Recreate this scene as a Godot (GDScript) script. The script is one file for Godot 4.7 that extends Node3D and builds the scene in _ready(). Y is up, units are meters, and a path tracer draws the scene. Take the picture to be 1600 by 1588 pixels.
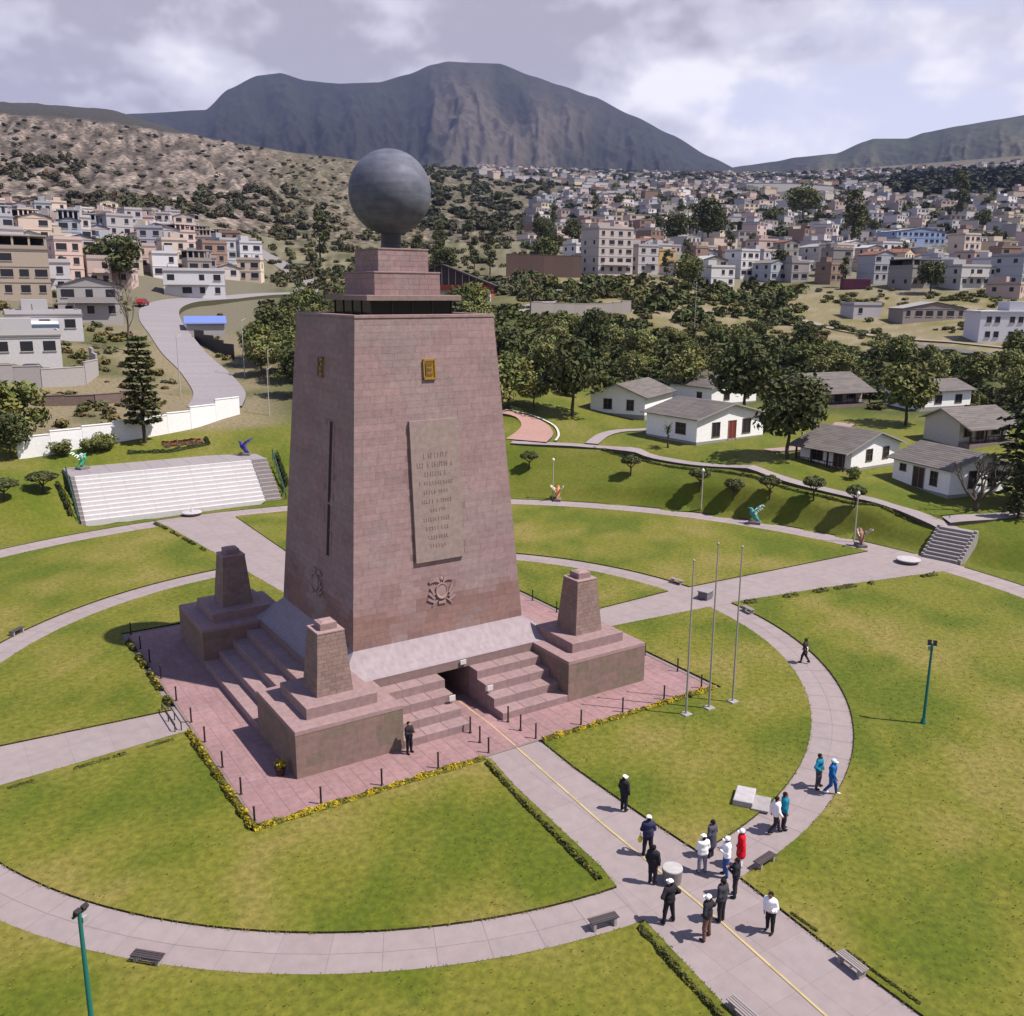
extends Node3D
# A stone monument with a globe on top, in a round park below an Andean town. Units are metres, y is up, the tower stands at the origin
# and its sunlit front looks towards +z. The land around is surveyed as heights along bearings from the spot SURVEY.

const SURVEY := Vector2(-23.75, 48.99)
const SUN_BEARING := 44.0
const SUN_HEIGHT := 57.0
const AZ := [4.82, 7.89, 11.11, 15.53, 19.81, 26.13, 33.01, 40.64, 48.02, 54.91, 58.14, 61.21]
const PROF := [
	[92, 0.0, 97, 2.6, 105, 4.5, 112, 4.7, 117, 5.7, 124, 7.0, 131, 9.2, 138, 11.8, 150, 14.5, 178, 18.2, 215, 23.5, 255, 29.6, 320, 37.8, 420, 49.7, 450, 54.9, 600, 79.8, 760, 111.8, 900, 147.9, 960, 166.6, 1500, 259.1, 1900, 328.3, 3400, 521.6, 9000, 521.6],
	[96, 0.0, 101, 2.1, 107, 3.5, 112, 5.1, 117, 6.0, 124, 7.3, 133, 9.1, 145, 11.5, 162, 14.6, 190, 19.0, 220, 23.7, 260, 30.0, 325, 38.6, 420, 50.6, 450, 55.2, 600, 79.8, 760, 112.2, 900, 148.9, 960, 166.3, 1500, 260.6, 1900, 331.5, 3400, 526.7, 9000, 526.7],
	[97, 0.0, 101, 2.0, 107, 3.7, 114, 5.3, 119, 6.1, 125, 7.3, 133, 8.8, 145, 11.3, 165, 14.4, 195, 18.3, 230, 23.2, 275, 29.9, 335, 38.6, 420, 51.4, 450, 56.1, 600, 79.6, 760, 112.4, 900, 147.0, 960, 165.7, 1500, 258.2, 1900, 330.7, 3400, 525.5, 9000, 525.5],
	[98, 0.0, 102, 1.9, 109, 4.0, 118, 5.8, 122, 6.9, 127, 7.5, 140, 9.1, 158, 11.5, 180, 14.6, 215, 18.5, 250, 22.6, 290, 27.1, 350, 35.7, 430, 49.2, 480, 58.1, 620, 81.5, 760, 109.8, 900, 143.9, 960, 159.2, 1500, 236.3, 1900, 293.3, 3400, 464.5, 9000, 464.5],
	[99, 0.0, 104, 2.1, 111, 5.0, 117, 6.0, 124, 7.1, 138, 9.1, 158, 11.4, 182, 14.4, 210, 17.3, 245, 20.4, 290, 24.6, 340, 30.4, 430, 41.9, 520, 58.9, 640, 83.0, 780, 112.8, 900, 137.5, 960, 149.7, 1500, 221.4, 1900, 274.5, 3400, 433.8, 9000, 433.8],
	[100, 0.0, 105, 2.0, 110, 4.8, 117, 5.8, 124, 6.9, 138, 8.9, 158, 11.2, 182, 14.4, 210, 17.3, 245, 20.0, 290, 23.9, 340, 29.7, 430, 41.2, 560, 62.8, 680, 86.3, 850, 118.0, 1000, 142.9, 1200, 169.9, 1600, 219.2, 2000, 268.4, 3400, 406.1, 9000, 406.1],
	[101, 0.0, 105, 2.0, 109, 4.6, 115, 5.6, 123, 7.0, 136, 9.1, 152, 11.7, 172, 14.3, 192, 16.6, 220, 19.4, 250, 22.2, 285, 25.9, 370, 35.4, 500, 52.7, 680, 78.7, 900, 113.8, 1200, 161.4, 1600, 213.7, 2000, 264.0, 2600, 339.7, 3400, 417.8, 9000, 417.8],
	[95.5, 0.0, 100, 1.9, 106, 4.0, 106.8, 4.8, 121.4, 5.1, 134.7, 5.8, 149.9, 7.0, 167.4, 8.6, 182.7, 10.4, 205.6, 13.0, 225.8, 15.8, 240, 19.3, 275, 22.4, 315, 27.5, 380, 35.9, 500, 52.8, 650, 74.2, 900, 109.8, 1200, 149.3, 1700, 215.8, 2100, 267.8, 2600, 329.4, 3400, 405.0, 9000, 405.0],
	[92, 0.0, 94, 1.9, 98, 4.0, 99.65, 4.6, 109.7, 4.9, 129, 5.3, 145.8, 6.0, 164.1, 7.2, 186.4, 8.8, 204.6, 10.4, 231.8, 13.0, 256, 16.6, 285, 20.5, 320, 25.3, 385, 33.6, 480, 46.8, 650, 69.4, 850, 98.4, 1150, 139.1, 1600, 196.4, 2000, 247.1, 2600, 320.7, 3400, 394.2, 9000, 394.2],
	[88, 0.0, 89.5, 1.1, 91, 2.8, 94.95, 3.3, 105.8, 3.9, 122.3, 4.6, 141.8, 5.4, 159.7, 6.3, 180.8, 7.6, 202.5, 9.0, 223.5, 10.4, 244, 13.1, 262, 16.1, 284, 19.4, 320, 24.8, 385, 33.0, 480, 44.8, 640, 65.5, 850, 94.6, 1200, 141.8, 1600, 195.5, 2000, 249.2, 2600, 329.3, 3400, 404.8, 9000, 404.8],
	[86.5, 0.0, 87.5, 0.2, 88.5, 1.7, 91.7, 2.7, 100.4, 3.1, 115.9, 3.8, 131.6, 4.6, 152.4, 5.6, 171.2, 6.7, 193.7, 8.2, 213.4, 10.0, 232, 11.7, 258, 15.2, 282, 18.7, 318, 24.3, 385, 32.8, 480, 44.4, 640, 64.7, 850, 94.6, 1200, 142.8, 1600, 194.8, 2000, 249.1, 2600, 334.7, 3400, 411.7, 9000, 411.7],
	[84.5, 0.0, 85, -0.7, 88, 1.6, 91.82, 2.7, 103, 3.2, 118.9, 3.9, 135, 4.7, 156.3, 5.7, 175.5, 6.8, 198.6, 8.3, 220.7, 10.0, 235, 11.5, 262, 14.6, 285, 18.1, 318, 24.0, 385, 32.7, 480, 44.0, 640, 63.8, 850, 94.9, 1200, 143.5, 1600, 194.4, 2000, 251.7, 2600, 339.1, 3400, 417.1, 9000, 417.1],
]
const RIDGE := [9.48, 0.1509, 12.11, 0.1606, 15.88, 0.1679, 17.12, 0.1875, 18.73, 0.2017, 20.00, 0.2051, 21.28, 0.1997, 23.13, 0.1981, 25.38, 0.2006, 27.08, 0.2091, 28.41, 0.2184, 29.37, 0.2217, 30.71, 0.2209, 32.24, 0.2206, 34.16, 0.2090, 35.70, 0.2007, 37.61, 0.1898, 39.89, 0.1715, 42.15, 0.1529, 44.38, 0.1311, 46.21, 0.1167, 48.02, 0.1058]
const RIDGE_RIGHT := [42.15, 0.1074, 44.38, 0.1173, 46.21, 0.1221, 48.02, 0.1255, 49.01, 0.1286, 51.19, 0.1309, 52.56, 0.1405, 53.07, 0.1430, 54.75, 0.1417, 55.57, 0.1461, 57.19, 0.1502, 59.08, 0.1537, 61.12, 0.1578, 62.97, 0.1596, 65.22, 0.1501, 69.41, 0.1237]
const PLAZA_MID := Vector2(0.73, 3.05)
const RING_MID := Vector2(-0.74, 0.93)

var rng := RandomNumberGenerator.new()
var used := {}
var patch := FastNoiseLite.new()
var ripple := FastNoiseLite.new()
var gully := FastNoiseLite.new()
var M := {}


class Geo:
	var v := PackedVector3Array()
	var n := PackedVector3Array()
	var c := PackedColorArray()

	func tri(a: Vector3, b: Vector3, d: Vector3, col: Color) -> void:
		var nn := (b - a).cross(d - a).normalized()
		v.append(a); v.append(d); v.append(b)
		for i in 3:
			n.append(nn); c.append(col)

	func smooth(a: Vector3, b: Vector3, d: Vector3, na: Vector3, nb: Vector3, nd: Vector3, col: Color) -> void:
		v.append(a); v.append(d); v.append(b)
		n.append(na); n.append(nd); n.append(nb)
		for i in 3:
			c.append(col)

	func quad(a: Vector3, b: Vector3, d: Vector3, e: Vector3, col: Color) -> void:
		tri(a, b, d, col)
		tri(a, d, e, col)

	func box(at: Vector3, s: Vector3, col: Color, basis := Basis.IDENTITY) -> void:
		var h := s / 2.0
		var p: Array[Vector3] = []
		for k in 8:
			p.append(at + basis * Vector3(h.x if k & 1 else -h.x, h.y if k & 2 else -h.y, h.z if k & 4 else -h.z))
		quad(p[4], p[5], p[7], p[6], col)
		quad(p[1], p[0], p[2], p[3], col)
		quad(p[5], p[1], p[3], p[7], col)
		quad(p[0], p[4], p[6], p[2], col)
		quad(p[6], p[7], p[3], p[2], col)
		quad(p[0], p[1], p[5], p[4], col)

	# a box whose upper edges are chamfered by k
	func block(at: Vector3, s: Vector3, k: float, col: Color, basis := Basis.IDENTITY) -> void:
		frustum(at - basis.y * (s.y / 2.0), s.x, s.z, s.x, s.z, s.y - k, col, basis, false)
		frustum(at + basis.y * (s.y / 2.0 - k), s.x, s.z, s.x - 2 * k, s.z - 2 * k, k, col, basis)

	func frustum(foot: Vector3, wx: float, wz: float, tx: float, tz: float, h: float, col: Color, basis := Basis.IDENTITY, lid := true) -> void:
		var b: Array[Vector3] = []
		var t: Array[Vector3] = []
		for s in [Vector2(-1, 1), Vector2(1, 1), Vector2(1, -1), Vector2(-1, -1)]:
			b.append(foot + basis * Vector3(s.x * wx / 2, 0, s.y * wz / 2))
			t.append(foot + basis * Vector3(s.x * tx / 2, h, s.y * tz / 2))
		for i in 4:
			var j := (i + 1) % 4
			quad(b[i], b[j], t[j], t[i], col)
		if lid:
			quad(t[0], t[1], t[2], t[3], col)

	func tube(a: Vector3, b: Vector3, ra: float, rb: float, seg: int, col: Color, caps := true) -> void:
		var d := (b - a).normalized()
		var x := d.cross(Vector3.RIGHT if absf(d.x) < 0.8 else Vector3.FORWARD).normalized()
		var y := d.cross(x)
		for i in seg:
			var p := TAU * i / seg
			var q := TAU * (i + 1) / seg
			var u := x * cos(p) + y * sin(p)
			var w := x * cos(q) + y * sin(q)
			smooth(a + u * ra, a + w * ra, b + w * rb, u, w, w, col)
			smooth(a + u * ra, b + w * rb, b + u * rb, u, w, u, col)
			if caps:
				tri(b, b + u * rb, b + w * rb, col)
				tri(a, a + w * ra, a + u * ra, col)

	# turned about the y axis; the profile is a list of (radius, height)
	func lathe(profile: Array, seg: int, col: Color, at := Vector3.ZERO, basis := Basis.IDENTITY) -> void:
		for k in profile.size() - 1:
			var p: Vector2 = profile[k]
			var q: Vector2 = profile[k + 1]
			var t := (q - p).normalized()
			for i in seg:
				var a := TAU * i / seg
				var b := TAU * (i + 1) / seg
				var ua := Vector3(sin(a), 0, cos(a))
				var ub := Vector3(sin(b), 0, cos(b))
				var na := basis * (ua * t.y - Vector3.UP * t.x)
				var nb := basis * (ub * t.y - Vector3.UP * t.x)
				var w := [at + basis * (ua * p.x + Vector3.UP * p.y), at + basis * (ub * p.x + Vector3.UP * p.y), at + basis * (ub * q.x + Vector3.UP * q.y), at + basis * (ua * q.x + Vector3.UP * q.y)]
				if p.x > 0.0001:
					smooth(w[0], w[1], w[2], na, nb, nb, col)
				if q.x > 0.0001:
					smooth(w[0], w[2], w[3], na, nb, na, col)

	func ball(at: Vector3, r: Vector3, seg: int, col: Color) -> void:
		var rows := seg / 2
		for k in rows:
			var p := PI * k / rows - PI / 2
			var q := PI * (k + 1) / rows - PI / 2
			for i in seg:
				var a := TAU * i / seg
				var b := TAU * (i + 1) / seg
				var w := [Vector3(sin(a) * cos(p), sin(p), cos(a) * cos(p)), Vector3(sin(b) * cos(p), sin(p), cos(b) * cos(p)), Vector3(sin(b) * cos(q), sin(q), cos(b) * cos(q)), Vector3(sin(a) * cos(q), sin(q), cos(a) * cos(q))]
				if k > 0:
					smooth(at + w[0] * r, at + w[1] * r, at + w[2] * r, (w[0] / r).normalized(), (w[1] / r).normalized(), (w[2] / r).normalized(), col)
				if k < rows - 1:
					smooth(at + w[0] * r, at + w[2] * r, at + w[3] * r, (w[0] / r).normalized(), (w[2] / r).normalized(), (w[3] / r).normalized(), col)

	func mesh() -> ArrayMesh:
		var a := []
		a.resize(Mesh.ARRAY_MAX)
		a[Mesh.ARRAY_VERTEX] = v
		a[Mesh.ARRAY_NORMAL] = n
		a[Mesh.ARRAY_COLOR] = c
		var m := ArrayMesh.new()
		m.add_surface_from_arrays(Mesh.PRIMITIVE_TRIANGLES, a)
		return m


# ---------- naming ----------

func numbered(called: String) -> String:
	var k: int = used.get(called, 0)
	used[called] = k + 1
	return called if k == 0 else "%s_%03d" % [called, k]


func tag(o: Node3D, label: String, category := "", group := "", kind := "") -> Node3D:
	if label: o.set_meta("label", label)
	if category: o.set_meta("category", category)
	if group: o.set_meta("group", group)
	if kind: o.set_meta("kind", kind)
	return o


func thing(called: String, label: String, category: String, at := Vector3.ZERO, turn := 0.0, group := "") -> Node3D:
	var o := Node3D.new()
	o.name = numbered(called)
	o.position = at
	o.rotation.y = turn
	add_child(o)
	tag(o, label, category, group)
	return o


func put(called: String, mesh: Mesh, m: Material, parent: Node3D = null) -> MeshInstance3D:
	var o := MeshInstance3D.new()
	o.mesh = mesh
	o.material_override = m
	if parent == null:
		o.name = numbered(called)
		add_child(o)
	else:
		o.name = called
		parent.add_child(o, true)
	return o


func copy(o: Node3D, label: String, at: Vector3, turn := 0.0, size := 1.0) -> Node3D:
	var c: Node3D = o.duplicate()
	var base := String(o.name)
	if base.length() > 4 and base[-4] == "_" and base.right(3).is_valid_int(): base = base.left(-4)
	c.name = numbered(base)
	add_child(c)
	c.position = at
	c.rotation.y = turn
	c.scale = Vector3.ONE * size
	if label: c.set_meta("label", label)
	return c


func structure(called: String, g: Geo, m: Material, label: String) -> MeshInstance3D:
	var o := put(called, g.mesh(), m)
	tag(o, label, "", "", "structure")
	return o


# ---------- colour and materials ----------

func S(r: float, g: float, b: float) -> Color:      # an sRGB colour as a linear vertex colour
	return Color(r / 255.0, g / 255.0, b / 255.0).srgb_to_linear()


func vary(c: Color, by: float, hue := 0.0) -> Color:
	var k := 1.0 + rng.randf_range(-by, by)
	return Color(c.r * k * (1 + rng.randf_range(-hue, hue)), c.g * k, c.b * k * (1 + rng.randf_range(-hue, hue)))


func noise_texture(freq: float, octaves: int, low: float, high: float, seed_: int, size := 512, tint := Color(1, 1, 1), kind := FastNoiseLite.TYPE_SIMPLEX_SMOOTH, hard := false) -> NoiseTexture2D:
	var f := FastNoiseLite.new()
	f.seed = seed_
	f.noise_type = kind
	f.frequency = freq
	f.fractal_octaves = octaves
	var ramp := Gradient.new()
	ramp.offsets = PackedFloat32Array([0.3, 0.42, 0.58, 0.7] if hard else [0.0, 0.25, 0.75, 1.0])
	var a := Color(low * tint.r, low * tint.g, low * tint.b)
	var b := Color(high, high, high)
	ramp.colors = PackedColorArray([a, a.lerp(b, 0.35), a.lerp(b, 0.75), b])
	var t := NoiseTexture2D.new()
	t.width = size
	t.height = size
	t.seamless = true
	t.noise = f
	t.color_ramp = ramp
	return t


func bump_texture(freq: float, octaves: int, strength: float, seed_: int) -> NoiseTexture2D:
	var f := FastNoiseLite.new()
	f.seed = seed_
	f.frequency = freq
	f.fractal_octaves = octaves
	var t := NoiseTexture2D.new()
	t.width = 512
	t.height = 512
	t.seamless = true
	t.as_normal_map = true
	t.bump_strength = strength
	t.noise = f
	return t


# the colour comes from the vertices; the texture adds grain, `metres` is the size of one tile of it
func mat(called: String, rough: float, metal := 0.0, tex: Texture2D = null, metres := 4.0, bump: Texture2D = null, bump_scale := 1.0) -> StandardMaterial3D:
	var m := StandardMaterial3D.new()
	m.resource_name = called
	m.vertex_color_use_as_albedo = true
	m.roughness = rough
	m.metallic = metal
	m.metallic_specular = 0.35
	if tex:
		m.albedo_texture = tex
	if bump:
		m.normal_enabled = true
		m.normal_texture = bump
		m.normal_scale = bump_scale
	if tex or bump:
		m.uv1_triplanar = true
		m.uv1_world_triplanar = true
		m.uv1_scale = Vector3.ONE / metres
	M[called] = m
	return m


# ---------- the lie of the land ----------

func bearing(x: float, z: float) -> float:
	return rad_to_deg(atan2(x - SURVEY.x, SURVEY.y - z))


func profile(i: int, d: float) -> float:
	var p: Array = PROF[i]
	if d <= p[0]: return p[1]
	for k in range(2, p.size(), 2):
		if d <= p[k]:
			return lerpf(p[k - 1], p[k + 1], (d - p[k - 2]) / (p[k] - p[k - 2]))
	return p[p.size() - 1]


func land(x: float, z: float) -> float:
	var r := Vector2(x, z).distance_to(PLAZA_MID)
	if r < 48.1: return 0.0
	var d := Vector2(x, z).distance_to(SURVEY)
	var az := bearing(x, z)
	var h := 0.0
	var i := 0
	while i < AZ.size() - 2 and az > AZ[i + 1]:
		i += 1
	h = lerpf(profile(i, d), profile(i + 1, d), clampf((az - AZ[i]) / (AZ[i + 1] - AZ[i]), 0, 1))
	var off := maxf(maxf(AZ[0] - az, az - AZ[AZ.size() - 1]), 0.0)
	if off > 6.0:
		h = lerpf(h, minf(h, 5.0 + d * 0.05), smoothstep(6.0, 60.0, off))
	if d > 450.0:        # gullies and knolls of the dry hill and of the slopes behind the town
		var k := smoothstep(450.0, 700.0, d)
		h += k * (gully.get_noise_2d(az * 26.0 + d * 0.05, d * 0.10) * lerpf(2.0, 1.2, smoothstep(20.0, 34.0, az)) + gully.get_noise_2d(az * 120.0 + d * 0.30, d * 0.03 + 300.0) * lerpf(2.6, 0.0, smoothstep(22.0, 34.0, az)) * (1.0 - smoothstep(900.0, 960.0, d)) + ripple.get_noise_2d(x * 0.5, z * 0.5) * 1.0)
	h *= clampf((r - 48.1) / 1.8, 0.0, 1.0)
	if x > -11.4 and x < 9.6 and z < -46.0 and z > -53.0:       # under the white tiers
		h = minf(h, maxf(-46.9 - z, 0.0) * 0.8 - 0.5)
	var up := (Vector2(x, z) - Vector2(48.95, 4.75)).dot(Vector2(0.98, -0.18))
	if up > -1.0 and up < 3.4 and absf((Vector2(x, z) - Vector2(48.95, 4.75)).dot(Vector2(0.18, 0.98))) < 1.75:       # under the small steps
		h = minf(h, maxf(up, 0.0) * 0.6 - 0.3)
	return h


func ground(x: float, z: float, lift := 0.0) -> Vector3:
	return Vector3(x, land(x, z) + lift, z)


# ---------- sky ----------

func make_sky() -> ImageTexture:
	var w := 2048
	var h := 1024
	var img := Image.create(w, h, false, Image.FORMAT_RGB8)
	img.fill(Color8(196, 192, 200))
	var big := FastNoiseLite.new()
	big.seed = 77
	big.noise_type = FastNoiseLite.TYPE_SIMPLEX_SMOOTH
	big.frequency = 0.5
	big.fractal_octaves = 6
	big.fractal_gain = 0.55
	big.domain_warp_enabled = true
	big.domain_warp_amplitude = 0.5
	big.domain_warp_frequency = 1.2
	var puff := FastNoiseLite.new()
	puff.seed = 12
	puff.noise_type = FastNoiseLite.TYPE_SIMPLEX_SMOOTH
	puff.frequency = 5.5
	puff.fractal_octaves = 5
	puff.fractal_gain = 0.55
	var dark := S(164, 161, 175)
	var mid := S(200, 198, 212)
	var white := S(236, 234, 240)
	for j in h / 2:
		var el := PI / 2 - PI * (j + 0.5) / h
		var y := sin(el)
		var k := cos(el) / (y + 0.2)
		# the sun comes through: the cover breaks up overhead, where blue air shows
		var open := smoothstep(0.35, 0.75, y)
		var air := S(208, 209, 228).lerp(S(78, 110, 174), smoothstep(0.1, 0.7, y))
		for i in w:
			var az := TAU * ((i + 0.5) / w - 0.5)
			var p := Vector2(sin(az), -cos(az)) * k
			var q := Vector3(sin(az) * cos(el), y * 1.9, -cos(az) * cos(el))
			var a := big.get_noise_3d(p.x, p.y, 0.0)
			var b := puff.get_noise_3dv(q)
			var cover := smoothstep(-0.22, 0.16, a + 0.45 * b + 0.1 - 0.3 * open)
			var c2 := big.get_noise_3d(p.x * 1.5 + 3.1, p.y * 1.5, 9.0)
			var shade := clampf(0.42 + 0.95 * c2 + 1.0 * b - 0.25 * a, 0.0, 1.0)
			var cloud: Color = dark.lerp(mid, smoothstep(0.0, 0.5, shade)).lerp(white, smoothstep(0.42, 0.95, shade))
			var c: Color = air.lerp(cloud, cover)
			c = c.lerp(S(216, 213, 231), 0.45 * exp(-maxf(y, 0.0) * 16.0))
			img.set_pixel(i, j, c.linear_to_srgb())
	return ImageTexture.create_from_image(img)


func make_camera_and_light() -> void:
	var cam := Camera3D.new()
	cam.name = "camera"
	cam.position = Vector3(SURVEY.x, 22.315, SURVEY.y)
	cam.rotation = Vector3(-0.22946, -0.57768, 0.0057)
	cam.fov = 57.31
	cam.near = 0.5
	cam.far = 20000.0
	add_child(cam)
	var env := Environment.new()
	env.background_mode = Environment.BG_SKY
	var sky := Sky.new()
	var pan := PanoramaSkyMaterial.new()
	pan.panorama = make_sky()
	pan.energy_multiplier = 0.77
	sky.sky_material = pan
	env.sky = sky
	env.tonemap_mode = Environment.TONE_MAPPER_LINEAR
	env.tonemap_exposure = 1.6
	env.sdfgi_enabled = true
	env.ssao_enabled = true
	env.ssil_enabled = true
	env.fog_enabled = true
	env.fog_density = 0.00004
	env.fog_light_color = Color(0.70, 0.76, 1.0)
	var we := WorldEnvironment.new()
	we.name = "world_environment"
	we.environment = env
	add_child(we)
	var sun := DirectionalLight3D.new()
	sun.name = "sun"
	sun.light_energy = 1.6
	sun.light_color = Color(1.0, 0.965, 0.92)
	sun.light_angular_distance = 0.5
	sun.shadow_enabled = true
	var a := deg_to_rad(SUN_BEARING)
	var e := deg_to_rad(SUN_HEIGHT)
	sun.look_at_from_position(Vector3(sin(a) * cos(e), sin(e), cos(a) * cos(e)) * 100.0, Vector3.ZERO)
	add_child(sun)


func make_materials() -> void:
	patch.seed = 5
	patch.frequency = 0.045
	patch.fractal_octaves = 4
	ripple.seed = 8
	ripple.frequency = 0.11
	ripple.fractal_octaves = 3
	gully.seed = 21
	gully.noise_type = FastNoiseLite.TYPE_SIMPLEX
	gully.frequency = 0.03
	gully.fractal_octaves = 4
	var grain := noise_texture(0.05, 5, 0.8, 1.0, 2)
	var blotch := noise_texture(0.012, 5, 0.84, 1.0, 3)
	var fine := noise_texture(0.02, 6, 0.92, 1.0, 17)
	var turf := noise_texture(0.03, 6, 0.70, 1.0, 4, 512, Color(0.92, 1.0, 0.8))
	var rough := bump_texture(0.06, 4, 3.0, 6)
	mat("stone", 0.85, 0.0, blotch, 3.0, rough, 0.5)
	mat("path", 0.9, 0.0, fine, 9.0, rough, 0.12)
	mat("lawn", 0.95, 0.0, turf, 7.0, rough, 0.45)
	mat("land", 0.95, 0.0, turf, 9.0, rough, 0.8)
	mat("far_land", 0.95, 0.0, noise_texture(0.025, 6, 0.45, 1.0, 23, 512, Color(1, 1, 1), FastNoiseLite.TYPE_SIMPLEX_SMOOTH, true), 60.0)
	mat("range", 0.95, 0.0, noise_texture(0.02, 6, 0.42, 1.0, 24), 520.0)
	mat("plaster", 0.85, 0.0, fine, 5.0)
	mat("roof", 0.8, 0.0, grain, 2.0)
	mat("metal", 0.45, 0.4)
	mat("globe", 0.72, 0.25, blotch, 4.0)
	mat("brass", 0.35, 0.8)
	mat("paint", 0.55, 0.0)
	mat("cloth", 0.9, 0.0)
	mat("skin", 0.6, 0.0)
	mat("bark", 0.95, 0.0, grain, 1.0)
	mat("glass", 0.12, 0.0)
	var leaf := mat("leaf", 0.75, 0.0)
	leaf.backlight_enabled = true
	leaf.backlight = Color(0.25, 0.3, 0.1)
	leaf.cull_mode = BaseMaterial3D.CULL_DISABLED


# ---------- ground ----------

func lawn_colour(x: float, z: float) -> Color:
	var a := patch.get_noise_2d(x * 2.2, z * 2.2)
	var b := patch.get_noise_2d(x * 9.0 + 80.0, z * 9.0)
	var straw := Color(0.225, 0.180, 0.052)
	var olive := Color(0.160, 0.153, 0.022)
	var lush := Color(0.095, 0.118, 0.009)
	var t := clampf(0.42 + a * 1.1 + b * 0.4, 0.0, 1.0)
	return lush.lerp(olive, smoothstep(0.0, 0.42, t)).lerp(straw, smoothstep(0.5, 1.0, t))


func land_colour(x: float, z: float) -> Color:
	var d := Vector2(x, z).distance_to(SURVEY)
	var r := Vector2(x, z).distance_to(PLAZA_MID)
	var az := bearing(x, z)
	var a := patch.get_noise_2d(x * 0.9, z * 0.9)
	var b := ripple.get_noise_2d(x * 1.3, z * 1.3)
	var dirt := Color(0.20, 0.155, 0.115)
	var dry := Color(0.225, 0.18, 0.11)
	var green := Color(0.060, 0.072, 0.018)
	var lawn := lawn_colour(x, z).lerp(Color(0.125, 0.140, 0.022), 0.35)
	var c := lawn
	# left: dirt slope, built-up hillside, dry hill
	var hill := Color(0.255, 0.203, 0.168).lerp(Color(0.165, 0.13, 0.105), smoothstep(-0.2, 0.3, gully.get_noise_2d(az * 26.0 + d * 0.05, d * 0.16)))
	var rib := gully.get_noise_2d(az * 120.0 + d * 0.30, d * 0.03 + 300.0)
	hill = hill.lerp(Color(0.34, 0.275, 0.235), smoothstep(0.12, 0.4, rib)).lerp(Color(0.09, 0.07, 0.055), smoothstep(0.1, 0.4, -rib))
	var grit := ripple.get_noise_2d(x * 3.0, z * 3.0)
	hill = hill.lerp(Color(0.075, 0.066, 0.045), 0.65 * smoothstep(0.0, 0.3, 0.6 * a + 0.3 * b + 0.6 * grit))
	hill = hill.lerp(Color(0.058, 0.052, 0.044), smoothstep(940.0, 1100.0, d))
	var left := lawn
	left = left.lerp((dirt * 1.15).lerp(dry, 0.6 * smoothstep(-0.1, 0.4, b)).lerp(green, 0.7 * smoothstep(0.08, 0.4, a)), smoothstep(116.0, 119.0, d))
	left = left.lerp(Color(0.17, 0.145, 0.12), smoothstep(160.0, 190.0, d))
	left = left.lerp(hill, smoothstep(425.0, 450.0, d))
	# right: village gardens, woodland floor, fields, town, slopes
	var field := dry.lerp(Color(0.17, 0.148, 0.055), smoothstep(-0.25, 0.25, a)).lerp(Color(0.28, 0.22, 0.175), smoothstep(0.05, 0.3, b))
	var town := Color(0.20, 0.17, 0.14).lerp(Color(0.10, 0.105, 0.045), smoothstep(0.0, 0.3, a))
	var slope := Color(0.11, 0.10, 0.068).lerp(Color(0.18, 0.15, 0.115), smoothstep(-0.1, 0.35, a + 0.4 * b))
	var right := lawn
	right = right.lerp(green.lerp(dry, 0.4 * smoothstep(0.0, 0.4, b)), smoothstep(132.0, 150.0, d))
	right = right.lerp(field, smoothstep(208.0, 228.0, d))
	right = right.lerp(town, smoothstep(285.0, 330.0, d))
	right = right.lerp(slope, smoothstep(620.0, 950.0, d))
	var scrub := green.lerp(dry, smoothstep(-0.3, 0.3, a)).lerp(hill, 0.45)
	var centre := lawn.lerp(green, smoothstep(116.0, 124.0, d)).lerp(scrub, smoothstep(230.0, 300.0, d))
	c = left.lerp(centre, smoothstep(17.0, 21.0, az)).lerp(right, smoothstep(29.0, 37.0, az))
	if r < 62.0 and d < 118.0:
		c = lawn
	return c


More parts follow.
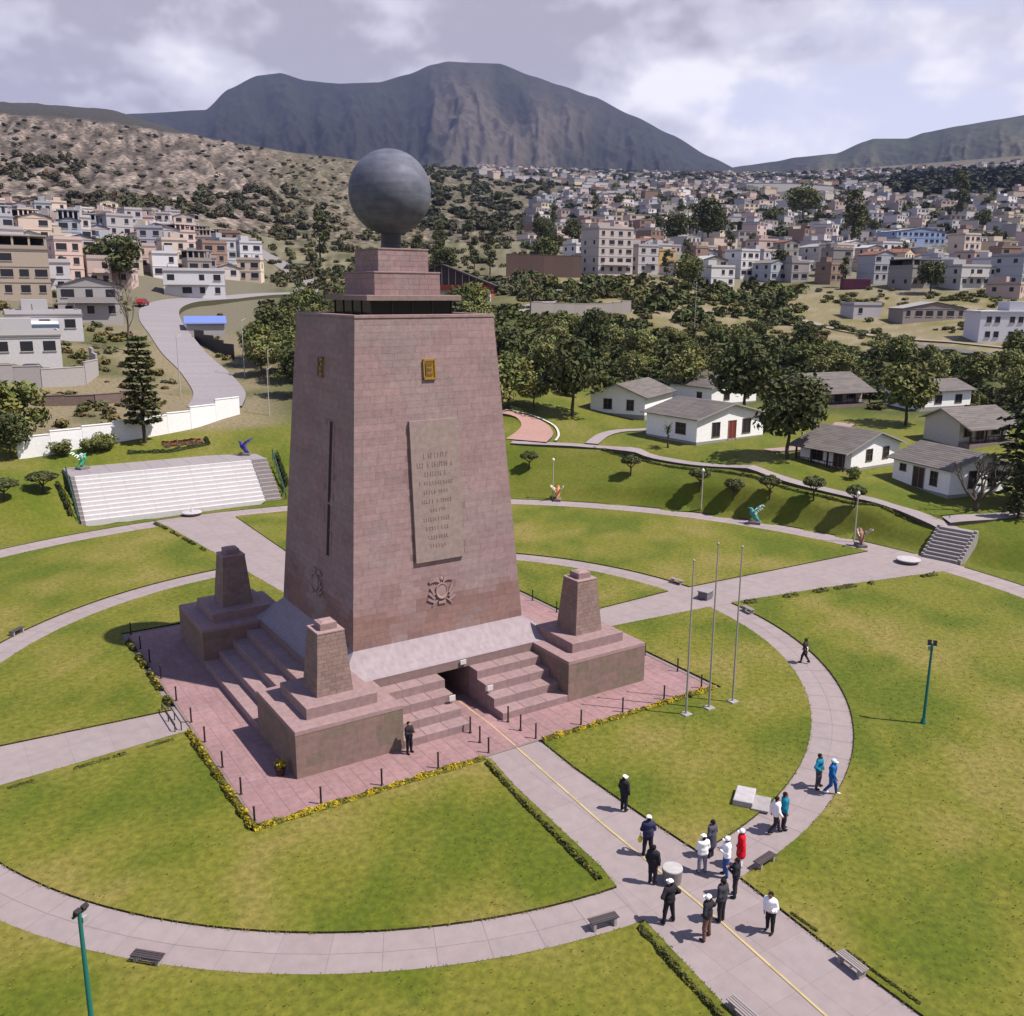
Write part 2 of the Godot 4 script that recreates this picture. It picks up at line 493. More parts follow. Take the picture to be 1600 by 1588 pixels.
func make_land() -> void:
	var az := PackedFloat32Array()
	var k := -150.0
	while k < 210.0:
		az.append(k)
		k += 0.3 if k > -7.0 and k < 72.0 else 6.0
	var ds := PackedFloat32Array([2.0, 12.0, 24.0])
	var d := 34.0
	while d < 3400.0:
		ds.append(d)
		d *= 1.018
	var n := az.size()
	var v := PackedVector3Array()
	var c := PackedColorArray()
	var near_ := PackedInt32Array()
	var far_ := PackedInt32Array()
	for j in ds.size():
		for i in n:
			var b := deg_to_rad(az[i])
			var x := SURVEY.x + sin(b) * ds[j]
			var z := SURVEY.y - cos(b) * ds[j]
			var r := Vector2(x, z).distance_to(PLAZA_MID)
			var y := land(x, z) - (0.12 if r < 48.0 else 0.45 if r < 56.5 else 0.0)
			v.append(Vector3(x, y, z))
			c.append(land_colour(x, z))
	var nn := PackedVector3Array()
	nn.resize(v.size())
	for j in ds.size():
		for i in n:
			var e := v[j * n + (i + 1) % n] - v[j * n + (i + n - 1) % n]
			var f := v[mini(j + 1, ds.size() - 1) * n + i] - v[maxi(j - 1, 0) * n + i]
			nn[j * n + i] = f.cross(e).normalized() if f.cross(e).y > 0.0 else e.cross(f).normalized()
	for j in ds.size() - 1:
		for i in n:
			var q := (i + 1) % n
			var ids := [j * n + i, (j + 1) * n + q, j * n + q, j * n + i, (j + 1) * n + i, (j + 1) * n + q]
			if ds[j] < 430.0: near_.append_array(PackedInt32Array(ids))
			else: far_.append_array(PackedInt32Array(ids))
	var m := ArrayMesh.new()
	for ids in [near_, far_]:
		var a := []
		a.resize(Mesh.ARRAY_MAX)
		a[Mesh.ARRAY_VERTEX] = v
		a[Mesh.ARRAY_NORMAL] = nn
		a[Mesh.ARRAY_COLOR] = c
		a[Mesh.ARRAY_INDEX] = ids
		m.add_surface_from_arrays(Mesh.PRIMITIVE_TRIANGLES, a)
	var o := MeshInstance3D.new()
	o.name = "terrain"
	o.mesh = m
	o.set_surface_override_material(0, M["land"])
	o.set_surface_override_material(1, M["far_land"])
	add_child(o)
	tag(o, "grassy and dry sloping ground rising to the far hills", "", "", "structure")


# a far range: its crest stands `far_` metres off at the surveyed tangents
func make_range(called: String, label: String, crest: Array, near_: float, far_: float, base: float, wood: Color, scar: Color, scar_az: Vector2, seed_: int) -> void:
	var f := FastNoiseLite.new()
	f.seed = seed_
	f.noise_type = FastNoiseLite.TYPE_SIMPLEX
	f.frequency = 0.011
	f.fractal_type = FastNoiseLite.FRACTAL_RIDGED
	f.fractal_octaves = 4
	var g := FastNoiseLite.new()
	g.seed = seed_ + 1
	g.frequency = 0.004
	g.fractal_octaves = 4
	var a0: float = crest[0]
	var a1: float = crest[crest.size() - 2]
	var nx := 420
	var ny := 110
	var v := PackedVector3Array()
	var c := PackedColorArray()
	for j in ny + 1:
		var t := float(j) / ny * 1.35
		var d := lerpf(near_, far_, t)
		for i in nx + 1:
			var az := lerpf(a0, a1, float(i) / nx)
			var tangent := 0.0
			for k in range(2, crest.size(), 2):
				if az <= crest[k]:
					var s: float = smoothstep(0.0, 1.0, (az - crest[k - 2]) / (crest[k] - crest[k - 2])) * 0.35 + 0.65 * (az - crest[k - 2]) / (crest[k] - crest[k - 2])
					tangent = lerpf(crest[k - 1], crest[k + 1], s)
					break
			if i == nx: tangent = crest[crest.size() - 1]
			var top := 22.3 + tangent * far_
			var spur := f.get_noise_2d(az * 14.0 + 20.0 * g.get_noise_2d(az * 20.0, d * 0.08), d * 0.012)
			var s2 := clampf(t, 0.0, 1.0)
			var rise := pow(s2, 1.25) * 0.75 + s2 * 0.25
			var h := lerpf(base, top, rise)
			if t > 1.0:
				h = top - (t - 1.0) * (top - base) * 1.6
			var tame := clampf((top - base) / 800.0, 0.0, 1.0)
			h += spur * (top - base) * 0.10 * sin(PI * clampf(t, 0.0, 1.0)) + tame * (g.get_noise_2d(az * 60.0, d * 0.3) * 14.0 + f.get_noise_2d(az * 40.0, d * 0.22) * 26.0) * (1.0 - absf(2.0 * s2 - 1.0))
			var b := deg_to_rad(az)
			v.append(Vector3(SURVEY.x + sin(b) * d, h, SURVEY.y - cos(b) * d))
			var bare := smoothstep(scar_az.x, scar_az.x + 7.0, az) * (1.0 - smoothstep(scar_az.y - 6.0, scar_az.y, az)) * smoothstep(-0.35, 0.5, spur + 0.8 * g.get_noise_2d(az * 25.0 + 100.0, d * 0.1)) * (1.0 - 0.7 * smoothstep(0.55, 0.95, s2))
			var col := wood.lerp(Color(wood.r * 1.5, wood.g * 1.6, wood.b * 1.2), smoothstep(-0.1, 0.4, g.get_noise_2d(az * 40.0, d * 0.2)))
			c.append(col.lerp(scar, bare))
	var st := SurfaceTool.new()
	st.begin(Mesh.PRIMITIVE_TRIANGLES)
	st.set_smooth_group(0)
	for i in v.size():
		st.set_color(c[i])
		st.add_vertex(v[i])
	for j in ny:
		for i in nx:
			var p := j * (nx + 1) + i
			for q in [p, p + nx + 1, p + 1, p + 1, p + nx + 1, p + nx + 2]:
				st.add_index(q)
	st.generate_normals()
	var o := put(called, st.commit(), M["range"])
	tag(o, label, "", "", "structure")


func circle(mid: Vector2, r: float, n := 144) -> PackedVector2Array:
	var p := PackedVector2Array()
	for i in n:
		p.append(mid + Vector2(cos(TAU * i / n), sin(TAU * i / n)) * r)
	return p


func sheet(g: Geo, poly: PackedVector2Array, y: float, col: Color) -> void:
	var ids := Geometry2D.triangulate_polygon(poly)
	for k in range(0, ids.size(), 3):
		var a := poly[ids[k]]
		var b := poly[ids[k + 1]]
		var d := poly[ids[k + 2]]
		if (b - a).cross(d - a) > 0.0:
			var e := b
			b = d
			d = e
		g.tri(Vector3(a.x, y, a.y), Vector3(b.x, y, b.y), Vector3(d.x, y, d.y), col)


func annulus(g: Geo, mid: Vector2, r0: float, r1: float, y: float, col: Color) -> void:
	var n := int(TAU * r1 / 1.9)
	for i in n:
		var a := TAU * i / n
		var b := TAU * (i + 1) / n - 0.02 / r1
		var u := Vector3(cos(a), 0, sin(a))
		var w := Vector3(cos(b), 0, sin(b))
		var o := Vector3(mid.x, y, mid.y)
		var m := (r0 + r1) / 2.0
		g.quad(o + u * r0, o + w * r0, o + w * (m - 0.01), o + u * (m - 0.01), vary(col, 0.035))
		g.quad(o + u * (m + 0.01), o + w * (m + 0.01), o + w * r1, o + u * r1, vary(col, 0.035))


const FRONT_LEFT := [-1.87, 13.2, -2.36, 16.5, -2.88, 23.6, -3.54, 26.9, -4.14, 31.7, -5.6, 47.0]
const FRONT_RIGHT := [1.23, 13.2, 1.01, 16.6, 1.0, 21.4, 1.1, 24.0, 1.3, 27.1, 0.95, 32.0, 0.8, 37.0, 0.7, 48.0]


func pairs(a: Array) -> PackedVector2Array:
	var p := PackedVector2Array()
	for i in range(0, a.size(), 2):
		p.append(Vector2(a[i], a[i + 1]))
	return p


# one lawn: the area between two circles and two path edges, as turf 9 cm thick with a soil edge
func make_lawn(label: String, poly: PackedVector2Array, y := 0.09) -> void:
	var g := Geo.new()
	var cell := 1.5
	var lo := poly[0]
	var hi := poly[0]
	for p in poly:
		lo = lo.min(p)
		hi = hi.max(p)
	var x := floorf(lo.x / cell) * cell
	while x < hi.x:
		var z := floorf(lo.y / cell) * cell
		while z < hi.y:
			for part in Geometry2D.intersect_polygons(poly, PackedVector2Array([Vector2(x, z), Vector2(x + cell, z), Vector2(x + cell, z + cell), Vector2(x, z + cell)])):
				var ids := Geometry2D.triangulate_polygon(part)
				for k in range(0, ids.size(), 3):
					var q: Array[Vector2] = [part[ids[k]], part[ids[k + 1]], part[ids[k + 2]]]
					if (q[1] - q[0]).cross(q[2] - q[0]) > 0.0:
						q.reverse()
					for e in [q[0], q[2], q[1]]:
						g.v.append(Vector3(e.x, y + 0.02 * ripple.get_noise_2d(e.x * 4.0, e.y * 4.0), e.y))
						g.n.append(Vector3.UP)
						g.c.append(lawn_colour(e.x, e.y))
			z += cell
		x += cell
	for i in poly.size():
		var a := poly[i]
		var b := poly[(i + 1) % poly.size()]
		g.quad(Vector3(a.x, -0.1, a.y), Vector3(b.x, -0.1, b.y), Vector3(b.x, y + 0.005, b.y), Vector3(a.x, y + 0.005, a.y), vary(Color(0.045, 0.036, 0.018), 0.3))
	structure("lawn", g, M["lawn"], label)
	lawns.append(poly)


var lawns: Array[PackedVector2Array] = []


func make_bank() -> void:
	var v := PackedVector3Array()
	var c := PackedColorArray()
	var radii := []
	for k in 26: radii.append(48.15 + 0.4 * k)
	var n := 360
	for r in radii:
		for i in n + 1:
			var a := TAU * i / n
			var x: float = PLAZA_MID.x + cos(a) * r
			var z: float = PLAZA_MID.y + sin(a) * r
			v.append(Vector3(x, land(x, z) + 0.05 - 0.4 * smoothstep(57.2, 58.2, r), z))
			c.append(lawn_colour(x, z).lerp(Color(0.100, 0.120, 0.011), 0.55))
	var st := SurfaceTool.new()
	st.begin(Mesh.PRIMITIVE_TRIANGLES)
	st.set_smooth_group(0)
	for i in v.size():
		st.set_color(c[i])
		st.add_vertex(v[i])
	for j in radii.size() - 1:
		for i in n:
			var p := j * (n + 1) + i
			for q in [p, p + 1, p + n + 1, p + 1, p + n + 2, p + n + 1]:
				st.add_index(q)
	st.generate_normals()
	var o := put("grass_bank", st.commit(), M["lawn"])
	tag(o, "sloping grass bank around the outer path of the park", "", "", "structure")


func make_plaza() -> void:
	var grey := Color(0.252, 0.210, 0.214)
	var g := Geo.new()
	annulus(g, PLAZA_MID, 45.35, 48.3, 0.0, grey * 1.06)
	sheet(g, circle(PLAZA_MID, 48.3), -0.02, grey * 0.8)
	structure("outer_path", g, M["path"], "pale grey path circling the whole park below the grass bank")
	g = Geo.new()
	annulus(g, RING_MID, 24.07, 26.2, 0.004, grey)
	for e in [circle(RING_MID, 26.2)]: sheet(g, e, -0.004, grey * 0.82)
	structure("ring_path", g, M["path"], "pale grey ring path around the monument lawns")
	var fl := pairs(FRONT_LEFT)
	var fr := pairs(FRONT_RIGHT)
	var front := fl.duplicate()
	var back := fr.duplicate()
	back.reverse()
	front.append_array(back)
	var left := pairs([-13.2, -0.12, -21.9, -0.5, -45.0, -1.6, -45.0, 6.6, -22.3, 3.85, -13.2, 2.85])
	var right := pairs([13.2, -0.7, 23.2, -1.2, 29.5, -0.95, 47.0, -0.2, 47.0, 7.2, 34.5, 4.75, 26.1, 3.4, 13.2, 2.4])
	var rear := pairs([-1.4, -13.2, -3.0, -30.1, -4.65, -46.0, 2.6, -46.0, 2.45, -27.4, 1.6, -13.2])
	var names := [["front_path", front, "wide grey front path with a yellow line leading to the monument"], ["side_path", left, "grey path running left from the platform"], ["side_path", right, "grey path running right from the platform to the small steps"], ["rear_path", rear, "grey path from the white tiers to the back of the platform"]]
	var y := 0.008
	for e in names:
		g = Geo.new()
		# cut into short cross strips, so that the tone of the paving varies along it
		var poly: PackedVector2Array = e[1]
		sheet(g, poly, y - 0.003, grey * 0.84)
		var along: bool = e[0] != "side_path"
		for i in range(-26, 26):
			for j in range(-26, 26):
				var c0 := Vector2(i * 1.9, j * 1.9) + (Vector2(-0.95 if along else 0.0, 0.0 if along else 1.2))
				for part in Geometry2D.intersect_polygons(poly, PackedVector2Array([c0, c0 + Vector2(1.88, 0), c0 + Vector2(1.88, 1.88), c0 + Vector2(0, 1.88)])):
					if polygon_area(part) > 0.02: sheet(g, part, y, vary(grey, 0.035))
		structure(e[0], g, M["path"], e[2])
		y += 0.004
	# the lawns between the paths
	var hole := PackedVector2Array([Vector2(-13.75, -13.75), Vector2(13.75, -13.75), Vector2(13.75, 13.75), Vector2(-13.75, 13.75)])
	var paths := [front, left, right, rear]
	var where := ["behind the tower on the left", "behind the tower on the right", "in front on the right with the flagpoles", "in front on the left"]
	for ring in 2:
		var quarter := 0
		for sx in [-1, 1]:
			for sz in [-1, 1]:
				var box := PackedVector2Array([Vector2(0, 0), Vector2(60 * sx, 0), Vector2(60 * sx, 60 * sz), Vector2(0, 60 * sz)])
				var area: Array = [circle(RING_MID, 24.07)] if ring == 0 else [circle(PLAZA_MID, 45.35)]
				area = Geometry2D.intersect_polygons(area[0], box)
				var cuts := [hole] + paths if ring == 0 else [circle(RING_MID, 26.2)] + paths
				var parts: Array = area
				for cut in cuts:
					var next := []
					for p in parts:
						for q in Geometry2D.clip_polygons(p, cut):
							next.append(q)
					parts = next
				var best := PackedVector2Array()
				for p in parts:
					if polygon_area(p) > polygon_area(best): best = p
				var name_: String = ["behind the tower on its left", "in front of the tower on its left", "behind the tower on its right", "in front of the tower on its right, with the flagpoles"][quarter]
				make_lawn(("inner lawn of short grass " if ring == 0 else "outer lawn of short grass ") + name_.replace(", with the flagpoles", ", with the flagpoles" if ring == 0 else ", with the green lamp"), best)
				quarter += 1


func polygon_area(p: PackedVector2Array) -> float:
	var a := 0.0
	for i in p.size():
		a += p[i].cross(p[(i + 1) % p.size()])
	return absf(a) / 2.0


# a strip of ground that follows the land: a list of x, z, half width
func strip(called: String, label: String, way: Array, m: Material, col: Color, lift: float, kind := "structure", step := 1.2) -> MeshInstance3D:
	var curve := Curve3D.new()
	var widths := []
	for i in range(0, way.size(), 3):
		var p := Vector3(way[i], 0, way[i + 1])
		var before := Vector3(way[maxi(i - 3, 0)], 0, way[maxi(i - 3, 0) + 1])
		var after := Vector3(way[mini(i + 3, way.size() - 3)], 0, way[mini(i + 3, way.size() - 3) + 1])
		var t := (after - before) / 6.0
		curve.add_point(p, -t, t)
		widths.append([curve.get_baked_length() if curve.point_count > 1 else 0.0, way[i + 2]])
	var g := Geo.new()
	var total := curve.get_baked_length()
	var n := int(ceil(total / step))
	var prev: Array[Vector3] = []
	for k in n + 1:
		var s := total * k / n
		var p := curve.sample_baked(s, true)
		var q := curve.sample_baked(minf(s + 0.3, total), true) - curve.sample_baked(maxf(s - 0.3, 0), true)
		var side := Vector3(-q.z, 0, q.x).normalized()
		var w: float = widths[widths.size() - 1][1]
		for e in widths.size() - 1:
			if s <= widths[e + 1][0]:
				w = lerpf(widths[e][1], widths[e + 1][1], (s - widths[e][0]) / maxf(widths[e + 1][0] - widths[e][0], 0.01))
				break
		var row: Array[Vector3] = []
		for u in [-1.0, -0.33, 0.33, 1.0]:
			var r: Vector3 = p + side * (w * u)
			row.append(r)
		var top := 0.0
		for r in row: top = maxf(top, land(r.x, r.z))
		for i in 4:
			row[i].y = lerpf(land(row[i].x, row[i].z), top, 0.7) + lift
		if prev.size():
			var kcol := vary(col, 0.04)
			for i in 3:
				g.quad(prev[i], prev[i + 1], row[i + 1], row[i], kcol)
			for i in [0, 3]:
				g.quad(prev[i], row[i], row[i] - Vector3.UP * 1.5, prev[i] - Vector3.UP * 1.5, Color(0.06, 0.06, 0.035))
		prev = row
	var o := put(called, g.mesh(), m)
	tag(o, label, "", "", kind)
	return o


# ---------- the monument ----------

const SHAFT_FOOT := 3.52
const SHAFT_TOP := 20.9


func shaft_half(y: float) -> float:
	return lerpf(5.39, 4.16, (y - SHAFT_FOOT) / (SHAFT_TOP - SHAFT_FOOT))


# courses of stone blocks, each with its own faces, standing proud of a four-sided core. f0 and f1 are half widths at the foot and the top.
func courses(g: Geo, mid: Vector3, f0: float, f1: float, y0: float, y1: float, course: float, long_: Vector2, joint: float, proud: float, tone: int, holes := []) -> void:
	var rows := int(round((y1 - y0) / course))
	for side in 4:
		var basis := Basis(Vector3.UP, PI / 2 * side)
		for k in rows:
			var a := y0 + (y1 - y0) * k / rows
			var b := y0 + (y1 - y0) * (k + 1) / rows
			var wa := lerpf(f0, f1, (a - y0) / (y1 - y0))
			var wb := lerpf(f0, f1, (b - y0) / (y1 - y0))
			var u := -1.0
			var first := true
			while u < 0.9999:
				var len_ := rng.randf_range(long_.x, long_.y) * (0.5 if first and k % 2 else 1.0)
				first = false
				var w := u + len_ / wa
				if w > 1.0 - long_.x * 0.5 / wa: w = 1.0
				var cx := (u + w) / 2.0 * wa
				var skip := false
				for h in holes:
					var hr: Rect2 = h
					if (side == 0) == (hr.size.x > 1.0) and hr.has_point(Vector2(cx, (a + b) / 2)): skip = true
				if not skip:
					var j := joint / 2.0
					var ul := u * wa + (j if u > -1.0 else -proud)
					var ur := w * wa - (j if w < 1.0 else -proud)
					var tl := u * wb + (j if u > -1.0 else -proud)
					var tr := w * wb - (j if w < 1.0 else -proud)
					var p := proud * rng.randf_range(0.75, 1.0)
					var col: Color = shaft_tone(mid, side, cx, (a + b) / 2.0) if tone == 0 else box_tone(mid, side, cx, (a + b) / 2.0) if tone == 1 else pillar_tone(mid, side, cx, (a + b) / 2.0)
					var q := [Vector3(ul, a + j, wa + p), Vector3(ur, a + j, wa + p), Vector3(tr, b - j, wb + p), Vector3(tl, b - j, wb + p)]
					var r := [Vector3(ul, a + j, wa - 0.01), Vector3(ur, a + j, wa - 0.01), Vector3(tr, b - j, wb - 0.01), Vector3(tl, b - j, wb - 0.01)]
					for i in 4:
						q[i] = mid + basis * q[i]
						r[i] = mid + basis * r[i]
					g.quad(q[0], q[1], q[2], q[3], col)
					for i in 4:
						var n := (i + 1) % 4
						g.quad(r[i], r[n], q[n], q[i], col)
				u = w


func shaft_tone(_mid: Vector3, side: int, x: float, y: float) -> Color:
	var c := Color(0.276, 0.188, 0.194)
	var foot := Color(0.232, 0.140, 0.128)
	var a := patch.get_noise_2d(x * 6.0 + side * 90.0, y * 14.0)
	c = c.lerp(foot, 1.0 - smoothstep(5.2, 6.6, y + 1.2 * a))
	c = c.lerp(Color(0.262, 0.198, 0.200), 0.8 * smoothstep(0.0, 0.3, patch.get_noise_2d(x * 4.0 + 300.0 + side * 50.0, y * 4.0)))
	return vary(c * (1.0 + 0.20 * a), 0.024, 0.012)


func box_tone(mid: Vector3, side: int, x: float, y: float) -> Color:
	var a := patch.get_noise_2d(x * 12.0 + side * 77.0 + mid.x * 20.0, y * 5.0 + mid.z * 20.0)
	return vary(Color(0.225, 0.153, 0.137).lerp(Color(0.185, 0.143, 0.115), smoothstep(-0.1, 0.3, a)), 0.02, 0.015)


func pillar_tone(mid: Vector3, side: int, x: float, y: float) -> Color:
	var a := patch.get_noise_2d(x * 20.0 + side * 31.0 + mid.x * 9.0, y * 12.0)
	return vary(Color(0.235, 0.165, 0.150) * (1.0 + 0.2 * a), 0.07, 0.03)


func make_monument() -> void:
	var t := thing("monument", "tall tapering pink stone monument topped by a grey metal globe", "monument")
	var stone: Material = M["stone"]
	var mortar := Color(0.215, 0.147, 0.142)
	var top_col := Color(0.275, 0.188, 0.192)
	# body of the base, with the entrance cut into its front
	var g := Geo.new()
	g.box(Vector3(0, 2.17, 0), Vector3(14.14, 0.46, 14.14), mortar)
	g.box(Vector3(-4.165, 0.97, 0), Vector3(5.81, 1.94, 14.13), mortar)
	g.box(Vector3(3.92, 0.97, 0), Vector3(6.3, 1.94, 14.13), mortar)
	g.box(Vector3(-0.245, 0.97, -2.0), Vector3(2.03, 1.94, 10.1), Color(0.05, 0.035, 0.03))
	put("base", g.mesh(), stone, t)
	# curved skirt between the tower and the edge of the steps
	g = Geo.new()
	var n := 12
	for k in n:
		var u := float(k) / n
		var w := float(k + 1) / n
		var ra := lerpf(5.36, 7.07, u)
		var rb := lerpf(5.36, 7.07, w)
		var ya := 2.425 + 1.12 * pow(1.0 - u, 1.7)
		var yb := 2.425 + 1.12 * pow(1.0 - w, 1.7)
		for side in 4:
			var b := Basis(Vector3.UP, PI / 2 * side)
			for i in 14:
				var p := -1.0 + 2.0 * i / 14
				var q := -1.0 + 2.0 * (i + 1) / 14
				g.quad(b * Vector3(rb * p, yb, rb), b * Vector3(rb * q, yb, rb), b * Vector3(ra * q, ya, ra), b * Vector3(ra * p, ya, ra), vary(Color(0.292, 0.246, 0.272), 0.03))
	put("skirt", g.mesh(), stone, t)
	# steps
	var tread := 0.885
	for side in 4:
		var b := Basis(Vector3.UP, PI / 2 * side)
		for k in range(1, 5):
			var h := 2.42 - 0.484 * k
			var z0 := 7.07 + tread * (k - 1) - 0.02
			var z1 := 7.07 + tread * k - (0.012 if k == 4 else 0.0)
			var spans := [[-5.05, -1.26], [0.77, 5.05]] if side == 0 else [[-5.05, 5.05]]
			for sp in spans:
				g = Geo.new()
				var wide: float = sp[1] - sp[0]
				var cells := int(round(wide / 1.25))
				for i in cells:
					var xm: float = sp[0] + wide * (i + 0.5) / cells
					g.block(b * Vector3(xm, h / 2, (z0 + z1) / 2), (Vector3(wide / cells - 0.008, h, z1 - z0)), 0.02, vary(top_col, 0.06, 0.02), b)
				put("step", g.mesh(), stone, t)
	# corner pedestals with small obelisks
	for s in [Vector2(-1, 1), Vector2(1, 1), Vector2(-1, -1), Vector2(1, -1)]:
		var m := Vector3(s.x * 7.835, 0, s.y * 7.835)
		g = Geo.new()
		g.frustum(m, 5.50, 5.50, 5.50, 5.50, 2.30, mortar)
		g.frustum(m + Vector3(0, 2.24, 0), 5.55, 5.55, 5.51, 5.51, 0.185, top_col)
		var ped := put("pedestal", g.mesh(), stone, t)
		g = Geo.new()
		courses(g, m, 2.75, 2.75, 0.0, 2.24, 0.56, Vector2(0.8, 1.2), 0.005, 0.012, 1)
		tag(put("stone_facing", g.mesh(), stone, ped), "", "", "", "stuff")
		g = Geo.new()
		g.block(m + Vector3(0, 2.425 + 0.285, 0), Vector3(3.66, 0.57, 3.66), 0.025, top_col * 0.97)
		put("slab", g.mesh(), stone, ped)
		g = Geo.new()
		g.frustum(m + Vector3(0, 2.99, 0), 1.86, 1.86, 1.34, 1.34, 3.10, mortar * 1.15)
		courses(g, m, 0.93, 0.67, 2.99, 6.09, 0.21, Vector2(0.35, 0.6), 0.012, 0.02, 2)
		g.block(m + Vector3(0, 6.13, 0), Vector3(1.42, 0.08, 1.42), 0.015, top_col * 1.15)
		put("obelisk", g.mesh(), stone, ped)
		g = Geo.new()
		g.block(m + Vector3(0, 6.17 + 0.17, 0), Vector3(0.86, 0.34, 0.86), 0.02, top_col)
		g.frustum(m + Vector3(0, 6.51, 0), 0.7, 0.7, 0.5, 0.5, 0.06, top_col * 1.1)
		put("cap", g.mesh(), stone, ped)
	# shaft
	g = Geo.new()
	g.frustum(Vector3(0, 2.42, 0), 2 * shaft_half(2.42), 2 * shaft_half(2.42), 8.32, 8.32, SHAFT_TOP - 2.42, mortar)
	var shaft := put("shaft", g.mesh(), stone, t)
	g = Geo.new()
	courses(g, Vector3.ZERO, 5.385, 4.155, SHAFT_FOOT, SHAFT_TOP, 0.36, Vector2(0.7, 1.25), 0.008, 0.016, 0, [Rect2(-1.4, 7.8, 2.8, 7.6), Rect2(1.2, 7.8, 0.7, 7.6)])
	tag(put("stone_facing", g.mesh(), stone, shaft), "", "", "", "stuff")
	# parapet ring round the gallery
	g = Geo.new()
	for side in 4:
		var b := Basis(Vector3.UP, PI / 2 * side)
		for i in 6:
			g.block(b * Vector3(-4.19 + 8.38 * (i + 0.5) / 6, 20.99, 4.0), Vector3(8.38 / 6 - 0.006, 0.16, 0.42) , 0.02, vary(top_col, 0.05), b)
	put("parapet", g.mesh(), stone, t)
	# a raised panel on the front and a tall narrow slit with painted-in shade on each other face
	for side in 4:
		var b := Basis(Vector3.UP, PI / 2 * side)
		g = Geo.new()
		if side > 0:
			var lean := b * Basis(Vector3.RIGHT, -0.0707)
			var mid_y := 11.6
			for e in [[1.21, 0.28], [1.885, 0.25]]:
				for k in 8:
					var yy := 7.85 + 0.9375 * (k + 0.5)
					g.box(b * Vector3(e[0], yy, shaft_half(yy) - 0.08), Vector3(e[1], 0.93, 0.2), shaft_tone(Vector3.ZERO, side, e[0], yy), lean)
			put("slit_jamb", g.mesh(), stone, t)
			g = Geo.new()
			g.box(b * Vector3(1.555, mid_y, shaft_half(mid_y) - 0.05), Vector3(0.42, 7.5, 0.12), Color(0.03, 0.02, 0.02), lean)  # near-black strip stands for the shade inside a slot, no recess is cut
			put("slit", g.mesh(), stone, t)
			make_face_marks(t, b, side, mortar)
			continue
		var y0 := 7.75
		var y1 := 15.5
		var za := shaft_half(y0)
		var zb := shaft_half(y1)
		var out := 0.17
		var rows := 16
		for k in rows:
			var ka := y0 + (y1 - y0) * k / rows
			var kb := y0 + (y1 - y0) * (k + 1) / rows
			var da := lerpf(za, zb, float(k) / rows)
			var db := lerpf(za, zb, float(k + 1) / rows)
			for i in 3:
				var xa := -1.45 + 3.0 * i / 3
				var xb := xa + 1.0
				var col := vary(Color(0.262, 0.203, 0.192), 0.03, 0.02)
				var p := [Vector3(xa, ka, da + out), Vector3(xb, ka, da + out), Vector3(xb, kb, db + out), Vector3(xa, kb, db + out)]
				var q := [Vector3(xa, ka, da - 0.05), Vector3(xb, ka, da - 0.05), Vector3(xb, kb, db - 0.05), Vector3(xa, kb, db - 0.05)]
				for e in 4:
					p[e] = b * p[e]
					q[e] = b * q[e]
				g.quad(p[0], p[1], p[2], p[3], col)
				for e in 4:
					g.quad(q[e], q[(e + 1) % 4], p[(e + 1) % 4], p[e], col)
		var panel := put("inscription_panel", g.mesh(), stone, t)
		# worn raised lettering: rows of strokes too weathered to read
		g = Geo.new()
		var y := 13.6
		for row in 11:
			var wide: float = [1.5, 2.3, 1.4, 2.1, 1.6, 1.9, 0.9, 1.8, 1.5, 1.3, 1.1][row]
			var x := -wide / 2 + 0.05
			var hgt := 0.26 if row < 3 else 0.2
			while x < wide / 2:
				var zz := shaft_half(y) + out + 0.012
				var tilt := b * Basis(Vector3.RIGHT, -0.0707)
				g.box(b * Vector3(x, y, zz), Vector3(0.035, hgt, 0.02), Color(0.252, 0.193, 0.178), tilt)
				if rng.randf() < 0.75:
					g.box(b * Vector3(x + 0.05, y + [0.5, 0.0, -0.5][rng.randi() % 3] * (hgt - 0.04), zz), Vector3(0.07, 0.035, 0.018), Color(0.252, 0.193, 0.178), tilt)
				x += rng.randf_range(0.13, 0.19) + (0.12 if rng.randf() < 0.15 else 0.0)
			y -= 0.5
		put("lettering", g.mesh(), stone, panel)
		make_face_marks(t, b, side, mortar)
	# gallery, its roof slab and the stepped blocks under the globe
	g = Geo.new()
	g.box(Vector3(0, 21.33, 0), Vector3(4.9, 0.9, 4.9), Color(0.012, 0.013, 0.014))
	put("gallery_glazing", g.mesh(), M["glass"], t)
	for i in 4:
		for e in [Vector3(-2.45 + 4.9 * i / 4, 21.33, 2.45), Vector3(2.45 - 4.9 * i / 4, 21.33, -2.45), Vector3(2.45, 21.33, 2.45 - 4.9 * i / 4), Vector3(-2.45, 21.33, -2.45 + 4.9 * i / 4)]:
			g = Geo.new()
			g.box(e, Vector3(0.09, 0.89, 0.09), Color(0.03, 0.028, 0.027))
			put("gallery_post", g.mesh(), M["metal"], t)
	g = Geo.new()
	g.block(Vector3(0, 21.915, 0), Vector3(5.72, 0.28, 5.72), 0.03, Color(0.225, 0.165, 0.155))
	g.box(Vector3(0, 22.06, 0), Vector3(5.5, 0.02, 5.5), Color(0.26, 0.125, 0.098))
	put("roof_slab", g.mesh(), stone, t)
	var y2 := 22.06
	for e in [[2.0, 1.24], [1.53, 1.24]]:
		g = Geo.new()
		g.frustum(Vector3(0, y2, 0), 2 * e[0] - 0.04, 2 * e[0] - 0.04, 2 * e[0] - 0.06, 2 * e[0] - 0.06, e[1], mortar)
		courses(g, Vector3.ZERO, e[0] - 0.02, e[0] - 0.03, y2, y2 + e[1] - 0.08, 0.29, Vector2(0.5, 0.9), 0.01, 0.02, 0)
		g.block(Vector3(0, y2 + e[1] - 0.035, 0), Vector3(2 * e[0] + 0.04, 0.08, 2 * e[0] + 0.04), 0.02, Color(0.255, 0.180, 0.180))
		put("upper_block", g.mesh(), stone, t)
		y2 += e[1]
	g = Geo.new()
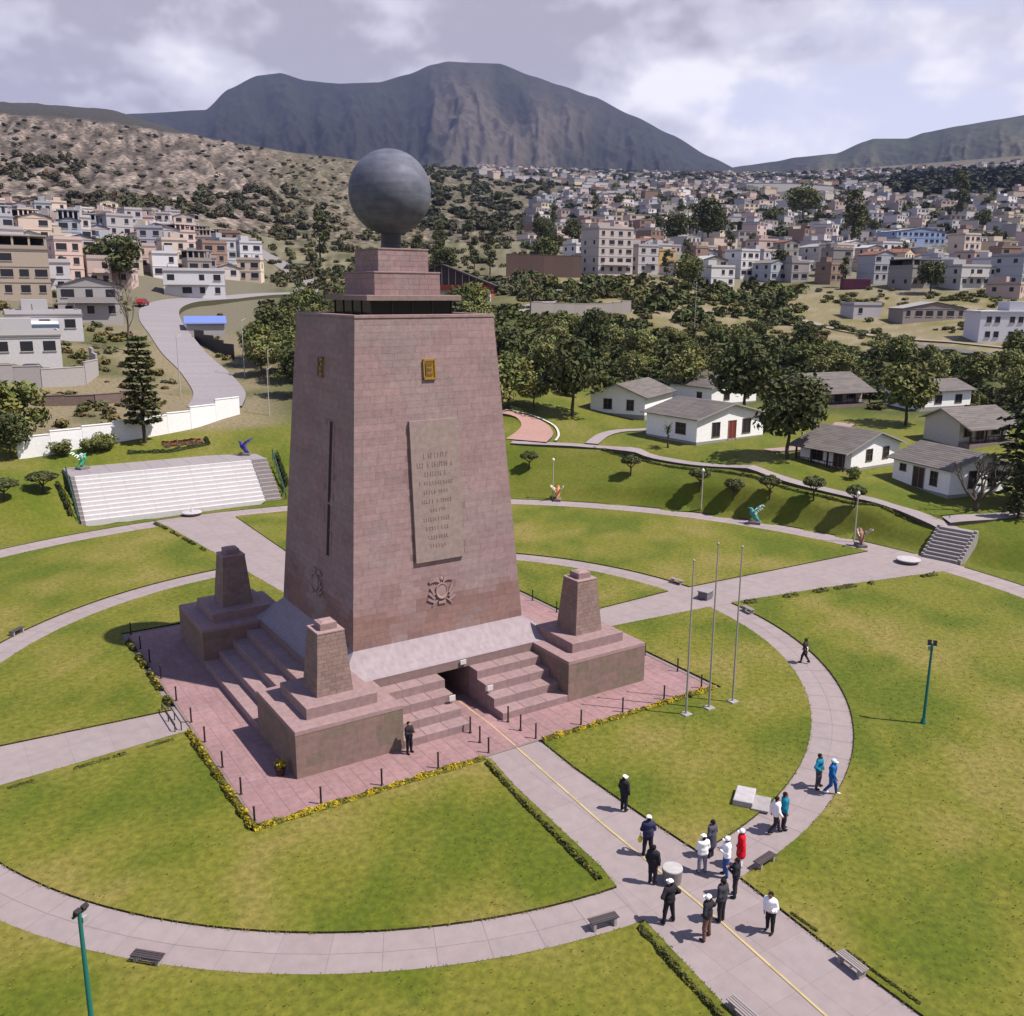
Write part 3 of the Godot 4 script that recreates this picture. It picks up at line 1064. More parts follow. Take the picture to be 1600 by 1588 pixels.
	g.lathe([Vector2(0.62, y2), Vector2(0.56, y2 + 0.25), Vector2(0.56, 25.6)], 24, Color(0.05, 0.05, 0.055))
	put("neck", g.mesh(), M["metal"], t)
	g = Geo.new()
	var rad := 2.27
	var rows2 := 72
	var segs := 84
	for k in rows2:
		var p := PI * k / rows2 - PI / 2
		var q := PI * (k + 1) / rows2 - PI / 2
		var ra := rad - (0.010 if k % 9 == 0 else 0.0)
		var rb := rad - (0.010 if (k + 1) % 9 == 0 else 0.0)
		for i in segs:
			var a := TAU * i / segs
			var b := TAU * (i + 1) / segs
			var u := [Vector3(sin(a) * cos(p), sin(p), cos(a) * cos(p)), Vector3(sin(b) * cos(p), sin(p), cos(b) * cos(p)), Vector3(sin(b) * cos(q), sin(q), cos(b) * cos(q)), Vector3(sin(a) * cos(q), sin(q), cos(a) * cos(q))]
			var o := Vector3(0, 27.58, 0)
			var tone := 1.0 + 0.26 * ripple.get_noise_3d(u[0].x * 9.0, u[0].y * 75.0, u[0].z * 9.0) + 0.25 * patch.get_noise_3d(u[0].x * 60.0, u[0].y * 60.0, u[0].z * 60.0)
			var col := Color(0.125, 0.135, 0.180) * tone
			if k > 0: g.smooth(o + u[0] * ra, o + u[1] * ra, o + u[2] * rb, u[0], u[1], u[2], col)
			if k < rows2 - 1: g.smooth(o + u[0] * ra, o + u[2] * rb, o + u[3] * rb, u[0], u[2], u[3], col)
	var globe := put("globe", g.mesh(), M["globe"], t)
	g = Geo.new()
	for mer in 2:
		var b := Basis(Vector3.UP, PI / 8 + PI / 2 * mer)
		for k in 48:
			var a0 := TAU * k / 48
			var a1 := TAU * (k + 1) / 48
			var pa := Vector3(0, sin(a0), cos(a0)) * (rad + 0.008)
			var pb := Vector3(0, sin(a1), cos(a1)) * (rad + 0.008)
			var wx := Vector3(0.012, 0, 0)
			g.quad(Vector3(0, 27.58, 0) + b * (pa - wx), Vector3(0, 27.58, 0) + b * (pb - wx), Vector3(0, 27.58, 0) + b * (pb + wx), Vector3(0, 27.58, 0) + b * (pa + wx), Color(0.15, 0.155, 0.195))
	put("seam", g.mesh(), M["globe"], globe)


func make_platform() -> void:
	var g := Geo.new()
	var n := 36
	var a := 13.3
	for i in n:
		for j in n:
			var x := -a + 2 * a * (i + 0.5) / n
			var z := -a + 2 * a * (j + 0.5) / n
			if absf(x) < 9.8 and absf(z) < 6.4: continue
			var k := patch.get_noise_2d(x * 5.0, z * 5.0)
			g.block(Vector3(x, 0.0, z), Vector3(2 * a / n - 0.012, 0.12, 2 * a / n - 0.012), 0.006, vary(Color(0.268, 0.164, 0.170) * (1.0 + 0.25 * k), 0.035, 0.02))
	g.box(Vector3(0, -0.02, 0), Vector3(2 * a, 0.14, 2 * a), Color(0.20, 0.125, 0.12))
	structure("pavement", g, M["stone"], "pinkish paved platform around the foot of the monument")
	g = Geo.new()
	for s in [-1, 1]:
		g.block(Vector3(0, 0.0, s * (a + 0.07)), Vector3(2 * a + 0.28, 0.15, 0.13), 0.02, Color(0.21, 0.16, 0.15))
		g.block(Vector3(s * (a + 0.07), 0.0, 0), Vector3(0.13, 0.15, 2 * a), 0.02, Color(0.21, 0.16, 0.15))
	structure("kerb", g, M["stone"], "low stone kerb edging the pink platform")
	# the yellow line
	g = Geo.new()
	var pts := [0.02, 7.2, 0.0, 10.6, -0.19, 13.3]
	line_strip(g, pts, 0.066, 0.045, Color(0.38, 0.27, 0.16))
	line_strip(g, [-0.2, 13.42, -0.86, 21.3, -1.02, 25.0, -1.21, 28.6, -1.67, 33.4, -2.4, 42.0], 0.028, 0.05, Color(0.37, 0.295, 0.15))
	structure("yellow_line", g, M["paint"], "painted yellow line running from the entrance down the front path")


func line_strip(g: Geo, p: Array, y: float, half: float, col: Color) -> void:
	for i in range(0, p.size() - 2, 2):
		var a := Vector3(p[i], y, p[i + 1])
		var b := Vector3(p[i + 2], y, p[i + 3])
		var n := int(ceil(a.distance_to(b) / 0.5))
		for k in n:
			var u := a.lerp(b, float(k) / n)
			var w := a.lerp(b, float(k + 1) / n)
			g.quad(u - Vector3(half, 0, 0), w - Vector3(half, 0, 0), w + Vector3(half, 0, 0), u + Vector3(half, 0, 0), vary(col, 0.12))


func make_face_marks(t: Node3D, b: Basis, side: int, mortar: Color) -> void:
	var stone: Material = M["stone"]
	# coat of arms: an oval shield between flags, a bird with spread wings above
	var g := Geo.new()
	var ym := 5.95
	var basis := b * Basis(Vector3.RIGHT, PI / 2 - 0.0707)
	var mid := b * Vector3(0.08, ym, shaft_half(ym) + 0.03)
	var tilt2 := b * Basis(Vector3.RIGHT, -0.0707)
	var rel := Color(0.288, 0.200, 0.203)
	g.lathe([Vector2(0, 0.14), Vector2(0.3, 0.13), Vector2(0.36, 0.16), Vector2(0.42, 0.16), Vector2(0.44, 0.0)], 20, rel, mid, basis * Basis.from_scale(Vector3(0.9, 0.55, 1.1)))
	for sd in [-1, 1]:
		for i in 5:
			g.box(mid + tilt2 * Vector3(sd * (0.18 + i * 0.13), 0.62 + 0.06 * sin(i * 0.9), 0.04), Vector3(0.11, 0.34 - i * 0.04, 0.05), rel, tilt2 * Basis(Vector3.FORWARD, sd * (0.35 + 0.12 * i)))
		for i in 3:
			g.box(mid + tilt2 * Vector3(sd * (0.56 + 0.06 * i), 0.05 - i * 0.26, 0.03), Vector3(0.15, 0.5, 0.06 - i * 0.01), rel * 0.95, tilt2 * Basis(Vector3.FORWARD, sd * (0.45 + i * 0.3)))
		g.tube(mid + tilt2 * Vector3(sd * 0.3, -0.5, 0.03), mid + tilt2 * Vector3(sd * 0.62, -0.8, 0.03), 0.05, 0.03, 6, rel)
	g.ball(mid + tilt2 * Vector3(0, 0.68, 0.06), Vector3(0.12, 0.14, 0.06), 8, rel)
	g.box(mid + tilt2 * Vector3(0, -0.66, 0.03), Vector3(0.46, 0.14, 0.07), rel, tilt2)
	put("coat_of_arms", g.mesh(), stone, t)
	# the compass letter in brass
	g = Geo.new()
	var ye := 18.19
	var me := b * Vector3(-0.05, ye, shaft_half(ye) + 0.03)
	g.box(me, Vector3(0.74, 1.06, 0.06), Color(0.42, 0.25, 0.05), tilt2)
	for e in [[0.0, 0.5, 0.74, 0.09], [0.0, -0.5, 0.74, 0.09], [-0.335, 0.0, 0.07, 1.06], [0.335, 0.0, 0.07, 1.06]]:
		g.box(me + tilt2 * Vector3(e[0], e[1], 0.05), Vector3(e[2] - 0.004, e[3] - 0.004, 0.09), Color(0.50, 0.31, 0.07) if side == 0 else mortar * 0.8, tilt2)
	put("brass_plate", g.mesh(), M["brass"] if side == 0 else M["stone"], t)
	g = Geo.new()
	var dk := Color(0.11, 0.07, 0.03)
	var strokes := [[-0.19, 0.0, 0.1, 0.66], [0.02, 0.28, 0.3, 0.1], [0.02, 0.0, 0.24, 0.1], [0.02, -0.28, 0.3, 0.1]]
	if side == 1: strokes = [[-0.19, 0.0, 0.1, 0.66], [0.19, 0.0, 0.1, 0.66]]
	if side == 2: strokes = [[-0.19, 0.0, 0.1, 0.66], [0.19, 0.0, 0.1, 0.66], [0.0, 0.28, 0.26, 0.1], [0.0, -0.28, 0.26, 0.1]]
	if side == 3: strokes = [[0.0, 0.28, 0.4, 0.1], [0.0, 0.0, 0.4, 0.1], [0.0, -0.28, 0.4, 0.1], [-0.19, 0.14, 0.1, 0.18], [0.19, -0.14, 0.1, 0.18]]
	for e in strokes:
		g.box(me + tilt2 * Vector3(e[0], e[1], 0.06), Vector3(e[2], e[3], 0.06), dk, tilt2)
	put("compass_letter", g.mesh(), M["paint"], t)


# ---------- plants ----------

# a crown of leaf faces gathered in clumps. blobs: [centre, radii]; every blob carries `per` faces of size `leaf`
func crown_mesh(blobs: Array, per: int, leaf: float, base: Color, seed_: int, spread := 0.35, droop := 0.0) -> ArrayMesh:
	rng.seed = seed_
	var g := Geo.new()
	for bl in blobs:
		var mid: Vector3 = bl[0]
		var r: Vector3 = bl[1]
		var tone := vary(base, 0.22, 0.12)
		for k in per:
			var d := Vector3(rng.randfn(), rng.randfn(), rng.randfn()).normalized()
			var p := mid + d * r * (1.0 - spread * rng.randf())
			var nrm := (d + Vector3(rng.randf_range(-0.7, 0.7), rng.randf_range(-0.3, 0.8), rng.randf_range(-0.7, 0.7))).normalized()
			leaf_face(g, p, nrm, leaf * rng.randf_range(0.6, 1.25), vary(tone, 0.25, 0.1), droop)
	return g.mesh()


func leaf_face(g: Geo, p: Vector3, nrm: Vector3, s: float, col: Color, droop := 0.0) -> void:
	var x := nrm.cross(Vector3(rng.randf_range(-1, 1), rng.randf_range(-1, 1), rng.randf_range(-1, 1))).normalized()
	var y := (nrm.cross(x) + Vector3.DOWN * droop).normalized()
	var a := p - y * s
	var b := p + x * s * 0.55 + nrm * s * 0.12
	var c := p + y * s
	var d := p - x * s * 0.55 + nrm * s * 0.12
	g.tri(a, b, c, col)
	g.tri(a, c, d, col)


func round_blobs(n: int, mid: Vector3, r: Vector3, size: float, seed_: int) -> Array:
	rng.seed = seed_
	var b := []
	for k in n:
		var d := Vector3(rng.randfn(), rng.randfn(), rng.randfn()).normalized() * pow(rng.randf(), 0.4)
		if d.y < -0.6: d.y *= 0.7
		var s := size * rng.randf_range(0.65, 1.2)
		b.append([mid + d * r, Vector3(s, s * 0.75, s)])
	return b


func trunk_mesh(h: float, r: float, limbs: int, reach: float, seed_: int, col := Color(0.075, 0.06, 0.045)) -> ArrayMesh:
	rng.seed = seed_
	var g := Geo.new()
	var p := Vector3(0, -0.6, 0)
	var n := 4
	for k in n:
		var q := Vector3(rng.randf_range(-0.1, 0.1) * h * 0.3, h * (k + 1) / n, rng.randf_range(-0.1, 0.1) * h * 0.3)
		g.tube(p, q, r * (1.0 - 0.18 * k), r * (1.0 - 0.18 * (k + 1)), 7, vary(col, 0.12))
		p = q
	for k in limbs:
		var a := TAU * k / limbs + rng.randf_range(-0.4, 0.4)
		var s := Vector3(0, h * rng.randf_range(0.55, 0.95), 0)
		var e := s + Vector3(cos(a) * reach, reach * rng.randf_range(0.5, 1.0), sin(a) * reach)
		var m := s.lerp(e, 0.5) + Vector3(0, reach * 0.12, 0)
		g.tube(s, m, r * 0.5, r * 0.32, 5, vary(col, 0.12))
		g.tube(m, e, r * 0.32, r * 0.1, 5, vary(col, 0.12))
	return g.mesh()


func bare_branch(g: Geo, a: Vector3, dir: Vector3, len_: float, r: float, depth: int, col: Color) -> void:
	var b := a + dir * len_
	g.tube(a, b, r, r * 0.68, 6 if depth > 2 else 4, vary(col, 0.1), false)
	if depth == 0: return
	for k in (3 if rng.randf() < 0.4 else 2):
		var d := (dir + Vector3(rng.randf_range(-0.75, 0.75), rng.randf_range(-0.1, 0.55), rng.randf_range(-0.75, 0.75))).normalized()
		bare_branch(g, b, d, len_ * rng.randf_range(0.62, 0.85), r * 0.66, depth - 1, col)


# the kinds of trees, each built once with trunk and crown: name -> Node3D one metre-scaled model
var kinds := {}


func model(kind: String) -> Node3D:
	if kinds.has(kind): return kinds[kind]
	var t := Node3D.new()
	var dark := Color(0.054, 0.062, 0.020)
	var mid := Color(0.098, 0.108, 0.030)
	var pale := Color(0.145, 0.150, 0.050)
	var trunk: ArrayMesh
	var crown: ArrayMesh
	var k := kind.substr(0, kind.length() - 1)
	var s := kind.hash() % 1000
	match k:
		"broad_dark":
			trunk = trunk_mesh(4.5, 0.24, 6, 2.4, s)
			crown = crown_mesh(round_blobs(48, Vector3(0, 5.4, 0), Vector3(3.1, 3.0, 3.1), 1.45, s), 52, 0.36, dark, s + 1)
		"broad_mid":
			trunk = trunk_mesh(3.8, 0.22, 6, 2.2, s)
			crown = crown_mesh(round_blobs(44, Vector3(0, 4.6, 0), Vector3(2.9, 2.6, 2.9), 1.35, s), 52, 0.34, mid, s + 1)
		"broad_pale":
			trunk = trunk_mesh(3.4, 0.18, 6, 2.0, s)
			crown = crown_mesh(round_blobs(36, Vector3(0, 4.2, 0), Vector3(2.6, 2.5, 2.6), 1.2, s), 48, 0.32, pale, s + 1)
		"dome":
			trunk = trunk_mesh(2.6, 0.22, 6, 1.8, s)
			crown = crown_mesh(round_blobs(70, Vector3(0, 3.4, 0), Vector3(3.3, 2.7, 3.3), 1.1, s), 60, 0.27, mid * 1.05, s + 1)
		"bushy":
			trunk = trunk_mesh(1.0, 0.12, 5, 0.9, s)
			crown = crown_mesh(round_blobs(18, Vector3(0, 1.35, 0), Vector3(1.4, 1.05, 1.4), 0.75, s), 70, 0.2, mid, s + 1)
		"tall":
			trunk = trunk_mesh(8.5, 0.26, 7, 1.8, s)
			var b := []
			rng.seed = s
			for i in 26:
				var y := rng.randf_range(3.5, 12.0)
				var w := 2.0 * sin(PI * clampf((y - 2.5) / 10.5, 0.08, 0.95))
				var a := rng.randf_range(0, TAU)
				b.append([Vector3(cos(a) * w * 0.7, y, sin(a) * w * 0.7), Vector3(0.95, 0.85, 0.95)])
			crown = crown_mesh(b, 46, 0.34, dark * 1.1, s + 1)
		"conifer":
			trunk = trunk_mesh(11.0, 0.3, 0, 1.0, s)
			var g := Geo.new()
			rng.seed = s
			for tier in 15:
				var y := 1.4 + tier * 0.72
				var reach := 3.0 * pow(1.0 - tier / 15.5, 0.75) * rng.randf_range(0.85, 1.1)
				var arms := 9
				for i in arms:
					var a := TAU * (i + 0.5 * (tier % 2)) / arms + rng.randf_range(-0.15, 0.15)
					var d := Vector3(cos(a), 0, sin(a))
					for q in 20:
						var u := rng.randf_range(0.12, 1.0)
						var p := d * reach * u + Vector3(rng.randf_range(-0.25, 0.25), y - 0.35 * u * u + rng.randf_range(-0.16, 0.16), rng.randf_range(-0.25, 0.25))
						leaf_face(g, p, (Vector3.UP + d * 0.4 + Vector3(rng.randf_range(-0.6, 0.6), 0, rng.randf_range(-0.6, 0.6))).normalized(), rng.randf_range(0.2, 0.42), vary(dark * 0.85, 0.3, 0.15))
			crown = g.mesh()
		"monkey_puzzle":
			trunk = trunk_mesh(11.4, 0.22, 0, 1.0, s, Color(0.06, 0.05, 0.04))
			var g := Geo.new()
			rng.seed = s
			for tier in 13:
				var y := 2.2 + tier * 0.74
				var reach := (2.0 - 0.085 * tier) * rng.randf_range(0.9, 1.1)
				for i in 7:
					var a := TAU * (i + 0.37 * tier) / 7 + rng.randf_range(-0.2, 0.2)
					var d := Vector3(cos(a), 0, sin(a))
					var tip := d * reach + Vector3(0, y + 0.25 * reach * 0.4, 0)
					g.tube(Vector3(0, y, 0), tip, 0.06, 0.03, 4, Color(0.05, 0.045, 0.03))
					for q in 46:
						var u := rng.randf_range(0.25, 1.0)
						var p := Vector3(0, y, 0).lerp(tip, u) + Vector3(rng.randf_range(-0.2, 0.2), rng.randf_range(-0.1, 0.2), rng.randf_range(-0.2, 0.2))
						leaf_face(g, p, (Vector3.UP + Vector3(rng.randf_range(-0.9, 0.9), 0, rng.randf_range(-0.9, 0.9))).normalized(), rng.randf_range(0.2, 0.4), vary(dark * 1.15, 0.3, 0.15))
			crown = g.mesh()
		"topiary":
			rng.seed = s
			var tg := Geo.new()
			tg.tube(Vector3(0, -0.3, 0), Vector3(0.04, 1.05, 0.02), 0.09, 0.075, 7, Color(0.06, 0.05, 0.04))
			for i in 6:
				tg.tube(Vector3(0.04, 0.95, 0.02), Vector3(cos(i * 1.05) * 0.6, 1.5, sin(i * 1.05) * 0.6), 0.05, 0.02, 5, Color(0.06, 0.05, 0.04))
			trunk = tg.mesh()
			var b := []
			for i in 34:
				var a := rng.randf_range(0, TAU)
				var u := sqrt(rng.randf())
				b.append([Vector3(cos(a) * u * 0.78, 1.75 + 0.45 * (1.0 - u * u) * rng.randf_range(-0.5, 1.0), sin(a) * u * 0.78), Vector3(0.36, 0.27, 0.36)])
			crown = crown_mesh(b, 60, 0.14, dark * 1.1, s + 1, 0.5)
		"bare":
			rng.seed = s
			var bg := Geo.new()
			var bark := Color(0.085, 0.07, 0.055)
			bg.tube(Vector3(0, -0.5, 0), Vector3(0, 0.9, 0), 0.3, 0.24, 8, bark)
			for i in 4:
				var a := TAU * i / 4 + 0.4
				bare_branch(bg, Vector3(0, 0.8, 0), Vector3(cos(a) * 0.7, 0.75, sin(a) * 0.7).normalized(), 1.5, 0.16, 4, bark)
			trunk = bg.mesh()
		"thin_bare":
			rng.seed = s
			var bg2 := Geo.new()
			var bark2 := Color(0.12, 0.10, 0.085)
			bg2.tube(Vector3(0, -0.5, 0), Vector3(0.3, 4.0, 0), 0.2, 0.15, 7, bark2)
			bg2.tube(Vector3(0.3, 4.0, 0), Vector3(0.1, 6.6, 0.2), 0.15, 0.1, 6, bark2)
			for i in 5:
				var a := TAU * i / 5
				bare_branch(bg2, Vector3(0.25, 3.4 + i * 0.7, 0.1), Vector3(cos(a) * 0.5, 1.0, sin(a) * 0.5).normalized(), 1.8, 0.08, 4, bark2)
			trunk = bg2.mesh()
			crown = crown_mesh(round_blobs(7, Vector3(0.2, 7.0, 0), Vector3(1.7, 2.0, 1.7), 0.5, s), 12, 0.2, pale, s)
		"palm_like":
			trunk = trunk_mesh(1.0, 0.16, 0, 1.0, s)
			var g := Geo.new()
			rng.seed = s
			for i in 44:
				var a := rng.randf_range(0, TAU)
				var up := rng.randf_range(0.1, 1.3)
				var d := Vector3(cos(a), up, sin(a)).normalized()
				var p := Vector3(0, 1.0 + rng.randf_range(0, 1.4), 0)
				for q in 4:
					var p2 := p + d * 0.32
					var side := d.cross(Vector3.UP).normalized() * 0.07 * (1.0 - q * 0.22)
					g.quad(p - side, p + side, p2 + side * 0.8, p2 - side * 0.8, vary(Color(0.04, 0.05, 0.015), 0.25))
					p = p2
					d = (d + Vector3.DOWN * 0.16).normalized()
			crown = g.mesh()
	var o := MeshInstance3D.new()
	o.name = "trunk"
	o.mesh = trunk
	o.material_override = M["bark"]
	t.add_child(o)
	if crown:
		o = MeshInstance3D.new()
		o.name = "crown"
		o.mesh = crown
		o.material_override = M["leaf"]
		t.add_child(o)
	kinds[kind] = t
	return t


func plant(called: String, kind: String, label: String, x: float, z: float, size := 1.0, group := "", turn := -1.0, category := "tree", stretch := Vector3.ONE) -> Node3D:
	var o: Node3D = model(kind).duplicate()
	o.name = numbered(called)
	add_child(o)
	o.position = ground(x, z, -0.05)
	o.rotation.y = turn if turn >= 0.0 else fmod(absf(x * 12.9 + z * 7.7), TAU)
	o.scale = stretch * size
	tag(o, label, category, group)
	return o


# a clipped or loose hedge along a line: woody core below, leaf faces round it, with flowers if asked
func hedge(called: String, label: String, way: Array, w: float, h: float, base: Color, flower: Color, share: float, leaf := 0.085, density := 240.0, y0 := 0.03, gaps := 0.0) -> void:
	rng.seed = int(absf(way[0] * 131.0 + way[1] * 17.0)) + 3
	var g := Geo.new()
	for i in range(0, way.size() - 2, 2):
		var a := Vector2(way[i], way[i + 1])
		var b := Vector2(way[i + 2], way[i + 3])
		var len_ := a.distance_to(b)
		var n := int(len_ * density)
		var side := (b - a).normalized().orthogonal()
		for k in n:
			var s := rng.randf()
			var bump := 0.75 + 0.4 * ripple.get_noise_2d((a.x + (b.x - a.x) * s) * 9.0, (a.y + (b.y - a.y) * s) * 9.0)
			if gaps > 0.0 and ripple.get_noise_2d(s * len_ * 4.0 + 40.0 * i, 7.0) < gaps - 0.5: continue
			var ang := rng.randf_range(0, PI)
			var u := cos(ang) * w * 0.5 * bump * rng.randf_range(0.7, 1.05)
			var y := sin(ang) * h * bump * rng.randf_range(0.55, 1.05)
			var q := a.lerp(b, s) + side * u
			var gy := land(q.x, q.y) + y0
			var nrm := (Vector3(side.x * cos(ang), sin(ang), side.y * cos(ang)) + Vector3(rng.randf_range(-0.6, 0.6), rng.randf_range(-0.2, 0.6), rng.randf_range(-0.6, 0.6))).normalized()
			var patchy := clampf(0.5 + 1.6 * ripple.get_noise_2d(q.x * 14.0, q.y * 14.0), 0.0, 1.0)
			var col := vary(flower if rng.randf() < share * 2.0 * patchy and y > h * 0.25 else base, 0.3, 0.1)
			leaf_face(g, Vector3(q.x, gy + y, q.y), nrm, leaf * rng.randf_range(0.7, 1.3), col)
	var o := put(called, g.mesh(), M["leaf"])
	tag(o, label, "hedge")


func tufts(called: String, label: String, spots: Array, height: float, base: Color, seed_: int) -> void:
	rng.seed = seed_
	var g := Geo.new()
	for i in 7:
		var a := TAU * i / 7 + rng.randf_range(-0.3, 0.3)
		var d := Vector3(cos(a), 0, sin(a))
		var side := d.cross(Vector3.UP) * 0.16
		var root := d * 0.15
		g.tri(root - side, root + side, root + d * rng.randf_range(0.2, 0.6) + Vector3(0, rng.randf_range(0.7, 1.1), 0), Color(1, 1, 1) * rng.randf_range(0.8, 1.2))
	var mm := MultiMesh.new()
	mm.transform_format = MultiMesh.TRANSFORM_3D
	mm.use_colors = true
	mm.mesh = g.mesh()
	mm.instance_count = spots.size()
	for i in spots.size():
		var p: Vector3 = spots[i]
		var s := height * rng.randf_range(0.6, 1.4)
		mm.set_instance_transform(i, Transform3D(Basis(Vector3.UP, rng.randf() * TAU).scaled(Vector3(s, s * rng.randf_range(0.7, 1.2), s)), p))
		mm.set_instance_color(i, vary(lawn_colour(p.x, p.z) * 1.4 if base.a < 0.5 else base, 0.3, 0.12))
	var o := MultiMeshInstance3D.new()
	o.name = numbered(called)
	o.multimesh = mm
	o.material_override = M["leaf"]
	add_child(o)
	tag(o, label, "", "", "stuff")


func make_grass() -> void:
	rng.seed = 99
	var spots := []
	for poly in lawns:
		var lo := poly[0]
		var hi := poly[0]
		for p in poly:
			lo = lo.min(p)
			hi = hi.max(p)
		var area := polygon_area(poly)
		var want := int(area * 9.0)
		var got := 0
		while got < want:
			var q := Vector2(rng.randf_range(lo.x, hi.x), rng.randf_range(lo.y, hi.y))
			if q.distance_to(SURVEY) > 75.0 and rng.randf() < 0.7:
				got += 1
				continue
			if Geometry2D.is_point_in_polygon(q, poly):
				got += 1
				spots.append(Vector3(q.x, 0.085, q.y))
		for i in poly.size():
			var a := poly[i]
			var b := poly[(i + 1) % poly.size()]
			var n := int(a.distance_to(b) * 14.0)
			for k in n:
				var q := a.lerp(b, rng.randf())
				spots.append(Vector3(q.x + rng.randf_range(-0.07, 0.07), 0.03 + rng.randf() * 0.05, q.y + rng.randf_range(-0.07, 0.07)))
	tufts("grass", "short grass growing on the park lawns", spots, 0.055, Color(0, 0, 0, 0), 11)


func make_weeds() -> void:
	rng.seed = 123
	var spots := []
	var tries := 0
	while spots.size() < 1200 and tries < 90000:
		tries += 1
		var q := Vector2(rng.randf_range(-34, 46), rng.randf_range(-40, 45))
		if patch.get_noise_2d(q.x * 7.0 + 333.0, q.y * 7.0) + 0.5 * patch.get_noise_2d(q.x * 30.0, q.y * 30.0) < 0.2: continue
		for poly in lawns:
			if Geometry2D.is_point_in_polygon(q, poly):
				spots.append(Vector3(q.x, 0.085, q.y))
				break
	tufts("weeds", "darker clumps of longer grass scattered over the lawns", spots, 0.075, Color(0.115, 0.130, 0.018), 17)


func bush_cover(called: String, label: String, spots: Array, size: Vector2, base: Color, seed_: int) -> void:
	var mesh := crown_mesh(round_blobs(7, Vector3(0, 0.45, 0), Vector3(0.6, 0.35, 0.6), 0.42, seed_), 16, 0.28, Color(1, 1, 1), seed_)
	rng.seed = seed_ + 5
	var mm := MultiMesh.new()
	mm.transform_format = MultiMesh.TRANSFORM_3D
	mm.use_colors = true
	mm.mesh = mesh
	mm.instance_count = spots.size()
	for i in spots.size():
		var s := rng.randf_range(size.x, size.y)
		mm.set_instance_transform(i, Transform3D(Basis(Vector3.UP, rng.randf() * TAU).scaled(Vector3(s, s * rng.randf_range(0.6, 1.15), s)), spots[i]))
		mm.set_instance_color(i, vary(base, 0.35, 0.2))
	var o := MultiMeshInstance3D.new()
	o.name = numbered(called)
	o.multimesh = mm
	o.material_override = M["leaf"]
	add_child(o)
	tag(o, label, "", "", "stuff")


func scatter(n: int, az: Vector2, d: Vector2, clumped: float, seed_: int) -> Array:
	rng.seed = seed_
	var out := []
	var tries := 0
	while out.size() < n and tries < n * 12:
		tries += 1
		var b := deg_to_rad(rng.randf_range(az.x, az.y))
		var r := d.x * pow(d.y / d.x, rng.randf())
		var x := SURVEY.x + sin(b) * r
		var z := SURVEY.y - cos(b) * r
		if patch.get_noise_2d(x * 0.9, z * 0.9) + rng.randf_range(-0.25, 0.25) < clumped: continue
		if blocked(x, z): continue
		out.append(ground(x, z, -0.1))
	return out


var keep_clear: Array = []      # [x, z, radius] of houses and roads


func blocked(x: float, z: float) -> bool:
	for k in keep_clear:
		if absf(x - k[0]) < k[2] and absf(z - k[1]) < k[2]: return true
	return false


# ---------- people ----------

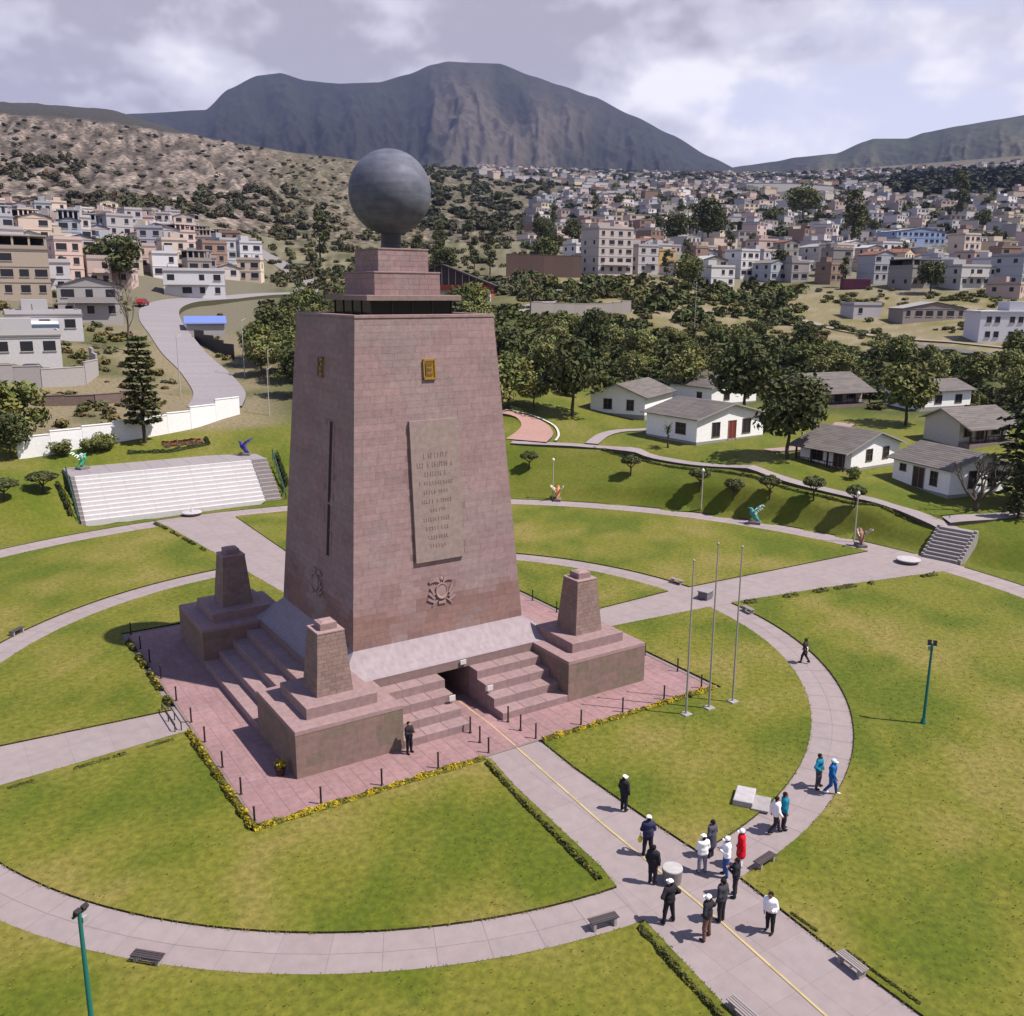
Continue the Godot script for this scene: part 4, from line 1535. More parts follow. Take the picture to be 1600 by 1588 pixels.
# meshes the smooth union of tapered capsules [a, b, radius at a, radius at b] on a grid, one vertex in each cell that the surface crosses
func net(g: Geo, bones: Array, cell: float, k: float, col: Color, xf := Transform3D.IDENTITY) -> void:
	var lo := Vector3.INF
	var hi := -Vector3.INF
	for b in bones:
		var r: float = maxf(b[2], b[3])
		for p in [b[0], b[1]]:
			lo = lo.min(p - Vector3.ONE * r)
			hi = hi.max(p + Vector3.ONE * r)
	lo -= Vector3.ONE * cell * 2.0
	var nx := int((hi.x - lo.x) / cell) + 4
	var ny := int((hi.y - lo.y) / cell) + 4
	var nz := int((hi.z - lo.z) / cell) + 4
	var f := PackedFloat32Array()
	f.resize(nx * ny * nz)
	f.fill(1.0)
	for b in bones:
		var pa: Vector3 = b[0]
		var ba: Vector3 = b[1] - pa
		var ll := maxf(ba.length_squared(), 1e-9)
		var ra: float = b[2]
		var rb: float = b[3]
		var m := maxf(ra, rb) + k + cell * 2.0
		var u := ((pa.min(b[1]) - Vector3.ONE * m - lo) / cell).floor()
		var w := ((pa.max(b[1]) + Vector3.ONE * m - lo) / cell).ceil()
		for z in range(maxi(int(u.z), 0), mini(int(w.z) + 1, nz)):
			for y in range(maxi(int(u.y), 0), mini(int(w.y) + 1, ny)):
				for x in range(maxi(int(u.x), 0), mini(int(w.x) + 1, nx)):
					var p := lo + Vector3(x, y, z) * cell - pa
					var t := clampf(p.dot(ba) / ll, 0.0, 1.0)
					var d := (p - ba * t).length() - lerpf(ra, rb, t)
					var i := x + nx * (y + ny * z)
					var o := f[i]
					var q := maxf(k - absf(o - d), 0.0) / k
					f[i] = minf(o, d) - q * q * k * 0.25
	var at := PackedInt32Array()
	at.resize(f.size())
	at.fill(-1)
	var vs := PackedVector3Array()
	var ns := PackedVector3Array()
	var corner := [0, 1, nx, nx + 1, nx * ny, nx * ny + 1, nx * ny + nx, nx * ny + nx + 1]
	var edges := [[0, 1], [2, 3], [4, 5], [6, 7], [0, 2], [1, 3], [4, 6], [5, 7], [0, 4], [1, 5], [2, 6], [3, 7]]
	for z in nz - 1:
		for y in ny - 1:
			for x in nx - 1:
				var i := x + nx * (y + ny * z)
				var inside := 0
				for q in 8:
					if f[i + corner[q]] < 0.0: inside += 1
				if inside == 0 or inside == 8: continue
				var sum := Vector3.ZERO
				var cnt := 0
				for e in edges:
					var a := f[i + corner[e[0]]]
					var b := f[i + corner[e[1]]]
					if (a < 0.0) != (b < 0.0):
						var t := a / (a - b)
						var p := Vector3(e[0] & 1, (e[0] >> 1) & 1, e[0] >> 2)
						var q := Vector3(e[1] & 1, (e[1] >> 1) & 1, e[1] >> 2)
						sum += p.lerp(q, t)
						cnt += 1
				var c: Array[float] = []
				for q in 8: c.append(f[i + corner[q]])
				at[i] = vs.size()
				vs.append(xf * (lo + (Vector3(x, y, z) + sum / cnt) * cell))
				ns.append((xf.basis * Vector3(c[1] + c[3] + c[5] + c[7] - c[0] - c[2] - c[4] - c[6], c[2] + c[3] + c[6] + c[7] - c[0] - c[1] - c[4] - c[5], c[4] + c[5] + c[6] + c[7] - c[0] - c[1] - c[2] - c[3])).normalized())
	var stepv := [1, nx, nx * ny]
	for z in range(1, nz - 1):
		for y in range(1, ny - 1):
			for x in range(1, nx - 1):
				var i := x + nx * (y + ny * z)
				for ax in 3:
					if (f[i] < 0.0) == (f[i + stepv[ax]] < 0.0): continue
					var s1: int = stepv[(ax + 1) % 3]
					var s2: int = stepv[(ax + 2) % 3]
					var q := [at[i], at[i - s1], at[i - s1 - s2], at[i - s2]]
					if q.min() < 0: continue
					if f[i] > 0.0: q.reverse()
					g.smooth(vs[q[0]], vs[q[1]], vs[q[2]], ns[q[0]], ns[q[1]], ns[q[2]], col)
					g.smooth(vs[q[0]], vs[q[2]], vs[q[3]], ns[q[0]], ns[q[2]], ns[q[3]], col)


func aim(from: Vector3, to: Vector3, front: Vector3) -> Transform3D:     # local -y runs from `from` to `to`
	var y := (from - to).normalized()
	var x := y.cross(front).normalized()
	return Transform3D(Basis(x, y, x.cross(y)), from)


var poses := []


# joints of one pose: elbows, wrists, knees, ankles (right side of the body is -x), lean of the trunk
func make_pose(elbow: Array, wrist: Array, knee: Array, ankle: Array, coat: float, bend := 0.0) -> void:
	var lean := Vector3(0, 0, bend)
	var torso := [[Vector3(-0.1, 1.36, 0) + lean, Vector3(0.1, 1.36, 0) + lean, 0.105, 0.105], [Vector3(0, 1.34, 0.015) + lean, Vector3(0, 1.08, 0.01) + lean * 0.5, 0.135, 0.12], [Vector3(-0.06, 1.08, 0) + lean * 0.5, Vector3(0.06, 1.08, 0) + lean * 0.5, 0.115, 0.115], [Vector3(-0.08, 0.93, 0), Vector3(0.08, 0.93, 0), 0.112, 0.112], [Vector3(0, 1.42, -0.01) + lean, Vector3(0, 1.52, 0.0) + lean * 1.1, 0.075, 0.058]]
	var arms := []
	var legs := []
	var g := Geo.new()
	var shoes := Geo.new()
	for i in 2:
		var s := 1.0 if i == 0 else -1.0
		var sh := Vector3(0.185 * s, 1.39, 0) + lean
		arms.append([sh, elbow[i], 0.058, 0.045])
		arms.append([elbow[i], wrist[i], 0.043, 0.03])
		var hip := Vector3(0.09 * s, 0.9, 0)
		legs.append([hip, knee[i], 0.092, 0.062])
		legs.append([knee[i], ankle[i], 0.06, 0.042])
		# hand with four unequal fingers and a thumb
		var hand := [[Vector3(0, -0.02, -0.022), Vector3(0, -0.085, -0.027), 0.016, 0.014], [Vector3(0, -0.02, 0.018), Vector3(0, -0.088, 0.026), 0.017, 0.014], [Vector3(0, 0.02, 0), Vector3(0, -0.03, 0), 0.026, 0.024]]
		var lens := [0.062, 0.078, 0.083, 0.072]
		for q in 4:
			var root := Vector3(0, -0.088, -0.03 + 0.02 * q)
			var bent := root + Vector3(-s * 0.012, -lens[q] * 0.5, 0)
			hand.append([root, bent, 0.0095, 0.0085])
			hand.append([bent, bent + Vector3(-s * 0.024, -lens[q] * 0.45, 0), 0.0085, 0.007])
		hand.append([Vector3(-s * 0.006, -0.028, 0.03), Vector3(-s * 0.018, -0.065, 0.056), 0.012, 0.01])
		hand.append([Vector3(-s * 0.018, -0.065, 0.056), Vector3(-s * 0.026, -0.092, 0.055), 0.01, 0.008])
		net(g, hand, 0.0075, 0.012, Color.WHITE, aim(wrist[i], wrist[i] + (wrist[i] - elbow[i]).normalized(), Vector3(0, 0.3, 1)))
		var foot: Vector3 = ankle[i]
		shoes.ball(Vector3(foot.x + 0.01 * s, foot.y - 0.035, foot.z + 0.065), Vector3(0.048, 0.052, 0.135), 10, Color.WHITE)
		shoes.ball(Vector3(foot.x, foot.y - 0.01, foot.z), Vector3(0.05, 0.07, 0.06), 8, Color.WHITE)
	# head: skull, jaw, nose, ears, neck; the eyes are small dark balls
	var hc := Vector3(0, 1.605, 0.01) + lean * 1.25
	var head := [[Vector3(0, 0.015, -0.015), Vector3(0, 0.0, 0.012), 0.093, 0.086], [Vector3(0, -0.06, 0.03), Vector3(0, -0.092, 0.05), 0.06, 0.036], [Vector3(0, -0.02, 0.1), Vector3(0, -0.05, 0.112), 0.008, 0.014], [Vector3(0.092, -0.01, -0.01), Vector3(0.095, -0.045, -0.005), 0.014, 0.01], [Vector3(-0.092, -0.01, -0.01), Vector3(-0.095, -0.045, -0.005), 0.014, 0.01], [Vector3(0, -0.08, -0.02), Vector3(0, -0.2, -0.03), 0.056, 0.062], [Vector3(-0.02, -0.075, 0.082), Vector3(0.02, -0.075, 0.082), 0.009, 0.009]]
	net(g, head, 0.011, 0.02, Color.WHITE, Transform3D(Basis.IDENTITY, hc))
	for s in [-1.0, 1.0]:
		g.ball(hc + Vector3(0.034 * s, -0.012, 0.088), Vector3(0.011, 0.008, 0.008), 6, Color(0.05, 0.04, 0.04))
	net(g, torso + arms + legs, 0.035, 0.05, Color.WHITE)
	var jacket := Geo.new()
	var jb: Array = thicker(torso.slice(0, 4), 0.03) + thicker(arms, 0.022)
	if coat > 0.0:
		jb.append([Vector3(0, 1.0, 0.0), Vector3(0, 1.0 - coat, 0.0), 0.17, 0.2])
		jb.append([Vector3(-0.06, 0.95, 0), Vector3(-0.08, 1.0 - coat, 0), 0.13, 0.16])
		jb.append([Vector3(0.06, 0.95, 0), Vector3(0.08, 1.0 - coat, 0), 0.13, 0.16])
	net(jacket, jb, 0.028, 0.05, Color.WHITE)
	var trousers := Geo.new()
	net(trousers, thicker([torso[3]], 0.022) + thicker(legs, 0.02), 0.028, 0.04, Color.WHITE)
	var hair := Geo.new()
	hair.ball(hc + Vector3(0, 0.026, -0.026), Vector3(0.103, 0.098, 0.108), 14, Color.WHITE)
	hair.ball(hc + Vector3(0, -0.03, -0.062), Vector3(0.08, 0.075, 0.055), 10, Color.WHITE)
	var cap := Geo.new()
	cap.lathe([Vector2(0.112, -0.005), Vector2(0.114, 0.03), Vector2(0.104, 0.075), Vector2(0.07, 0.11), Vector2(0.0, 0.122)], 16, Color.WHITE, hc + Vector3(0, 0.012, -0.01))
	cap.ball(hc + Vector3(0, 0.012, 0.12), Vector3(0.085, 0.009, 0.075), 12, Color.WHITE)
	poses.append({"body": g.mesh(), "jacket": jacket.mesh(), "trousers": trousers.mesh(), "shoes": shoes.mesh(), "hair": hair.mesh(), "cap": cap.mesh()})


func thicker(list: Array, by: float) -> Array:
	var out := []
	for b in list: out.append([b[0], b[1], b[2] + by, b[3] + by])
	return out


func tinted(kind: String, c: Color) -> StandardMaterial3D:
	var key := kind + c.to_html()
	if not M.has(key):
		var m: StandardMaterial3D = M[kind].duplicate()
		m.albedo_color = c
		M[key] = m
	return M[key]


func make_people() -> void:
	make_pose([Vector3(0.25, 1.12, -0.03), Vector3(-0.25, 1.12, -0.03)], [Vector3(0.235, 0.88, 0.06), Vector3(-0.235, 0.88, 0.06)], [Vector3(0.1, 0.5, 0.02), Vector3(-0.1, 0.5, 0.02)], [Vector3(0.1, 0.09, -0.01), Vector3(-0.1, 0.09, -0.01)], 0.0)
	make_pose([Vector3(0.25, 1.12, 0.04), Vector3(-0.25, 1.12, 0.04)], [Vector3(0.1, 1.2, 0.27), Vector3(-0.1, 1.18, 0.27)], [Vector3(0.12, 0.5, 0.02), Vector3(-0.12, 0.5, 0.02)], [Vector3(0.15, 0.09, -0.01), Vector3(-0.14, 0.09, 0.0)], 0.0)
	make_pose([Vector3(0.24, 1.13, -0.12), Vector3(-0.24, 1.13, 0.06)], [Vector3(0.23, 0.9, -0.1), Vector3(-0.22, 0.93, 0.2)], [Vector3(0.1, 0.51, 0.17), Vector3(-0.1, 0.5, 0.0)], [Vector3(0.09, 0.09, 0.24), Vector3(-0.09, 0.14, -0.26)], 0.0, 0.03)
	make_pose([Vector3(0.36, 1.17, -0.06), Vector3(-0.36, 1.17, -0.06)], [Vector3(0.2, 1.0, 0.1), Vector3(-0.2, 1.0, 0.1)], [Vector3(0.16, 0.5, 0.02), Vector3(-0.16, 0.5, 0.02)], [Vector3(0.21, 0.09, -0.01), Vector3(-0.21, 0.09, -0.01)], 0.0)
	make_pose([Vector3(0.26, 1.12, -0.02), Vector3(-0.26, 1.12, -0.02)], [Vector3(0.25, 0.9, 0.09), Vector3(-0.25, 0.9, 0.09)], [Vector3(0.09, 0.5, 0.02), Vector3(-0.09, 0.5, 0.02)], [Vector3(0.09, 0.09, -0.01), Vector3(-0.09, 0.09, -0.01)], 0.42)
	make_pose([Vector3(0.24, 1.12, 0.08), Vector3(-0.26, 1.12, -0.03)], [Vector3(0.16, 1.1, 0.33), Vector3(-0.22, 0.9, 0.1)], [Vector3(0.11, 0.5, 0.05), Vector3(-0.11, 0.5, -0.02)], [Vector3(0.12, 0.09, 0.05), Vector3(-0.12, 0.09, -0.08)], 0.0, 0.12)
	var black := Color8(33, 33, 40)
	var dark := Color8(52, 52, 60)
	var navy := Color8(42, 44, 74)
	var white := Color8(226, 226, 232)
	var teal := Color8(12, 106, 136)
	var blue := Color8(18, 88, 152)
	# x, z, pose, facing, size, jacket, trousers, cap colour (black = dark hair, no cap), label
	var list := [
		[0.58, 20.82, 0, 100, 1.0, black, black, white, "lone person in black with a white cap standing nearest the monument on the front path"],
		[-0.76, 23.93, 1, 150, 1.05, navy, black, white, "person in a navy top with a white cap holding a yellow bag"],
		[-1.82, 25.43, 0, 120, 0.98, black, black, black, "dark-haired person in black standing left of the grey drum"],
		[-2.85, 27.48, 3, 175, 1.03, black, black, white, "person in black with a white cap, feet apart, just before the grey drum"],
		[-2.3, 28.84, 3, 200, 1.02, black, Color8(104, 78, 68), white, "person in a black jacket and tan trousers nearest the camera on the yellow line"],
		[-1.19, 28.45, 0, 190, 1.03, dark, Color8(40, 40, 46), black, "person all in charcoal grey standing on the yellow line"],
		[0.3, 27.71, 1, 215, 0.96, black, Color8(45, 42, 48), black, "person in a short black coat in front of the one in red"],
		[0.92, 26.61, 1, 240, 1.0, white, Color8(48, 82, 146), white, "person in a white shirt, blue jeans and white cap"],
		[0.29, 25.96, 1, 160, 0.98, Color8(222, 222, 224), Color8(120, 120, 140), white, "person in a pale jacket, grey trousers and white cap beside the lawn corner"],
		[1.35, 25.38, 4, 190, 0.98, Color8(66, 66, 80), Color8(58, 58, 66), black, "dark-haired person in a long charcoal coat by the lawn corner"],
		[1.88, 26.48, 4, 230, 0.96, Color8(188, 12, 34), white, white, "person in a long red coat and white cap"],
		[4.83, 25.6, 2, 60, 1.0, Color8(230, 224, 232), Color8(56, 46, 54), black, "person in a white shirt and dark trousers walking beside one in teal"],
		[5.38, 25.6, 0, 50, 1.02, teal, Color8(44, 46, 60), black, "person in a teal jacket beside the pale stone block"],
		[9.41, 24.13, 3, 20, 1.0, teal, Color8(70, 66, 76), black, "person in a teal jacket and dark trousers with hands on hips on the ring path"],
		[9.49, 24.78, 2, 30, 1.0, blue, Color8(28, 74, 132), Color8(180, 220, 240), "person all in blue with a pale cap on the ring path"],
		[20.81, 13.85, 2, 200, 0.94, Color8(52, 42, 48), Color8(40, 36, 42), black, "person in dark clothes with a white bag walking alone on the far ring path"],
		[-0.12, 29.79, 5, 290, 0.98, Color8(228, 226, 238), Color8(34, 34, 40), black, "person in a white shirt and black trousers leaning forward beside the right lawn edge"],
		[-5.04, 11.13, 1, 20, 0.98, black, Color8(28, 26, 32), black, "guard in black standing by the left front steps of the monument"],
	]
	var i := 0
	for e in list:
		var t := thing("person", e[8], "person", Vector3(e[0], 0.13 if e[1] < 13.0 and absf(e[0]) < 13.0 else 0.02, e[1]), deg_to_rad(e[3]), "people on the paths")
		if e[1] < 13.0 and absf(e[0]) < 13.0: t.position.y = 0.062
		t.scale = Vector3.ONE * e[4]
		var pose: Dictionary = poses[e[2]]
		put("body", pose.body, tinted("skin", [Color8(150, 104, 80), Color8(128, 86, 66), Color8(166, 118, 92)][i % 3]), t)
		put("jacket", pose.jacket, tinted("cloth", e[5]), t)
		put("trousers", pose.trousers, tinted("cloth", e[6]), t)
		put("shoes", pose.shoes, tinted("cloth", Color8(28, 26, 28) if i != 14 else white), t)
		put("hair", pose.hair, tinted("cloth", Color8(24, 20, 20)), t)
		if e[7] != black: put("cap", pose.cap, tinted("cloth", e[7]), t)
		i += 1
	var g := Geo.new()
	g.ball(Vector3(0, 0.16, 0), Vector3(0.12, 0.16, 0.07), 10, S(214, 206, 70))
	g.tube(Vector3(0.05, 0.28, 0), Vector3(0, 0.46, 0), 0.012, 0.012, 5, S(190, 180, 60))
	g.tube(Vector3(-0.05, 0.28, 0), Vector3(0, 0.46, 0), 0.012, 0.012, 5, S(190, 180, 60))
	var bag := put("bag", g.mesh(), M["cloth"])
	bag.position = Vector3(-1.02, 0.6, 23.75)
	tag(bag, "small yellow bag carried by the person in the navy top", "bag")
	g = Geo.new()
	g.ball(Vector3(0, 0.15, 0), Vector3(0.13, 0.17, 0.08), 10, S(224, 222, 220))
	bag = put("bag", g.mesh(), M["cloth"])
	bag.position = Vector3(20.72, 0.85, 13.98)
	tag(bag, "white bag held by the person walking alone on the far ring path", "bag")


# ---------- things in the park ----------

func make_furniture() -> void:
	var stone: Material = M["stone"]
	var pale := Color(0.30, 0.285, 0.275)
	# bollards along the edge of the platform
	var spots := []
	for x in [-13.45, -10.46, -7.5, -4.55, -1.72, 1.11, 4.0, 6.83, 9.82, 12.68]: spots.append(Vector3(x, 0.0, 13.2))
	for x in [-1.53, 0.94]: spots.append(Vector3(x, 0.06, 12.05))
	for x in [-1.40, 0.92]: spots.append(Vector3(x, 0.06, 10.88))
	for z in [10.5, 7.6, 4.55, 1.95, -1.2, -4.8, -7.7, -10.3, -13.2]: spots.append(Vector3(-13.2, 0.0, z))
	for z in [10.66, 7.7, 4.8, -1.8, -4.84, -7.8, -10.6, -13.2]: spots.append(Vector3(13.2, 0.0, z))
	var names := {0: "front left corner of", 9: "right end of the front edge of", 10: "left of the entrance, second from the path, on", 11: "right of the entrance, second from the path, on", 12: "left of the entrance opening on", 13: "right of the entrance opening on", 4: "left of the front path at", 5: "right of the front path at"}
	for i in spots.size():
		var where: String = names.get(i, "")
		if where == "":
			where = ("%s from the left along the front edge of" % ["first", "second", "third", "fourth", "fifth", "sixth", "seventh", "eighth", "ninth", "tenth"][i]) if i < 10 else ("%s from the front along the left edge of" % ["first", "second", "third", "fourth", "fifth", "sixth", "seventh", "eighth", "ninth"][i - 14]) if i < 23 else ("%s from the front along the right edge of" % ["first", "second", "third", "fourth", "fifth", "sixth", "seventh", "eighth"][i - 23])
		var t := thing("bollard", "thin dark bollard, %s the pink platform" % where, "bollard", spots[i], 0.0, "bollards around the platform")
		var g := Geo.new()
		g.lathe([Vector2(0.08, 0.0), Vector2(0.08, 0.08), Vector2(0.045, 0.11), Vector2(0.042, 0.82)], 10, Color(0.035, 0.025, 0.028))
		put("post", g.mesh(), M["metal"], t)
		g = Geo.new()
		g.lathe([Vector2(0.042, 0.82), Vector2(0.055, 0.85), Vector2(0.052, 0.9), Vector2(0.0, 0.92)], 10, Color(0.06, 0.05, 0.055))
		put("cap", g.mesh(), M["metal"], t)
	# hedges round the platform and along the front path
	var gold := Color(0.30, 0.225, 0.010)
	var leafy := Color(0.10, 0.095, 0.012)
	var green := Color(0.055, 0.062, 0.014)
	hedge("hedge", "low golden-flowered hedge along the front edge of the pink platform, left of the path", [-13.65, 13.65, -2.2, 13.65], 0.42, 0.34, leafy, gold, 0.5, 0.075, 420.0)
	hedge("hedge", "low golden-flowered hedge along the front edge of the pink platform, right of the path", [1.25, 13.65, 13.3, 13.65], 0.42, 0.34, leafy, gold, 0.5, 0.075, 420.0)
	hedge("hedge", "patchy low hedge along the left edge of the platform near its front corner", [-13.65, 13.6, -13.65, 3.1], 0.46, 0.42, leafy * 0.9, gold, 0.33, 0.08, 380.0)
	hedge("hedge", "dark patchy low hedge along the left edge of the platform beyond the side path", [-13.65, -0.6, -13.65, -11.6], 0.5, 0.45, green, gold, 0.18, 0.085, 330.0, 0.03, 0.3)
	hedge("hedge", "loose dark green hedge along the left side of the front path nearer the monument", [-2.35, 14.1, -2.75, 17.0, -3.1, 20.6, -3.45, 24.2], 0.34, 0.27, green, leafy, 0.3, 0.08, 300.0, 0.05)
	hedge("hedge", "loose dark green hedge along the left side of the front path nearest the camera", [-3.95, 27.2, -4.4, 30.2, -4.9, 34.5], 0.34, 0.27, green, leafy, 0.3, 0.08, 300.0, 0.05)
	hedge("hedge", "thin dark hedge along the right side of the front path near the bench", [1.25, 29.6, 1.2, 36.5], 0.22, 0.15, green * 0.9, leafy, 0.1, 0.07, 200.0, 0.05, 0.3)
	hedge("hedge", "ragged low bushes along the near side of the right path", [26.0, 4.05, 34.5, 5.35, 45.5, 7.5], 0.7, 0.4, green, leafy, 0.1, 0.11, 90.0, 0.05, 0.55)
	hedge("hedge", "low bushes along the left edge of the path to the white tiers", [-3.5, -31.0, -5.0, -44.5], 0.45, 0.28, green, leafy, 0.2, 0.1, 110.0, 0.05, 0.35)
	hedge("hedge", "low bushes edging the near side of the left path", [-22.0, 4.35, -14.5, 3.5], 0.35, 0.16, green, leafy, 0.2, 0.07, 130.0, 0.05, 0.4)
	# flagpoles
	var where_f := ["left", "middle", "right"]
	var high := [8.6, 9.3, 8.9]
	for i in 3:
		var t := thing("flagpole", "tall bare pale flagpole, %s one of the three on the lawn" % where_f[i], "flagpole", Vector3([9.49, 11.1, 12.81][i], 0.09, [15.31, 15.41, 15.52][i]), 0.0, "flagpoles right of the monument")
		var g := Geo.new()
		g.tube(Vector3.ZERO, Vector3(0, high[i], 0), 0.062, 0.035, 10, Color(0.34, 0.33, 0.33))
		put("pole", g.mesh(), M["metal"], t)
		g = Geo.new()
		g.ball(Vector3(0, high[i] + 0.05, 0), Vector3.ONE * 0.07, 10, Color(0.3, 0.3, 0.3))
		put("finial", g.mesh(), M["metal"], t)
		g = Geo.new()
		g.block(Vector3(0, 0.02, 0), Vector3(0.5, 0.12, 0.5), 0.02, pale)
		put("foot", g.mesh(), stone, t)
	# green lamp posts
	for i in 2:
		var t := thing("lamp_post", ["green lamp post with dark floodlights standing at the near left lawn", "green lamp post with dark floodlights standing on the right lawn"][i], "lamp post", [Vector3(-21.32, 0.09, 22.2), Vector3(19.42, 0.09, 22.85)][i], [0.6, 2.2][i], "green lamp posts")
		var g := Geo.new()
		g.tube(Vector3.ZERO, Vector3(0, 4.5, 0), 0.085, 0.06, 10, Color(0.018, 0.13, 0.115))
		g.lathe([Vector2(0.15, 0.0), Vector2(0.15, 0.06), Vector2(0.09, 0.3)], 10, Color(0.018, 0.12, 0.105))
		put("post", g.mesh(), M["paint"], t)
		g = Geo.new()
		g.box(Vector3(0, 4.42, 0), Vector3(0.5, 0.06, 0.06), Color(0.02, 0.1, 0.09))
		put("crossbar", g.mesh(), M["paint"], t)
		for s in [-1, 1]:
			g = Geo.new()
			g.frustum(Vector3(0.13 * s, 4.46, 0.02), 0.17, 0.1, 0.2, 0.15, 0.2, Color(0.03, 0.026, 0.03), Basis(Vector3.RIGHT, 0.5))
			put("floodlight", g.mesh(), M["metal"], t)
		g = Geo.new()
		g.block(Vector3(0.1, 4.2, 0.05), Vector3(0.16, 0.2, 0.12), 0.02, Color(0.25, 0.26, 0.26))
		put("junction_box", g.mesh(), M["paint"], t)
	# benches
	var benches := [[-19.16, 19.5, -0.785, "dark slatted bench at the outer edge of the ring path, lower left"], [0.75, 32.6, 1.5, "pale bench beside the right edge of the front path, nearest the camera"], [-4.96, 26.35, -0.17, "dark bench where the ring path meets the front path, on the left"], [25.2, -2.35, -1.45, "small bench beyond the crossing of the right path, at the lawn corner"], [24.9, 5.35, 1.4, "pale bench at the near side of the right path crossing"], [-19.5, -17.4, 0.785, "small dark bench beside the ring path at the far left"], [2.75, 26.95, 0.13, "low dark bench behind the person in red"], [-3.95, 32.1, 1.55, "bench half hidden by the hedge at the bottom of the front path"]]
	for b in benches:
		var t := thing("bench", b[3], "bench", Vector3(b[0], 0.01, b[1]), b[2], "park benches")
		t.scale = Vector3.ONE * 0.86
		var col := Color(0.055, 0.045, 0.05) if b[3].contains("dark") else Color(0.24, 0.21, 0.21)
		for s in 4:
			var g := Geo.new()
			g.block(Vector3(0, 0.40, -0.165 + 0.11 * s), Vector3(1.3, 0.05, 0.09), 0.01, vary(col, 0.15))
			put("slat", g.mesh(), M["paint"], t)
		for s in [-1, 1]:
			var g := Geo.new()
			g.block(Vector3(0.48 * s, 0.185, 0), Vector3(0.12, 0.37, 0.38), 0.02, pale)
			put("leg", g.mesh(), stone, t)
	# low block at the crossing, round discs, drum, stone slab, barrier, plant pot, signs
	var t := thing("litter_bin", "squat grey box bin in the middle of the right path crossing", "bin", Vector3(24.5, 0.012, 1.5), 0.3)
	var g := Geo.new()
	g.block(Vector3(0, 0.32, 0), Vector3(0.95, 0.5, 0.75), 0.04, Color(0.16, 0.15, 0.17))
	put("body", g.mesh(), stone, t)
	g = Geo.new()
	g.block(Vector3(0, 0.62, 0), Vector3(1.05, 0.09, 0.85), 0.03, Color(0.27, 0.25, 0.27))
	put("lid", g.mesh(), stone, t)
	for e in [[-0.95, -45.3, "low round white-topped disc on the path at the foot of the white tiers"], [45.9, 3.8, "low round white-topped disc at the outer end of the right path"]]:
		t = thing("stone_disc", e[2], "stone disc", Vector3(e[0], 0.02, e[1]), 0.0, "round discs at the path ends")
		g = Geo.new()
		g.lathe([Vector2(0.62, 0.0), Vector2(0.75, 0.05), Vector2(0.98, 0.26), Vector2(1.0, 0.32)], 28, Color(0.20, 0.18, 0.18))
		put("base", g.mesh(), stone, t)
		g = Geo.new()
		g.lathe([Vector2(1.0, 0.32), Vector2(0.96, 0.36), Vector2(0.5, 0.4), Vector2(0.0, 0.41)], 28, Color(0.42, 0.40, 0.42))
		put("top", g.mesh(), stone, t)
		if e[0] < 0.0:
			g = Geo.new()
			g.tube(Vector3(0, 0.4, 0), Vector3(0, 0.95, 0), 0.12, 0.03, 8, Color(0.55, 0.54, 0.54))
			put("pointer", g.mesh(), M["paint"], t)
	t = thing("stone_drum", "grey drum-shaped stone pedestal with a pale top on the yellow line", "stone pedestal", Vector3(-1.1, 0.02, 25.75))
	g = Geo.new()
	g.lathe([Vector2(0.33, 0.0), Vector2(0.35, 0.03), Vector2(0.39, 0.5), Vector2(0.40, 0.58)], 28, Color(0.20, 0.185, 0.19))
	put("body", g.mesh(), stone, t)
	g = Geo.new()
	g.lathe([Vector2(0.40, 0.58), Vector2(0.395, 0.63), Vector2(0.36, 0.645), Vector2(0.0, 0.66)], 28, Color(0.40, 0.385, 0.385))
	put("top", g.mesh(), stone, t)
	t = thing("stone_slab", "pale grey stone block lying at the edge of the lawn by the ring path", "stone block", Vector3(5.7, 0.09, 23.1), 0.62)
	g = Geo.new()
	g.block(Vector3(0, 0.14, 0), Vector3(1.35, 0.28, 0.85), 0.03, Color(0.40, 0.38, 0.40))
	put("block", g.mesh(), stone, t)
	g = Geo.new()
	g.block(Vector3(-0.15, 0.03, 0.75), Vector3(1.25, 0.1, 0.75), 0.02, Color(0.30, 0.28, 0.29))
	put("step", g.mesh(), stone, t)
	t = thing("barrier", "low dark metal barrier across the end of the left path", "barrier", Vector3(-13.85, 0.012, 1.1))
	for s in 2:
		g = Geo.new()
		g.tube(Vector3(-0.32 * s, 0.42, -1.45), Vector3(-0.32 * s, 0.42, 1.45), 0.035, 0.035, 8, Color(0.04, 0.035, 0.05))
		put("rail", g.mesh(), M["metal"], t)
		for z in [-1.4, 0.0, 1.4]:
			g = Geo.new()
			g.tube(Vector3(-0.32 * s, 0.0, z), Vector3(-0.32 * s, 0.42, z), 0.03, 0.03, 8, Color(0.04, 0.035, 0.05))
			put("leg", g.mesh(), M["metal"], t)
	t = thing("plant_pot", "dark pot with a yellow flowering plant in the pedestal's shade", "plant pot", Vector3(-11.1, 0.062, 9.75))
	g = Geo.new()
	g.lathe([Vector2(0.18, 0.0), Vector2(0.27, 0.36), Vector2(0.29, 0.4), Vector2(0.24, 0.4), Vector2(0.0, 0.36)], 14, Color(0.06, 0.035, 0.03))
	put("pot", g.mesh(), stone, t)
	put("plant", crown_mesh([[Vector3(0, 0.55, 0), Vector3(0.3, 0.24, 0.3)]], 190, 0.085, Color(0.34, 0.24, 0.02), 77, 0.6), M["leaf"], t)
